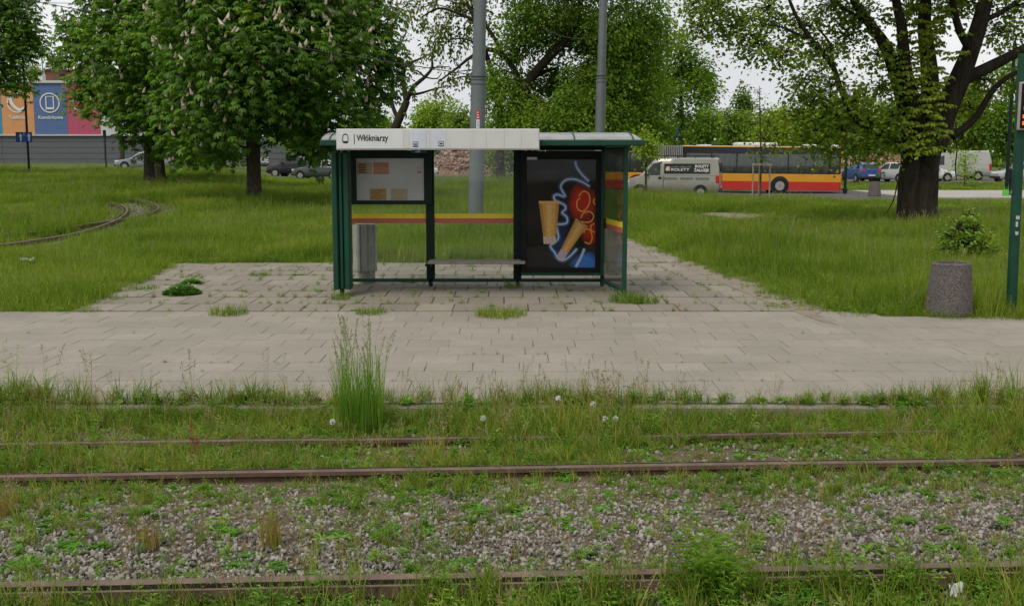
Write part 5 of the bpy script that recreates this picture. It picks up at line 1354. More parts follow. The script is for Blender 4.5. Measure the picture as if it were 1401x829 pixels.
def tree(name, label, trunk, limbs, clumps, leaf, kind, size, sprays, per, seed, bark=None, sigma=.35, twig=.25, blossom=0, blossom_mat=None, group=None, droop=0.0, cat='tree', limb_r=.09, down=0.0, auto=True, spread=.45, n_trunk=14, flare=True, bl_size=.25):
    """trunk: [(point, radius)]; limbs: polylines of (point, radius); clumps: (centre, radii)"""
    rng = np.random.default_rng(seed); bark = bark or M_bark
    base = Vector(trunk[0][0]); o = placed(name, base, label, cat, group)
    tp = [Vector(p) for p, r in trunk]; tr = [r for p, r in trunk]
    m = MB()
    sp = smooth_curve([tuple(p) + (r,) for p, r in zip(tp, tr)], 6)
    path = [Vector(q[:3]) for q in sp]; rad = [max(.01, q[3]) for q in sp]
    if flare:
        for i in range(len(path)):
            h = path[i].z - base.z
            if h < 1.0: rad[i] *= 1 + .35 * (1 - h) ** 2
    m.tube(path, rad, n_trunk)
    nodes = [(p, r) for p, r in zip(path, rad)]
    mb2 = MB()
    for lb in limbs:
        s2 = smooth_curve([tuple(p) + (r,) for p, r in lb], 5)
        pts = [Vector(q[:3]) for q in s2]; rr = [max(.008, q[3]) for q in s2]
        mb2.tube(pts, rr, 9 if rr[0] > .12 else 6); nodes += list(zip(pts, rr))
    top = [nd for nd in nodes if nd[0].z > base.z + (max(n_[0].z for n_ in nodes) - base.z) * .22]
    LP, LD = [], []; BL = []
    for c, r in clumps:
        c = Vector(c)
        if auto:
            a, ra = min(top, key=lambda q: (q[0] - c).length + max(0, q[0].z - c.z) * .6)
            L = (c - a).length
            if L > .3:
                r0 = min(ra * .7, limb_r * (.5 + .12 * L)); pts = curve_pts(a, c, .10, 5, .05, rng)
                mb2.tube(pts, [r0 + (max(.010, r0 * .25) - r0) * k / 5 for k in range(6)], 5)
        ns = max(3, int(sprays * (r[0] * r[1] * r[2]) ** (2 / 3) ))
        d = rng.normal(0, 1, (ns, 3)); d /= np.linalg.norm(d, axis=1, keepdims=True)
        q = rng.uniform(.12, 1, ns) ** spread
        S = d * q[:, None] * np.array(r) * rng.uniform(.85, 1.15, (ns, 1)) + np.array(c)
        if droop: S[:, 2] -= droop * (q * np.hypot(d[:, 0], d[:, 1])) * r[0] * rng.uniform(0, 1, ns)
        for i in np.where(rng.uniform(0, 1, ns) < twig)[0]:
            mb2.tube(curve_pts(c, Vector(S[i]), .12, 3, .06, rng), [.020, .015, .010, .005], 3, cap=False)
        out = d * .8 + np.array([0, 0, .12 - down])
        if droop > .3:                   # hanging strands
            t = rng.uniform(0, 1, (ns, per)); off = np.stack([rng.normal(0, sigma * .35, (ns, per)), rng.normal(0, sigma * .35, (ns, per)), -t * sigma * 3.2 + rng.normal(0, .05, (ns, per))], -1)
        else:
            off = rng.normal(0, sigma, (ns, per, 3)) * (1, 1, .38)
            off[:, :, 2] -= (off[:, :, 0] ** 2 + off[:, :, 1] ** 2) * .35 / max(sigma, .05)
        LP.append((S[:, None] + off).reshape(-1, 3))
        dd = out[:, None] * .7 + off / (np.linalg.norm(off, axis=2, keepdims=True) + 1e-6) * .8
        LD.append(dd.reshape(-1, 3))
        if blossom:
            w = np.where((d[:, 2] > -.5) & (q > .62) & (rng.uniform(0, 1, ns) < blossom))[0]
            BL += [S[i] + d[i] * .22 + np.array([0, 0, .10]) for i in w]
    m.build('trunk', bark, o, smooth=True)
    if mb2.v: mb2.build('branches', bark, o, smooth=True, fix=False)
    V, F, T = leaf_cloud(rng, np.concatenate(LP), np.concatenate(LD) * ((1, 1, .4) if kind == 'palm' else (1, 1, 1)), size, kind, .3 if kind == 'palm' else .35, 1.5 if kind == 'palm' else .7)
    link('crown', np_mesh('crown', V, F, leaf, T), o)
    if BL:
        mb = MB()
        for p_ in BL:
            h = bl_size * rng.uniform(.7, 1.2); w = h * .27; tl = rng.normal(0, .08, 2)
            rows = [(0, .35), (.18, 1), (.5, .75), (.8, .4), (1, .06)]; k = 6; vs = []; fs = []
            for t, s in rows:
                for j in range(k):
                    a = 2 * math.pi * j / k + t; rj = w * s * rng.uniform(.8, 1.2); vs.append((p_[0] + tl[0] * t + rj * math.cos(a), p_[1] + tl[1] * t + rj * math.sin(a), p_[2] + h * t))
            for i in range(len(rows) - 1):
                for j in range(k): fs.append((i * k + j, i * k + (j + 1) % k, (i + 1) * k + (j + 1) % k, (i + 1) * k + j))
            mb.add(vs, fs)
        b = mb.build('blossom_candles', blossom_mat or M_blossom, o, fix=False); b['kind'] = 'stuff'
    return o
def pcl(lst, Y, flat=.85):               # clumps given as (px, py, radius in px, depth offset)
    return [(P(a, b, Y + dy), (r * M(Y), r * M(Y) * 1.1, r * M(Y) * flat)) for a, b, r, dy in lst]
def ppath(lst, Y):                       # limb given as (px, py, radius m, depth offset)
    return [(P(a, b, Y + dy), r) for a, b, r, dy in lst]
def base_at(px, Y): x = XX(px, Y); return Vector((x, Y, tz(x, Y) - .05))

# --- big maple on the right
Y0 = 36.0
bt = base_at(1257, Y0)
trunk = [(bt + Vector((.14, 0, 0)), .45), (P(1264, 262, Y0), .43), (P(1265, 225, Y0), .44), (P(1269, 195, Y0), .46), (P(1273, 170, Y0), .36)]
limbs = [ppath(l, Y0) for l in (
    [(1241, 318, .40, -.12), (1243, 285, .36, -.12), (1244, 245, .33, -.14), (1247, 205, .31, -.15), (1240, 150, .27, -.2), (1226, 100, .23, -.3), (1212, 65, .19, -.4), (1195, 39, .15, -.6), (1172, 8, .12, -.8), (1140, -60, .06, -1)],
    [(1260, 190, .26, -.3), (1246, 130, .23, -.5), (1238, 89, .20, -.7), (1234, 39, .16, -.8), (1226, 0, .13, -.8), (1215, -80, .07, -.9)],
    [(1270, 185, .33, 0), (1273, 130, .29, .1), (1271, 89, .26, .2), (1265, 31, .21, .2), (1268, -30, .15, .3), (1262, -140, .07, .3)],
    [(1278, 205, .38, 0), (1293, 155, .37, .1), (1309, 118, .34, .2), (1328, 70, .28, .2), (1344, 20, .24, .2), (1362, -60, .14, .2), (1375, -160, .05, .2)],
    [(1312, 112, .22, .2), (1346, 96, .19, .3), (1396, 70, .15, .3), (1450, 40, .10, .3), (1520, 10, .05, .3)],
    [(1302, 188, .13, .2), (1334, 162, .11, .3), (1362, 120, .09, .2), (1401, 96, .07, .1), (1470, 90, .03, .1)],
    [(1244, 205, .16, -.2), (1211, 186, .12, -.7), (1172, 164, .10, -1.1), (1150, 122, .085, -1.3), (1139, 91, .08, -1.4), (1112, 57, .07, -1.6), (1088, 20, .055, -1.8), (1062, -50, .03, -2)],
    [(1139, 91, .06, -1.4), (1136, 62, .045, -1.2), (1120, 40, .03, -1.1)],
    [(1172, 164, .07, -1.1), (1140, 158, .045, -1.3), (1105, 168, .02, -1.4)],
    [(1195, 39, .08, -.6), (1160, 15, .06, -.8), (1120, -8, .04, -1), (1060, -5, .02, -1.2)],
    [(1112, 57, .04, -1.6), (1060, 35, .03, -1.8), (1010, 40, .015, -2)],
    [(1328, 70, .14, .2), (1312, 40, .12, -.2), (1303, 0, .09, -.4), (1296, -60, .05, -.5)],
    [(1344, 30, .10, .2), (1378, 12, .08, .4), (1420, -20, .04, .5)],
    [(1306, 182, .018, .1), (1309, 205, .02, 0), (1307, 230, .022, 0), (1309, 247, .01, 0)],
    [(1236, 212, .022, -.5), (1230, 240, .02, -.9), (1222, 275, .02, -1.0), (1209, 296, .012, -1.0)])]
rb_ = np.random.default_rng(5)
cl = pcl([(948, 6, 22, -2), (962, 36, 22, -2), (1098, 190, 18, -1.4), (1136, 202, 18, -1.3), (1172, 198, 18, -1.1), (1085, 160, 20, -1.6), (1222, 160, 22, -.9), (1100, 110, 26, -1.6), (980, 8, 34, -2), (1012, 30, 32, -1.8), (1052, 12, 34, -1.2), (1030, 62, 30, -2), (1075, 72, 28, -1.8), (1100, 35, 32, -1), (1140, 10, 34, -.6), (1128, 70, 28, -1.4), (1160, 50, 28, -.6),
    (1110, 140, 30, -1.6), (1138, 118, 32, -1.4), (1165, 140, 34, -1.2), (1190, 165, 34, -.9), (1150, 178, 28, -1.3), (1205, 120, 28, -.7), (1118, 180, 24, -1.5), (1212, 195, 22, -.8), (1190, 205, 16, -.9),
    (1340, 110, 26, .8), (1372, 45, 30, .8), (1395, 110, 26, .6), (1330, 150, 20, .9), (1390, 8, 30, .5), (1200, 75, 24, -.9), (1180, 15, 28, -.6), (1300, 5, 30, 1.2), (1250, 10, 26, 1.5), (1440, 60, 34, .5), (1470, 110, 30, .4)], Y0, .7)
cl += ell_clumps(rb_, P(1265, -110, Y0), (6.5, 5, 2.6), 22, .9, 1.4, None, .7)
big = tree('maple_tree', 'massive dark trunked maple forking into many limbs at the right', trunk, limbs, cl, L_maple, 'maple', .115, 125, 9, 21, M_bark, sigma=.22, twig=.6, limb_r=.035, spread=.6, n_trunk=22)
# fresh drooping leaf tufts sprouting on the trunk and limbs of the big maple
rng = np.random.default_rng(8); LPs, LDs = [], []
for _ in range(240):
    t = rng.uniform(0, 1); py = 5 + 205 * (1 - (1 - t) ** 1.0); w = 42 - 8 * t
    c = np.array(P(rng.normal(1262, w * .55), py, Y0 - rng.uniform(.45, .95)))
    n = 26; a = rng.uniform(0, 6.28, n); rr = rng.uniform(.02, .17, n)
    LPs.append(c + np.stack([rr * np.cos(a), rr * np.sin(a), -rr * rr * 2.2 + .02], -1)); LDs.append(np.stack([np.cos(a), np.sin(a), -.75 + 0 * a], -1))
V, F, T = leaf_cloud(rng, np.concatenate(LPs), np.concatenate(LDs), .115, 'oval', .2, 1.0)
s_ = link('fresh_shoots', np_mesh('fresh_shoots', V, F, L_fresh, T), big); s_['kind'] = 'stuff'

# --- chestnuts
Y1 = 47.0
b1 = base_at(347, Y1)
tr1 = [(b1, .31), (P(347, 225, Y1), .29), (P(346, 180, Y1), .29), (P(344, 120, Y1), .24), (P(350, 40, Y1), .22), (P(358, -60, Y1), .10)]
lm1 = [ppath(l, Y1) for l in ([(347, 172, .20, 0), (370, 140, .15, -1), (420, 110, .10, -2), (480, 95, .05, -2.5)], [(345, 165, .18, 0), (310, 130, .13, -.5), (265, 110, .08, -1), (235, 100, .05, -1.2)], [(348, 150, .16, 0), (360, 90, .12, 2), (400, 40, .08, 4)])]
r1 = np.random.default_rng(31)
cl1 = pcl([(252, 182, 34, 0), (290, 196, 30, -1), (240, 140, 38, 0), (285, 150, 36, -2.5), (405, 168, 34, -2), (446, 178, 32, -1), (485, 140, 36, -1), (522, 112, 32, 0), (520, 60, 36, 0), (505, 15, 40, 0), (330, 118, 44, -4), (390, 120, 42, -4), (440, 120, 42, -3.5), (300, 80, 46, -4), (360, 60, 48, -5), (420, 70, 46, -4.5), (470, 60, 44, -3), (260, 75, 44, -2), (300, 20, 48, -4), (350, 5, 50, -4), (410, 10, 50, -4), (460, 0, 46, -3), (250, 20, 44, -1), (425, 200, 22, -1), (330, 160, 30, -3.5), (360, 155, 22, 2.5), (535, 85, 22, 0)], Y1, .8)
cl1 += ell_clumps(r1, P(375, -60, Y1), (4.9, 4.4, 2.5), 18, 1.2, 1.6) + ell_clumps(r1, P(375, 80, Y1 + 2.5), (4.3, 2.5, 2.8), 12, 1.25, 1.6, 2.6)
tree('chestnut_tree', 'large flowering chestnut with cream candles left of the shelter', tr1, lm1, cl1, L_chest, 'palm', .25, 66, 4, 33, M_bark2, sigma=.30, twig=.12, blossom=.60, group='flowering chestnuts', down=.25)
Y2 = 60.0
b2 = base_at(204, Y2)
tr2 = [(b2, .29), (P(204, 215, Y2), .27), (P(206, 170, Y2), .26), (P(200, 90, Y2), .20), (P(195, 0, Y2), .12)]
cl2 = pcl([(118, 112, 26, -1), (150, 140, 26, -2), (120, 70, 32, 0), (165, 100, 36, -3), (110, 30, 30, 0), (150, 40, 40, -3), (185, 150, 30, -3), (200, 60, 42, -4), (160, -5, 42, -2), (215, 10, 44, -3), (225, 110, 38, -3), (250, 60, 40, -1), (240, 160, 30, -1), (215, 190, 22, -1), (260, 195, 26, 1), (280, 140, 36, 2), (290, 90, 36, 2), (270, 10, 44, 0), (185, 178, 18, -1), (100, 55, 18, 0)], Y2, .85) + ell_clumps(np.random.default_rng(4), P(195, -70, Y2), (4.2, 3.5, 2.4), 12, 1.3, 1.7) + ell_clumps(np.random.default_rng(6), P(200, 90, Y2 + 3), (3.5, 2.1, 3.1), 12, 1.3, 1.6, 3.0)
tree('chestnut_tree', 'darker chestnut with bare trunk before the coloured shop panels', tr2, [], cl2, L_chest, 'palm', .28, 54, 4, 34, M_bark2, sigma=.34, twig=.1, blossom=.35, group='flowering chestnuts', down=.25, bl_size=.25)
b3 = base_at(219, 66.0)
tree('chestnut_tree', 'second chestnut trunk close behind the darker chestnut', [(b3, .30), (P(218, 210, 66), .28), (P(222, 150, 66), .22), (P(230, 60, 66), .10)], [], ell_clumps(np.random.default_rng(7), P(250, 110, 68), (3.2, 2.8, 2.9), 14, 1.3, 1.7, 3.2) + pcl([(262, 205, 20, 0), (300, 208, 16, 0), (325, 200, 18, 0)], 66), L_chest, 'palm', .28, 46, 4, 35, M_bark2, sigma=.34, twig=.1, blossom=.04, group='flowering chestnuts', down=.25)
Y4 = 80.0
b4 = base_at(130, 104.0)
tree('red_chestnut_tree', 'small chestnut with rose red flowers in front of the crimson panel', [(base_at(168, 104), .24), (P(166, 190, 104), .20), (P(160, 140, 104), .15), (P(150, 110, 104), .06)], [], pcl([(104, 130, 17, 0), (122, 118, 18, 0), (118, 150, 15, 0), (140, 135, 20, 0), (150, 110, 20, 1), (112, 100, 13, 0), (160, 145, 16, 1)], 104, .9), leafmat('red_chestnut_leaf', (.04, .065, .02), (.09, .12, .035), .3, .5, .04), 'palm', .34, 15, 4, 36, M_bark2, sigma=.32, blossom=.16, blossom_mat=M_pinkblossom, down=.2, bl_size=.42)
Y5 = 72.0
tree('chestnut_tree', 'flowering chestnut boughs hanging in at the left edge', [(base_at(-75, Y5), .45), (P(-72, 190, Y5), .38), (P(-70, 100, Y5), .30), (P(-60, -40, Y5), .14)], [], pcl([(8, 20, 36, 0), (28, 60, 30, 0), (14, 100, 24, 0), (40, 30, 20, 0), (-10, 60, 40, 0), (-40, 100, 44, 0), (-20, -10, 46, 0), (-80, 50, 50, 0), (-110, 120, 46, 0), (30, 122, 12, 0), (-60, 150, 36, 0), (15, -20, 40, 0), (48, 55, 14, 0)], Y5, .85), L_chest, 'palm', .29, 46, 4, 37, M_bark2, sigma=.32, twig=.15, blossom=.45, group='flowering chestnuts', down=.25)

# --- the twisted half-bare tree
Yt_ = 92.0
tw = [ppath(l, Yt_) for l in (
    [(556, 139, 0.245, 0), (552, 112, 0.187, .3), (553, 98, 0.144, .3), (558, 88, 0.115, .2), (572, 82, 0.086, 0), (590, 73, 0.058, 0)],
    [(557, 136, 0.216, 0), (565, 120, 0.173, -.3), (581, 106, 0.137, -.5), (591, 93, 0.108, -.5), (591, 76, 0.079, -.5), (596, 60, 0.050, -.5)],
    [(552, 100, 0.101, .3), (545, 85, 0.072, .4), (542, 70, 0.058, .4), (550, 50, 0.036, .4)],
    [(538, 110, 0.144, .8), (534, 95, 0.130, .8), (536, 78, 0.101, .8), (548, 60, 0.072, .8), (556, 45, 0.043, .8)],
    [(545, 165, 0.187, .2), (536, 140, 0.158, .6), (538, 110, 0.144, .8)],
    [(534, 95, 0.086, .8), (524, 85, 0.058, .8), (515, 70, 0.036, .8)],
    [(591, 93, 0.072, -.5), (606, 92, 0.058, -.4), (616, 92, 0.029, -.4)],
    [(560, 130, 0.144, 0), (575, 128, 0.101, .5), (595, 122, 0.072, .8), (612, 118, 0.043, 1)],
    [(581, 106, 0.086, -.5), (572, 98, 0.065, -.8), (562, 95, 0.050, -1), (556, 84, 0.036, -1)],
    [(581, 106, 0.072, -.5), (597, 108, 0.050, -.6), (604, 101, 0.036, -.6)])]
clt = pcl([(560, 85, 16, 0), (590, 66, 14, 0), (575, 78, 13, 0), (605, 92, 13, 0), (550, 52, 16, 0), (530, 80, 14, 0), (612, 118, 14, 0), (556, 110, 9, 0), (600, 130, 14, 0), (590, 40, 14, 0), (540, 62, 10, 0)], Yt_, .7)
tree('twisted_tree', 'twisted half bare tree with dark crooked branches left of the pole', [(base_at(531, Yt_), .46), (P(535, 200, Yt_), .40), (P(541, 175, Yt_), .36), (P(551, 152, Yt_), .32), (P(557, 138, Yt_), .27)], tw, clt, L_olive, 'oval', .24, 13, 5, 41, M_bark, sigma=.3, twig=.7, limb_r=.05)

# --- big drooping robinia behind the shelter
Y6 = 78.0
lr = [ppath(l, Y6) for l in (
    [(717, 150, .36, 0), (716, 130, .34, 0), (728, 105, .32, -.3), (748, 82, .30, -.6), (770, 60, .27, -.8), (785, 38, .22, -1), (795, 0, .15, -1), (800, -60, .08, -1)],
    [(716, 140, .26, 0), (705, 100, .22, .5), (690, 78, .18, .8), (668, 68, .16, .8), (645, 78, .12, .8), (622, 96, .08, .8), (600, 112, .05, .8)],
    [(690, 78, .14, .8), (668, 40, .13, 1), (648, 28, .12, 1), (625, 18, .10, 1), (600, 12, .08, 1), (575, 25, .04, 1)],
    [(648, 28, .08, 1), (640, 5, .07, 1), (625, -30, .04, 1)],
    [(770, 60, .14, -.8), (800, 68, .11, -1), (835, 72, .07, -1)],
    [(700, 90, .16, .5), (715, 50, .13, 1.5), (725, 0, .08, 2)])]
clr = pcl([(690, 125, 34, 0), (725, 115, 32, 1.5), (765, 100, 34, 2.0), (800, 110, 38, -2), (840, 90, 40, -1), (870, 60, 40, 0), (880, 115, 34, 0), (860, 150, 34, -1), (820, 150, 36, -2), (775, 150, 36, -2.5), (735, 160, 34, -2), (700, 170, 28, -1), (745, 40, 36, 1.5), (795, 30, 38, 1.5), (835, 25, 42, -2), (880, 10, 40, 0), (720, 20, 36, -1), (760, 0, 42, -1), (700, 60, 28, 1), (900, 165, 22, 0), (840, 175, 26, -2), (780, 180, 28, -2), (684, 100, 22, 1), (890, 40, 34, 1)], Y6, .85)
clr += ell_clumps(np.random.default_rng(3), P(790, -70, Y6), (6, 5, 2.6), 16, 1.6, 2.2) + ell_clumps(np.random.default_rng(2), P(780, 120, Y6 + 3), (6.5, 2.5, 4), 12, 1.6, 2.0, 2.5)
tree('robinia_tree', 'tall drooping leafy robinia with dark leaning limb right of the thick pole', [(base_at(720, Y6), .48), (P(719, 215, Y6), .44), (P(716, 180, Y6), .42), (P(717, 150, Y6), .40)], lr, clr, L_robinia, 'oval', .23, 46, 15, 42, M_bark, sigma=.42, twig=.12, droop=.25, down=.35)
cll = pcl([(640, 60, 24, 0), (612, 45, 24, 0), (600, 25, 26, 0), (630, 15, 26, 0), (665, 20, 28, 0), (590, 60, 14, 0), (650, 92, 20, 0), (620, 100, 18, 0), (600, 115, 12, 0), (675, 90, 22, 0), (575, 15, 18, 0), (640, -20, 34, 0), (600, -20, 34, 0), (660, 120, 18, 0), (560, 5, 20, 0)], Y6 + 4, .8)
tree('dark_robinia_tree', 'sparser dark robinia with hanging twigs around the thick pole', [(base_at(684, Y6 + 5), .34), (P(684, 190, Y6 + 5), .28), (P(680, 130, Y6 + 5), .24), (P(664, 70, Y6 + 4), .16), (P(648, 20, Y6 + 4), .10), (P(640, -30, Y6 + 4), .06)], [], cll, L_olive, 'oval', .24, 14, 12, 43, M_bark, sigma=.28, twig=.3, droop=.5, down=.5)

# --- further trees: (name, label, centre px, top py, bottom py, half width px, Y, leaf, leaf size, seed)
def crown_tree(name, label, px, pt, pb_, hw, Y, leaf, size, seed, trunk_r=.2, n=None, group=None, sprays=24, kind='oval', tall=False, sigma=.45, per=9, lean=0, trunk_px=None, cat='tree'):
    rng = np.random.default_rng(seed); m = M(Y); c = P(px, (pt + pb_) / 2, Y); rz_, rx = (pb_ - pt) / 2 * m, hw * m
    n = n or int(10 + 5 * rz_ / max(rx, .5))
    rs = min(rx, rz_) * .46
    cl = ell_clumps(rng, c, (max(rx - rs * .7, .1), max(rx - rs * .7, .1), max(rz_ - rs * .7, .1)), n, rs * .75, rs * 1.2, None, .9)
    b = base_at(trunk_px or px, Y)
    return tree(name, label, [(b, trunk_r), (b.lerp(c, .5), trunk_r * .8), (c, trunk_r * .5), (c + Vector((0, 0, rz_ * .6)), trunk_r * .15)], [], cl, leaf, kind, size, sprays, per, seed, M_bark2, sigma=sigma, twig=.05, group=group, cat=cat)
FG = 'trees beyond the meadow'
for a in (
    ('lime_tree', 'bright yellow green tree glowing behind the chestnut trunk', 296, 80, 222, 48, 112, L_lime, .30, 51),
    ('broadleaf_tree', 'dense mid green tree rising right of the slim pole', 932, 28, 200, 52, 100, L_robinia, .30, 52),
    ('poplar_tree', 'narrow dark poplar top above the tree line left of the sky gap', 967, 88, 170, 9, 170, L_poplar, .40, 53),
    ('poplar_tree', 'slim pointed poplar standing alone in the sky gap', 1017, 108, 190, 14, 165, L_poplar, .40, 54),
    ('broadleaf_tree', 'round green tree above the bus bellows', 955, 138, 206, 34, 126, L_mid, .34, 55),
    ('broadleaf_tree', 'low bright tree above the white roof unit of the bus', 1005, 146, 206, 36, 130, L_far, .36, 56),
    ('broadleaf_tree', 'yellow green tree behind the staked sapling', 1062, 138, 206, 36, 122, L_lime, .34, 57),
    ('broadleaf_tree', 'green tree behind the rear end of the bus', 1108, 128, 210, 38, 128, L_far, .34, 58),
    ('broadleaf_tree', 'shady tree behind the blue hatchback', 1165, 120, 222, 44, 118, L_mid, .32, 59),
    ('broadleaf_tree', 'leafy tree seen between the maple trunk and the white van', 1225, 130, 222, 36, 124, L_far, .34, 60),
    ('broadleaf_tree', 'pale green tree rising above the white panel van', 1318, 95, 222, 44, 116, L_far, .34, 61),
    ('broadleaf_tree', 'tall olive green tree behind the departure display', 1392, 60, 226, 54, 112, L_mid, .34, 62),
    ('broadleaf_tree', 'wide green tree beyond the right edge', 1470, 40, 226, 60, 110, L_far, .34, 63),
    ('lime_tree', 'yellow green tree low behind the twisted tree', 598, 122, 205, 36, 118, L_lime, .32, 64),
    ('lime_tree', 'light green tree between the twisted tree and the thick pole', 634, 138, 212, 30, 114, L_far, .32, 65),
    ('broadleaf_tree', 'green tree low behind the chestnut and the shelter roof', 505, 120, 224, 44, 120, L_mid, .32, 66),
    ('broadleaf_tree', 'deep green tree behind the slim pole', 830, 95, 215, 60, 116, L_mid, .32, 67),
    ('poplar_tree', 'grey green poplar above the brick roof house', 72, 62, 118, 7, 190, L_poplar, .42, 68),
    ('poplar_tree', 'short poplar right of the roof house poplar', 82, 78, 118, 5, 195, L_poplar, .42, 69),
    ('broadleaf_tree', 'pale green tree above the blue panel behind the roof', 47, 84, 122, 12, 185, L_far, .40, 70),
    ('broadleaf_tree', 'pale green tree farther left behind the roof', 20, 88, 124, 14, 185, L_far, .40, 71),
    ('broadleaf_tree', 'dark tree filling the gap under the chestnut crown', 410, 120, 214, 40, 130, L_mid, .34, 72),
    ('broadleaf_tree', 'hazy green tree behind the robinia trunk', 700, 130, 214, 50, 126, L_far, .34, 73),
    ('broadleaf_tree', 'dark rounded tree seen through the middle shelter pane', 684, 200, 240, 22, 84, L_olive, .24, 74),
): crown_tree(*a, group=FG, trunk_r=.16 if a[6] > 120 else .22)
crown_tree('leafy_sapling', 'bright light green sapling between shelter roof and van', 884, 168, 218, 22, 57, L_lime, .16, 80, trunk_r=.06, sprays=60, sigma=.2)
crown_tree('elder_shrub', 'loose yellow green shrub in front of the white panel van', 1320, 196, 250, 22, 80, L_lime, .16, 81, trunk_r=.06, sprays=24, sigma=.25, per=7, cat='shrub')

# staked young tree
Ys = 52.0
bs = base_at(1041, Ys)
cs = pcl([(1040, 150, 13, 0), (1052, 168, 12, 0), (1030, 172, 12, 0), (1045, 190, 13, 0), (1030, 205, 9, 0), (1058, 200, 10, 0), (1038, 128, 10, 0), (1062, 180, 8, 0), (1020, 188, 8, 0), (1046, 215, 8, 0)], Ys, .9)
tree('young_tree', 'thin young tree with sparse leaves tied between wooden stakes', [(bs, .045), (P(1041, 220, Ys), .04), (P(1040, 170, Ys), .03), (P(1039, 118, Ys), .012)], [], cs, L_maple, 'oval', .14, 95, 5, 90, M_bark2, sigma=.2, twig=.7, limb_r=.02, flare=False)
sk = placed('tree_stakes', bs, 'wooden tree stakes with a crossbar around the young tree', 'stakes')
for q in (1029.5, 1054):
    MB().tube([(XX(q, Ys), Ys + (.1 if q > 1040 else -.1), bs.z), (XX(q, Ys), Ys + (.1 if q > 1040 else -.1), ZZ(223, Ys))], .035, 8).build('stake', M_wood, sk)
m = MB(); m.tube([(XX(1042, Ys), Ys + .45, bs.z), (XX(1042, Ys), Ys + .45, ZZ(224, Ys))], .035, 8); m.build('stake', M_wood, sk)
m = MB().box(XX(1028.5, Ys), XX(1055, Ys), Ys - .16, Ys - .11, ZZ(226.5, Ys), ZZ(223.8, Ys)); m.build('crossbar', M_wood, sk)
# bush beside the litter bin
Yq2 = 22.5
bb = base_at(1320, Yq2)
tree('leafy_bush', 'small leafy bush growing beside the big tree behind the litter bin', [(bb, .03), (bb + Vector((0, 0, .4)), .02), (bb + Vector((.05, 0, .8)), .01)], [], pcl([(1318, 338, 30, 0), (1298, 345, 24, 0), (1342, 342, 26, 0), (1312, 312, 20, 0), (1332, 315, 20, 0), (1325, 294, 11, 0), (1352, 350, 18, 0), (1300, 322, 14, 0)], Yq2, .9), L_mid, 'oval', .075, 620, 5, 91, M_bark2, sigma=.07, twig=.6, limb_r=.01, flare=False, cat='bush')

# the far wood: one mass behind everything
rng = np.random.default_rng(99); n = 26000
fx = rng.uniform(-110, 125, n); fy = rng.uniform(172, 190, n); keep = (fx / fy > -.15)
hgt = 7.0 + 1.6 * np.sin(fx * .13) + 1.2 * np.sin(fx * .37 + 1) + .8 * np.sin(fx * .9)
q = rng.uniform(0, 1, n) ** .8
Pt = np.stack([fx, fy, np.maximum(.3, hgt * q - .03 * (fy - 181) ** 2 * q)], -1)[keep]
V, F, T = leaf_cloud(rng, Pt, rng.normal(0, 1, Pt.shape), .95, 'oval', .3, .4)
tag(link('far_woods', np_mesh('far_woods', V, F, L_far, T)), 'hazy green belt of far woods closing the view', kind='stuff')

# ------------------------------------------------------------------ grass, weeds and stones
G_meadow = leafmat('meadow_grass', (.038, .072, .012), (.088, .130, .026), .38, .30, .03, (.16, .175, .055))
G_lush = leafmat('lush_grass', (.036, .072, .012), (.082, .122, .024), .35, .8, .05, (.16, .165, .055))
G_dry = leafmat('dry_grass', (.10, .085, .045), (.16, .13, .08), .3, 1.0, .03, (.21, .165, .13))
G_gold = leafmat('goldenrod_leaf', (.044, .098, .022), (.090, .160, .036), .48, 3, .05, (.14, .20, .055))
G_herb = leafmat('weed_leaf', (.030, .085, .014), (.070, .140, .028), .3, 1.2, .06, (.13, .19, .05))
G_clover = leafmat('clover_leaf', (.020, .075, .012), (.050, .125, .020), .3, 3, .06)
M_seed = plain('seed_head', (.22, .19, .11), .9); M_clockwhite = plain('dandelion_clock', (.62, .62, .58), .95); M_cloverflower = plain('clover_flower', (.58, .56, .46), .9); M_purple = plain('pink_clover', (.30, .11, .17), .9)

def blades(rng, n, rad, h0, h1, w, lean, bend=.5, segs=3, base=None):
    """arrays for n curved grass blades"""
    V, F, T = [], [], []
    a = rng.uniform(0, 2 * math.pi, n); rr = rad * np.sqrt(rng.uniform(0, 1, n))
    for i in range(n):
        h = rng.uniform(h0, h1); d = rng.uniform(0, 2 * math.pi); ln_ = rng.uniform(.15, 1) * lean
        bx_, by_ = rr[i] * math.cos(a[i]), rr[i] * math.sin(a[i]); q = Vector((-math.sin(d), math.cos(d))) if rng.uniform() < .5 else Vector((math.cos(d + .8), math.sin(d + .8)))
        ww = w * rng.uniform(.6, 1.3); o = len(V); t0 = rng.uniform(0, 1)
        for s in range(segs + 1):
            t = s / segs; off = ln_ * h * (t ** (1 + bend)) ; z = h * (t - .35 * ln_ * t * t * bend)
            k = ww * (1 - t ** 2.2) * .5 if s < segs else 0
            cx, cy = bx_ + off * math.cos(d), by_ + off * math.sin(d)
            if s < segs: V += [(cx - q.x * k, cy - q.y * k, z), (cx + q.x * k, cy + q.y * k, z)]; T += [t0, t0]
            else: V.append((cx, cy, z)); T.append(t0)
        for s in range(segs - 1): F += [(o + 2 * s, o + 2 * s + 1, o + 2 * s + 3), (o + 2 * s, o + 2 * s + 3, o + 2 * s + 2)]
        F.append((o + 2 * segs - 2, o + 2 * segs - 1, o + 2 * segs))
    return V, F, T
def merge(*parts):
    V, F, T, MI = [], [], [], []
    for (v, f, t), mi in parts:
        o = len(V); V += list(v); F += [tuple(i + o for i in q) for q in f]; T += list(t); MI += [mi] * len(f)
    return V, F, T, MI
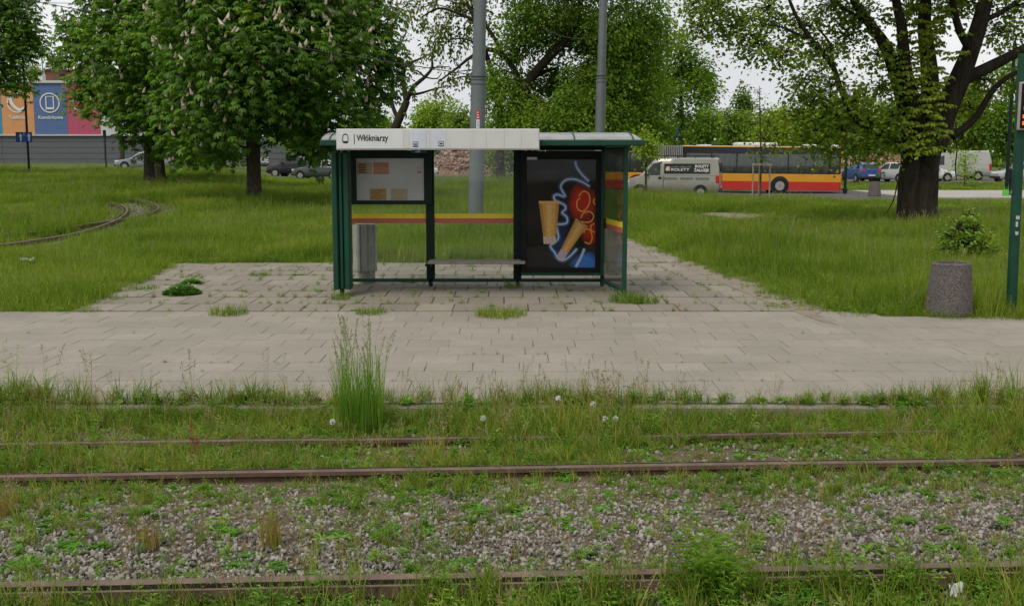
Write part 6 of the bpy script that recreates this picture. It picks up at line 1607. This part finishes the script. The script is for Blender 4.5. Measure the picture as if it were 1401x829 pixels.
def mk(name, parts, mats):
    V, F, T, MI = merge(*parts); return np_mesh(name, V, F, mats, T, matidx=MI)
def seedhead(rng, n, rad, h0, h1, head=.12, spread=.025, grains=16, sw=.003, lean=.18):
    """thin stalks (part 0) and loose seed heads (part 1)"""
    V, F, T = [], [], []; V2, F2, T2 = [], [], []
    for i in range(n):
        h = rng.uniform(h0, h1); a = rng.uniform(0, 6.28); r = rad * math.sqrt(rng.uniform()); d = rng.uniform(0, 6.28); l = rng.uniform(.3, 1) * lean
        pt = lambda t: np.array([r * math.cos(a) + l * h * t * t * math.cos(d), r * math.sin(a) + l * h * t * t * math.sin(d), h * t])
        q = np.array([-math.sin(d + .6), math.cos(d + .6), 0]) * sw * .5; o = len(V); t0 = rng.uniform(.3, 1)
        for t in (0, .35, .7, 1): V += [tuple(pt(t) - q), tuple(pt(t) + q)]; T += [t0, t0]
        for s in range(3): F += [(o + 2 * s, o + 2 * s + 1, o + 2 * s + 3), (o + 2 * s, o + 2 * s + 3, o + 2 * s + 2)]
        for g in range(grains):
            t = 1 - head / h * rng.uniform(0, 1); c = pt(t) + rng.normal(0, spread, 3) * (1, 1, .5) * (1.15 - (t - 1 + head / h) / (head / h)); dd = rng.normal(0, 1, 3); dd[2] += 1.2; dd /= np.linalg.norm(dd); e = np.cross(dd, rng.normal(0, 1, 3)); e /= np.linalg.norm(e)
            o2 = len(V2); V2 += [tuple(c - e * .0035), tuple(c + dd * .016), tuple(c + e * .0035)]; T2 += [.5] * 3; F2.append((o2, o2 + 1, o2 + 2))
    return (V, F, T), (V2, F2, T2)
def leafy(rng, stems, h0, h1, leaf, nl, lean=.15, rad=.05, w=.2, droop=.5):
    """upright leafy stems: narrow leaves all the way up"""
    V, F, T = [], [], []
    for s in range(stems):
        h = rng.uniform(h0, h1); a = rng.uniform(0, 6.28); r = rad * math.sqrt(rng.uniform()); d = rng.uniform(0, 6.28); l = rng.uniform(.2, 1) * lean
        pt = lambda t: np.array([r * math.cos(a) + l * h * t * math.cos(d), r * math.sin(a) + l * h * t * math.sin(d), h * t])
        q = np.array([-math.sin(d), math.cos(d), 0]) * .0025; o = len(V); V += [tuple(pt(0) - q), tuple(pt(0) + q), tuple(pt(1))]; T += [.3] * 3; F.append((o, o + 1, o + 2))
        for k in range(nl):
            t = .15 + .85 * (k + rng.uniform(0, .6)) / nl; c = pt(min(t, 1)); b = k * 2.4 + rng.uniform(-.4, .4); L = leaf * rng.uniform(.7, 1.2) * (1.05 - .35 * t)
            dv = np.array([math.cos(b), math.sin(b), .55 - .2 * rng.uniform()]); dv /= np.linalg.norm(dv); e = np.array([-math.sin(b), math.cos(b), 0]) * L * w * .5
            m1 = c + dv * L * .5; tip = c + dv * L - np.array([0, 0, droop * L * .5]); o = len(V); V += [tuple(c), tuple(m1 + e), tuple(tip), tuple(m1 - e)]; t0 = rng.uniform(0, 1); T += [t0] * 4
            F += [(o, o + 1, o + 2), (o, o + 2, o + 3)]
    return V, F, T
def rosette(rng, n, L, w, rise=.5):
    V, F, T = [], [], []
    for k in range(n):
        a = 6.28 * k / n + rng.uniform(-.4, .4); l = L * rng.uniform(.6, 1.15); up = rise * rng.uniform(.4, 1.3); d = np.array([math.cos(a), math.sin(a), 0]); e = np.array([-math.sin(a), math.cos(a), 0]) * l * w * .5; o = len(V); t0 = rng.uniform(0, 1)
        p1 = d * l * .35 + [0, 0, l * up * .45]; p2 = d * l * .72 + [0, 0, l * up * .62]; p3 = d * l + [0, 0, l * up * .45]
        V += [(0, 0, 0), tuple(p1 + e * .7), tuple(p1 - e * .7), tuple(p2 + e), tuple(p2 - e), tuple(p3)]; T += [t0] * 6
        F += [(o, o + 1, o + 2), (o + 1, o + 3, o + 4), (o + 1, o + 4, o + 2), (o + 3, o + 5, o + 4)]
    return V, F, T
def cloverpatch(rng, n, rad, h):
    V, F, T = [], [], []
    for i in range(n):
        a = rng.uniform(0, 6.28); r = rad * math.sqrt(rng.uniform()); z = h * (1 - .75 * (r / rad) ** 2) * rng.uniform(.1, 1.1); c = np.array([r * math.cos(a), r * math.sin(a), z]); t0 = rng.uniform(0, 1); b0 = rng.uniform(0, 6.28)
        for k in range(3):
            b = b0 + 2.09 * k; d = np.array([math.cos(b), math.sin(b), rng.uniform(-.2, .3)]) * .030; e = np.array([-math.sin(b), math.cos(b), 0]) * .015; o = len(V)
            V += [tuple(c), tuple(c + d * .7 + e), tuple(c + d), tuple(c + d * .7 - e)]; T += [t0] * 4; F += [(o, o + 1, o + 2), (o, o + 2, o + 3)]
    return V, F, T

rng = np.random.default_rng(77)
meadow_protos = [mk('grass_form', [(blades(rng, 44, .20, .22, .50, .0085, .55), 0)], [G_meadow]) for _ in range(5)]
for _ in range(3):
    s1, s2 = seedhead(rng, 7, .20, .42, .66, .11, .016, 14, .004)
    meadow_protos.append(mk('grass_form', [(blades(rng, 34, .20, .2, .48, .0085, .5), 0), (s1, 1), (s2, 2)], [G_meadow, G_lush, M_seed]))
meadow_protos.append(mk('grass_form', [(blades(rng, 26, .2, .15, .40, .009, .5), 0), (leafy(rng, 5, .2, .4, .09, 10, .2, .15, .35), 1)], [G_meadow, G_herb]))
col_meadow = proto_set('meadow_forms', meadow_protos)

def in_poly(x, y, poly):
    inside = np.zeros(len(x), bool); n = len(poly)
    for i in range(n):
        x1, y1 = poly[i]; x2, y2 = poly[(i + 1) % n]
        c = ((y1 > y) != (y2 > y)) & (x < (x2 - x1) * (y - y1) / (y2 - y1 + 1e-12) + x1); inside ^= c
    return inside
def near_line(x, y, pts, d):
    out = np.zeros(len(x), bool)
    for p in pts[::2]: out |= (x - p[0]) ** 2 + (y - p[1]) ** 2 < d * d
    return out
APRON = [(-6.35, 16.0), (4.62, 16.0), (3.9, 23.65), (-7.0, 23.65)]
PATH = [(1.5, 23.5), (4.0, 23.5), (2.4, 40.0), (0.0, 40.0)]
def patch(x, y, a=.7, b=.45, c=0.0): return .5 + .25 * np.sin(x * a + 1.7 * np.sin(y * .31) + c) + .25 * np.sin(y * b + 1.3 * np.sin(x * .53 + c))
def meadow_points(y0, y1, dens):
    A = 2 * (.47 * (y0 + y1) / 2 + 3.5) * (y1 - y0); n = int(A * dens)
    y = rng.uniform(y0, y1, n); x = rng.uniform(-1, 1, n) * (.47 * y + 3.5)
    fe = np.array([far_edge(v) for v in x]) if y0 < 17 else np.full(n, 10.0)
    jx, jy = x + rng.normal(0, .12, n), y + rng.normal(0, .12, n)
    ok = (y > fe + .06) & ~in_poly(jx, jy, APRON) & ~in_poly(jx, jy, PATH)
    for (cx, cy, rx, ry, th) in ((G(1003, 295).x, G(1003, 295).y, .95, 1.8, .9), (G(1135, 278).x + 2.5, G(1135, 278).y - 1, 4.8, 1.4, .85), (4.2, 19.9, .35, 4.4, .5)):
        ok &= ~((((x - cx) / rx) ** 2 + ((y - cy) / ry) ** 2 < 1) & (rng.uniform(0, 1, n) < th))
    ok &= ~(near_line(x, y, loop_a, .75) & (rng.uniform(0, 1, n) < .96)) & ~(near_line(x, y, loop_b, .75) & (y > 37) & (rng.uniform(0, 1, n) < .9))
    r = x / y
    ok &= ~((x > 3.5) & (y > 60.3) & (y < 76.5)) & ~((x > 21) & (y > 60.6) & (y < 74.2)) & ~((x > 15) & (y > 84)) & ~((y > 85.5) & (x < 12.5)) & ~((np.abs(y - 80.05) < .6) & (x < 8) & (x > -40))
    ok &= rng.uniform(0, 1, n) < .55 + .6 * patch(x, y)
    return x[ok], y[ok]
XS, YS2 = [], []
for y0, y1, dn in ((15.0, 20, 34), (20, 27, 26), (27, 38, 17), (38, 52, 11), (52, 88, 7)):
    a, b_ = meadow_points(y0, y1, dn); XS.append(a); YS2.append(b_)
mx, my = np.concatenate(XS), np.concatenate(YS2)
n = len(mx)
hs = (.62 + .75 * patch(mx, my, .9, .6, 2.0)) * np.where(mx < -4.2, np.where(my < 27, .62, .85), 1.0)
hs *= .55 + .45 * sstep(my - np.array([far_edge(v) for v in mx]), 0.0, .9)           # shorter where it is trodden at the paving
hs *= .60 + .40 * sstep(np.abs(mx - (4.7 - .10 * (my - 16.3))), .15, 1.0)
gp_ = G(1003, 295)
hs *= 1 - .68 * sstep(mx, 4.2, 6.0) * (1 - sstep(mx, 9.5, 11.5)) * sstep(my, 31, 35) * (1 - sstep(my, 41.5, 43.5))
hs *= 1 - .55 * sstep(mx, 11.0, 13.0) * sstep(my, 42, 46) * (1 - sstep(my, 53, 56))
hs *= 1 - .45 * sstep(mx / my, -.23, -.20) * (1 - sstep(mx / my, -.10, -.06)) * sstep(my, 58, 70)
hs *= np.where(my > 45, 1.12, 1.0) * (1 - .62 * sstep(mx / my, .20, .30) * sstep(my, 38, 50)); wd = np.where(my > 27, 1.35, 1.0) * np.where(my > 45, 1.4, 1.0)
scl = np.stack([wd * rng.uniform(.8, 1.2, n), wd * rng.uniform(.8, 1.2, n), hs * rng.uniform(.75, 1.2, n)], -1)
rot = np.stack([rng.normal(0, .09, n), rng.normal(0, .09, n), rng.uniform(0, 6.28, n)], -1)
# ragged low fringe creeping over the paving edges
ex, ey = [], []
for (xa, ya), (xb, yb) in (((-6.4, 16.3), (-7.1, 23.7)), ((4.6, 16.3), (3.9, 23.7)), ((-6.85, 23.65), (1.6, 23.65)), ((3.9, 23.6), (2.3, 40)), ((1.5, 23.6), (0, 40)), ((-13, 16.28), (-6.1, 16.28)), ((4.7, 15.95), (7.6, 15.4))):
    k_ = int(math.hypot(xb - xa, yb - ya) * 26); t_ = rng.uniform(0, 1, k_); ex.append(xa + (xb - xa) * t_ + rng.normal(0, .16, k_)); ey.append(ya + (yb - ya) * t_ + rng.normal(0, .10, k_))
ex, ey = np.concatenate(ex), np.concatenate(ey); ke = len(ex)
mx, my = np.concatenate([mx, ex]), np.concatenate([my, ey]); n = len(mx)
scl = np.concatenate([scl, np.stack([rng.uniform(.4, .9, ke), rng.uniform(.4, .9, ke), rng.uniform(.16, .42, ke)], -1)])
rot = np.concatenate([rot, np.stack([rng.normal(0, .2, ke), rng.normal(0, .2, ke), rng.uniform(0, 6.28, ke)], -1)])
pick = rng.choice(9, n, p=[.17, .17, .17, .16, .16, .03, .03, .03, .08])
scatter('meadow_grass', col_meadow, 9, np.stack([mx, my, terrain(mx, my) - .01], -1), rot, scl, pick, 'long green meadow grass around the shelter and under the trees', 'grass')

# stones between and beside the rails
def stone(rng):
    bm = bmesh.new(); bmesh.ops.create_icosphere(bm, subdivisions=1, radius=1.0)
    s = rng.uniform(.6, 1.3, 3) * (1, .8, .6)
    cuts = [Vector(rng.normal(0, 1, 3)).normalized() for _ in range(5)]
    for v in bm.verts:
        for c in cuts:
            d = v.co.dot(c)
            if d > .62: v.co -= c * (d - .62)
        v.co = Vector((v.co.x * s[0], v.co.y * s[1], v.co.z * s[2])) * rng.uniform(.92, 1.08)
    me = bpy.data.meshes.new('stone_form'); bm.to_mesh(me); bm.free(); me.materials.append(M_stone); return me
def stonemat():
    m, nt, nd, ln, b = newmat('ballast_stone'); oi = nd.new('ShaderNodeObjectInfo')
    c = ramp(nd, ln, oi.outputs['Random'], [(0.0, (.07, .062, .054)), (.15, (.14, .126, .112)), (.35, (.215, .20, .182)), (.65, (.28, .262, .238)), (.88, (.35, .33, .30)), (1.0, (.18, .145, .115))])
    c = mix_rgb(nd, ln, ramp(nd, ln, noise(nd, ln, 40, 4, pos(nd)), [(.45, (0, 0, 0)), (.7, (.5,) * 3)]), c, (.12, .10, .085))
    ln.new(c, b.inputs['Base Color']); b.inputs['Roughness'].default_value = .95; b.inputs['Specular IOR Level'].default_value = .2; return m
M_stone = stonemat()
col_stone = proto_set('stone_forms', [stone(rng) for _ in range(7)])
def r3(x): return yline(rail3, x)
def r2(x): return yline(rail2, x)
def r1(x): return yline(rail1, x)
N0 = 150000
sx_ = rng.uniform(-6.2, 6.2, N0); sy_ = rng.uniform(4.2, 10.1, N0)
y3, y2, y1 = r3(sx_), r2(sx_), r1(sx_)
u = (sy_ - y3) / (y2 - y3)
pk = np.where((u > .03) & (u < .97), np.where(u < .72, 1.0, .8), 0.30) * (.45 + .75 * patch(sx_, sy_, 2.1, 3.3, 1.0))
ok = rng.uniform(0, 1, N0) < pk
ok &= (np.abs(sy_ - y3) > .09) & (np.abs(sy_ - y2) > .08) & (np.abs(sy_ - y1) > .08)
sx_, sy_ = sx_[ok], sy_[ok]; n = len(sx_)
ss = .008 + .016 * rng.uniform(0, 1, n) ** 1.5 + .012 * (rng.uniform(0, 1, n) > .92)
scatter('ballast_stones', col_stone, 7, np.stack([sx_, sy_, terrain(sx_, sy_) + rng.uniform(-.004, .018, n)], -1), rng.uniform(0, 6.28, (n, 3)), np.repeat(ss[:, None], 3, 1), rng.integers(0, 7, n), 'pale broken ballast stones between the tram rails', 'gravel')
# gravel along the loop track
lp = np.array(loop_a); k = rng.integers(8, len(lp), 2600); off = rng.normal(0, .45, (2600, 2)) + (.25, .35)
lx, ly = lp[k, 0] + off[:, 0], lp[k, 1] + off[:, 1]
scatter('loop_ballast', col_stone, 7, np.stack([lx, ly, terrain(lx, ly) + .01], -1), rng.uniform(0, 6.28, (2600, 3)), np.repeat(rng.uniform(.02, .04, 2600)[:, None], 3, 1), rng.integers(0, 7, 2600), 'ballast gravel along the curved loop track', 'gravel')

# trackside weeds
fg = [mk('weed_form', [(blades(rng, 16, .05, .10, .30, .008, .75, .7, 4), 0)], [G_lush]) for _ in range(3)]                      # 0-2 grass
fg += [mk('weed_form', [(blades(rng, 9, .05, .14, .34, .0055, .6, .6, 4), 0), (blades(rng, 8, .05, .12, .30, .005, .8, .8, 4), 1)], [G_lush, G_dry]) for _ in range(2)]   # 3-4 mixed dry
s1, s2 = seedhead(rng, 5, .06, .28, .50, .10, .014, 18, .003); fg.append(mk('weed_form', [(s1, 0), (s2, 1), (blades(rng, 6, .05, .1, .25, .005, .6), 2)], [G_dry, M_seed, G_lush]))   # 5 seed heads
fg += [mk('weed_form', [(rosette(rng, 8, .11, .28, .8), 0)], [G_herb]), mk('weed_form', [(rosette(rng, 7, .08, .4, .5), 0)], [G_herb])]   # 6-7 rosettes
fg += [mk('weed_form', [(leafy(rng, 3, .12, .26, .065, 12, .25, .03, .3), 0)], [G_herb]), mk('weed_form', [(leafy(rng, 5, .06, .15, .04, 9, .4, .05, .45), 0)], [G_herb])]   # 8-9 leafy
fg += [mk('weed_form', [(cloverpatch(rng, 46, .11, .07), 0)], [G_clover]), mk('weed_form', [(blades(rng, 18, .04, .06, .18, .004, .9, .7), 0)], [G_dry])]   # 10 clover 11 dry
s1, s2 = seedhead(rng, 3, .05, .40, .62, .16, .028, 26, .003, .25); fg.append(mk('weed_form', [(s1, 0), (s2, 1)], [G_dry, M_seed]))   # 12 tall panicle
col_weed = proto_set('weed_forms', fg)
def weeds(name, n, xr, yf, prob, weights, hs, label, zoff=0.0, seed=1):
    rng = np.random.default_rng(seed)
    x = rng.uniform(-xr, xr, n); y = yf(x, rng.uniform(0, 1, n)); ok = rng.uniform(0, 1, n) < prob(x, y); x, y = x[ok], y[ok]
    bad = (np.abs(y - r3(x)) < .07) | (np.abs(y - r2(x)) < .055)
    x, y = x[~bad], y[~bad]; n = len(x); w = np.array(weights, float); w /= w.sum()
    s = rng.uniform(.65, 1.3, n) * hs(x, y); wd_ = rng.uniform(.8, 1.25, n)
    z = terrain(x, y); z = np.where(y > 10.14, .0, z)
    return scatter(name, col_weed, 13, np.stack([x, y, z + zoff], -1), np.stack([rng.normal(0, .12, n), rng.normal(0, .12, n), rng.uniform(0, 6.28, n)], -1), np.stack([wd_ * np.sqrt(s), wd_ * np.sqrt(s), s], -1), rng.choice(13, n, p=w), label, 'weeds')
one = lambda x, y: np.ones_like(x)
weeds('verge_weeds', 17000, 7.5, lambda x, t: r2(x) + .05 + (10.30 + .05 * np.sin(x * 5) - r2(x)) * t, lambda x, y: np.clip(-.05 + 1.5 * patch(x, y, 2.3, 4.1), .25, 1), [10, 10, 10, 14, 14, 1.8, 11, 9, 10, 8, 4, 11, 1.0],
    lambda x, y: (.38 + .54 * patch(x, y, 1.3, 2.0, .5) ** 1.6) * (1 + 1.0 * sstep(x, 3.2, 4.6) * sstep(y, 8.8, 9.4)) * (1 + .22 * (1 - sstep(x, -.6, .2))) * (1 - .45 * sstep(x, .8, 1.2) * (1 - sstep(x, 3.0, 3.4)) * (1 - sstep(y, 9.1, 9.4))), 'tall mixed weeds and grass between pavement and rails', seed=3)
weeds('kerb_weeds', 2800, 7.5, lambda x, t: 9.84 + .22 * t, lambda x, y: .35 + .8 * patch(x, y, 1.9, 1.0, .3), [12, 12, 12, 12, 12, 2, 3, 2, 8, 3, 1, 5, .8], lambda x, y: .44 + .42 * patch(x, y, 2.4, 1.0, 1.5) ** 2, 'fringe of grass and weeds along the pavement kerb', seed=9)
weeds('ballast_weeds', 17000, 6.5, lambda x, t: r3(x) + .07 + (r2(x) - r3(x) - .1) * t, lambda x, y: np.clip(.15 + .75 * sstep((y - r3(x)) / (r2(x) - r3(x)), .58, .98) + .5 * (1 - sstep((y - r3(x)) / (r2(x) - r3(x)), .03, .14)), 0, 1) * (.35 + .75 * patch(x, y, 3.1, 4.3, 2.2)), [6, 6, 6, 7, 7, 1, 5, 6, 5, 14, 6, 14, .4],
    lambda x, y: .30 + .30 * patch(x, y, 2.2, 3.0, 1.5), 'short weeds creeping through the ballast between the rails', seed=4)
weeds('front_weeds', 9000, 5.0, lambda x, t: 4.1 + (r3(x) - .05 - 4.1) * t, lambda x, y: .50 + .5 * patch(x, y, 2.9, 3.7, .8), [9, 9, 9, 6, 6, 1, 14, 12, 9, 12, 5, 9, .3], lambda x, y: .58 + .4 * patch(x, y, 2.0, 3.0, .2) + .28 * sstep(y, r3(x) - .5, r3(x) - .1), 'leafy weeds in front of the foreground rail', seed=5)

# weeds in the paving joints
jr = np.random.default_rng(12); jx, jy = [], []
for r in range(10):
    yl = 16.28 + r * ROWD
    for _ in range(105):
        jx.append(jr.uniform(-6.0, 4.7) + shear(yl)); jy.append(yl + jr.normal(0, .015))
for _ in range(520):
    yl = jr.uniform(16.3, 23.4); k = jr.integers(-11, 9); jx.append(k * SLW + SLW / 2 + jr.normal(0, .02) + shear(yl)); jy.append(yl)
jx, jy = np.array(jx), np.array(jy); keep = (jr.uniform(0, 1, len(jx)) < .42 + 1.1 * np.maximum(patch(jx, jy, 1.6, 1.9, 1.0) - .3, 0)) & (jx > -6.0 + shear(jy)) & (jx < 4.7 + shear(jy))
jx, jy = jx[keep], jy[keep]
for _ in range(280):
    jx = np.append(jx, jr.uniform(-7, 7)); jy = np.append(jy, PAVE_Y0 + .5 * jr.choice([0, 1, 1, 2, 2, 3, 4, 5, 8]) + jr.normal(0, .01))
n = len(jx); s = jr.uniform(.16, .50, n) * np.where(jy < 16.2, .55, 1.0)
scatter('joint_weeds', col_weed, 13, np.stack([jx, jy, np.full(n, -.01)], -1), np.stack([jr.normal(0, .1, n), jr.normal(0, .1, n), jr.uniform(0, 6.28, n)], -1), np.repeat(s[:, None], 3, 1) * (1.5, 1.5, 1), jr.choice(13, n, p=np.array([4, 4, 4, 3, 3, 0, 3, 5, 2, 6, 4, 4, 0]) / 42), 'tiny weeds sprouting from the paving joints', 'weeds')

# ------------------------------------------------------------------ single plants one can point at
def plant(name, label, loc, parts, mats, cat='weed', group=None):
    o = placed(name, loc, label, cat, group); V, F, T, MI = merge(*[(p, i) for i, (_, p) in enumerate(parts)])
    for i, (nm, p) in enumerate(parts):
        v, f, t = p
        k = link(nm, np_mesh(nm, np.array(v) + np.array(loc), f, mats[i], t), o)
    return o
pr_ = np.random.default_rng(55)
def grp(nm, *a): return (nm, *a)
g = G(492, 603, -.2)
s1, s2 = seedhead(pr_, 46, .22, .72, 1.12, .17, .010, 30, .0045, .20)
plant('tall_grass_clump', 'tall upright grass clump with slender seed heads before the shelter', (g.x, g.y, -.2), [('blades', blades(pr_, 420, .22, .30, .90, .009, .26, .9, 5)), ('stalks', s1), ('seed_heads', s2), ('dry_blades', blades(pr_, 70, .24, .15, .45, .006, .5, .8, 4))], [G_gold, G_gold, M_seed, G_dry], 'grass clump')
g = G(975, 822, -.2)
plant('goldenrod_plant', 'bushy leafy goldenrod in front of the foreground rail', (g.x, g.y, -.2), [('stems', leafy(pr_, 26, .24, .46, .105, 22, .38, .17, .17, .6)), ('undergrowth', leafy(pr_, 16, .1, .25, .07, 12, .4, .2, .3))], [G_gold, G_herb], 'weed')
g = G(15, 565, -.2)
plant('tall_weed', 'tall branching weed at the pavement edge on the far left', (g.x, g.y, -.2), [('stems', leafy(pr_, 6, .45, .68, .07, 22, .22, .10, .22, .2)), ('seed_heads', seedhead(pr_, 5, .12, .5, .72, .2, .02, 30)[1])], [G_herb, L_fresh], 'weed')
for px, py, rad, h, lab in ((370, 745, .07, .26, 'straw coloured dry grass tuft in the middle of the ballast'), (6, 705, .09, .24, 'dry straw grass tuft at the left edge of the ballast'), (205, 748, .06, .17, 'small brownish dry tuft beside the pink clovers')):
    g = G(px, py, -.14)
    plant('straw_tuft', lab, (g.x, g.y, -.14), [('blades', blades(pr_, 130, rad, h * .5, h * 1.1, .0045, .32, .8, 4)), ('seed_heads', seedhead(pr_, 16, rad, h * .7, h * 1.2, .07, .008, 14, .003)[1])], [G_dry, M_seed], 'grass tuft', 'dry tufts in the ballast')
g = G(271, 632, -.1)
plant('dock_plant', 'reddish flowering dock spike in the weeds left of the tall grass', (g.x, g.y, -.1), [('leaves', rosette(pr_, 9, .14, .25, .8)), ('spikes', seedhead(pr_, 5, .05, .18, .30, .16, .010, 60, .006, .1)[1])], [G_herb, plain('red_dock_seed', (.26, .07, .05), .9)], 'weed')
for i, (px, py, rad, hh, lab) in enumerate(((249, 402, .30, .17, 'round clump of flowering white clover on the left apron slabs'), (262, 388, .20, .09, 'smaller clover clump just behind the flowering clover'))):
    g = G(px, py); fl = []
    parts = [('leaves', cloverpatch(pr_, 1700 if i == 0 else 700, rad, hh))]; mats = [G_clover]
    m_ = MB(); V, F, T = [], [], []
    for k in range(26 if i == 0 else 4):
        a = pr_.uniform(0, 6.28); r = rad * .9 * math.sqrt(pr_.uniform()); c = np.array([r * math.cos(a), r * math.sin(a), hh * (1 - .7 * (r / rad) ** 2) + .03])
        o = len(V); V += [tuple(c + np.array(q) * .009) for q in ((1, 0, 0), (-1, 0, 0), (0, 1, 0), (0, -1, 0), (0, 0, 1), (0, 0, -1))]; T += [.5] * 6
        F += [tuple(o + q for q in t) for t in ((0, 2, 4), (2, 1, 4), (1, 3, 4), (3, 0, 4), (2, 0, 5), (1, 2, 5), (3, 1, 5), (0, 3, 5))]
    parts.append(('flower_heads', (V, F, T))); mats.append(M_cloverflower)
    plant('clover_clump', lab, (g.x, g.y, -.01), parts, mats, 'clover', 'plants growing through the apron')
for i, (px, py, rx, n_, h, lab) in enumerate(((312, 430, .28, 330, .16, 'yellow green grass patch in a missing slab left of the column'), (685, 432, .37, 560, .16, 'square grass patch in a missing slab before the shelter'), (508, 429, .24, 260, .13, 'low grass tuft right of the shelter column foot'), (858, 413, .28, 340, .20, 'grass tuft around the foot of the front right post'), (884, 414, .20, 220, .17, 'small grass tuft just right of the front right post'), (702, 393, .16, 120, .15, 'green weed tuft under the right end of the bench'), (1080, 409, .36, 200, .10, 'ragged grass tuft on the right apron slabs'), (1064, 420, .20, 120, .08, 'thin grass tuft at the apron corner by the long grass'), (465, 410, .16, 120, .16, 'weed tuft at the foot of the left column'), (196, 395, .28, 200, .09, 'flat grass tuft left of the flowering clover'), (357, 377, .20, 150, .09, 'little grass tuft on the back apron slabs'), (1050, 402, .22, 140, .09, 'small grass tuft on the apron near its right dirt edge'), (560, 387, .16, 110, .10, 'weed tuft on the bottom rail left of the bench'), (262, 380, .22, 130, .10, 'short grass tuft behind both clover clumps'))):
    g = G(px, py); parts = [('blades', blades(pr_, n_, rx, h * .5, h * 1.25, .007, .7, .7, 3)), ('leaves', rosette(pr_, 12, rx * .55, .25, .35))]
    plant('grass_tuft', lab, (g.x, g.y, -.015), parts, [G_lush, G_herb], 'grass tuft', 'plants growing through the apron')
DL = ['white dandelion clock just left of the tall grass clump', 'white dandelion clock midway between tall grass clump and advert', 'lowest white dandelion clock, close above the middle rail', 'left one of two white dandelion clocks standing close together', 'right one of two white dandelion clocks standing close together', 'topmost dandelion clock, overlapping the pavement edge', 'small dandelion clock just above the close pair']
CLB = ['pink clover bloom standing alone right of the clover trio', 'topmost pink clover bloom of the trio in the ballast', 'lowest pink clover bloom of the trio in the ballast', 'right pink clover bloom of the trio in the ballast', 'pink clover bloom in front of the foreground rail']
for i, (px, py) in enumerate(((455, 577), (661, 572), (757, 588), (828, 573), (842, 573), (764, 545), (811, 553))):
    h = .20 + .05 * pr_.uniform(); z0 = -.2; d = 9.35 if py > 560 else 9.75
    q = P(px, py, d); o = placed('dandelion', (q.x, q.y, z0), DL[i], 'dandelion', 'dandelion clocks by the track')
    MB().tube([(q.x, q.y, z0), (q.x + .01, q.y, (z0 + q.z) / 2), (q.x, q.y, q.z)], .003, 4).build('stem', G_lush, o)
    V, F, T = [], [], []
    for k in range(90):
        dv = pr_.normal(0, 1, 3); dv /= np.linalg.norm(dv); e = np.cross(dv, pr_.normal(0, 1, 3)); e /= np.linalg.norm(e); c = np.array(q); oo = len(V)
        V += [tuple(c + dv * .004), tuple(c + dv * .024 + e * .006), tuple(c + dv * .026 - e * .006)]; T += [.5] * 3; F.append((oo, oo + 1, oo + 2))
    link('seed_ball', np_mesh('seed_ball', V, F, M_clockwhite, T), o)
for i, (px, py) in enumerate(((267, 699), (190, 724), (183, 735), (205, 732), (590, 816))):
    q = P(px, py, 6.6 if py < 800 else 5.75); o = placed('pink_clover', (q.x, q.y, -.2), CLB[i], 'clover', 'pink clover blooms by the rail')
    MB().tube([(q.x, q.y, -.2), (q.x, q.y, q.z)], .002, 4).build('stem', G_herb, o)
    MB().lathe([(.003, -.010), (.011, -.004), (.012, .004), (.007, .011), (0, .013)], 8, tuple(q)).build('flower_head', M_purple, o, smooth=True)
# pale litter scraps
for px, py, w, h, lab in ((130, 355, .0, .0, ''), (790, 808, .05, .07, 'crumpled clear plastic scrap in the front weeds'), (38, 355, .22, .06, 'white scrap of litter in the left grass')):
    if not lab: continue
    q = G(px, py, -.15 if py > 500 else .05); m_ = MB(); n = 6
    px_off = 520 if py > 500 else 0
    q = G(px + px_off, py, -.12 if py > 500 else .12)
    vs = [(q.x + w * (i / n - .5) * 1.5, q.y + pr_.normal(0, .01) + .02 * j, q.z + h * (j - .5) + pr_.normal(0, .012)) for j in (0, 1) for i in range(n + 1)]
    m_.add(vs, [(i, i + 1, n + 2 + i, n + 1 + i) for i in range(n)]); tag(m_.build('litter_scrap', M_w1, None), lab, 'litter')
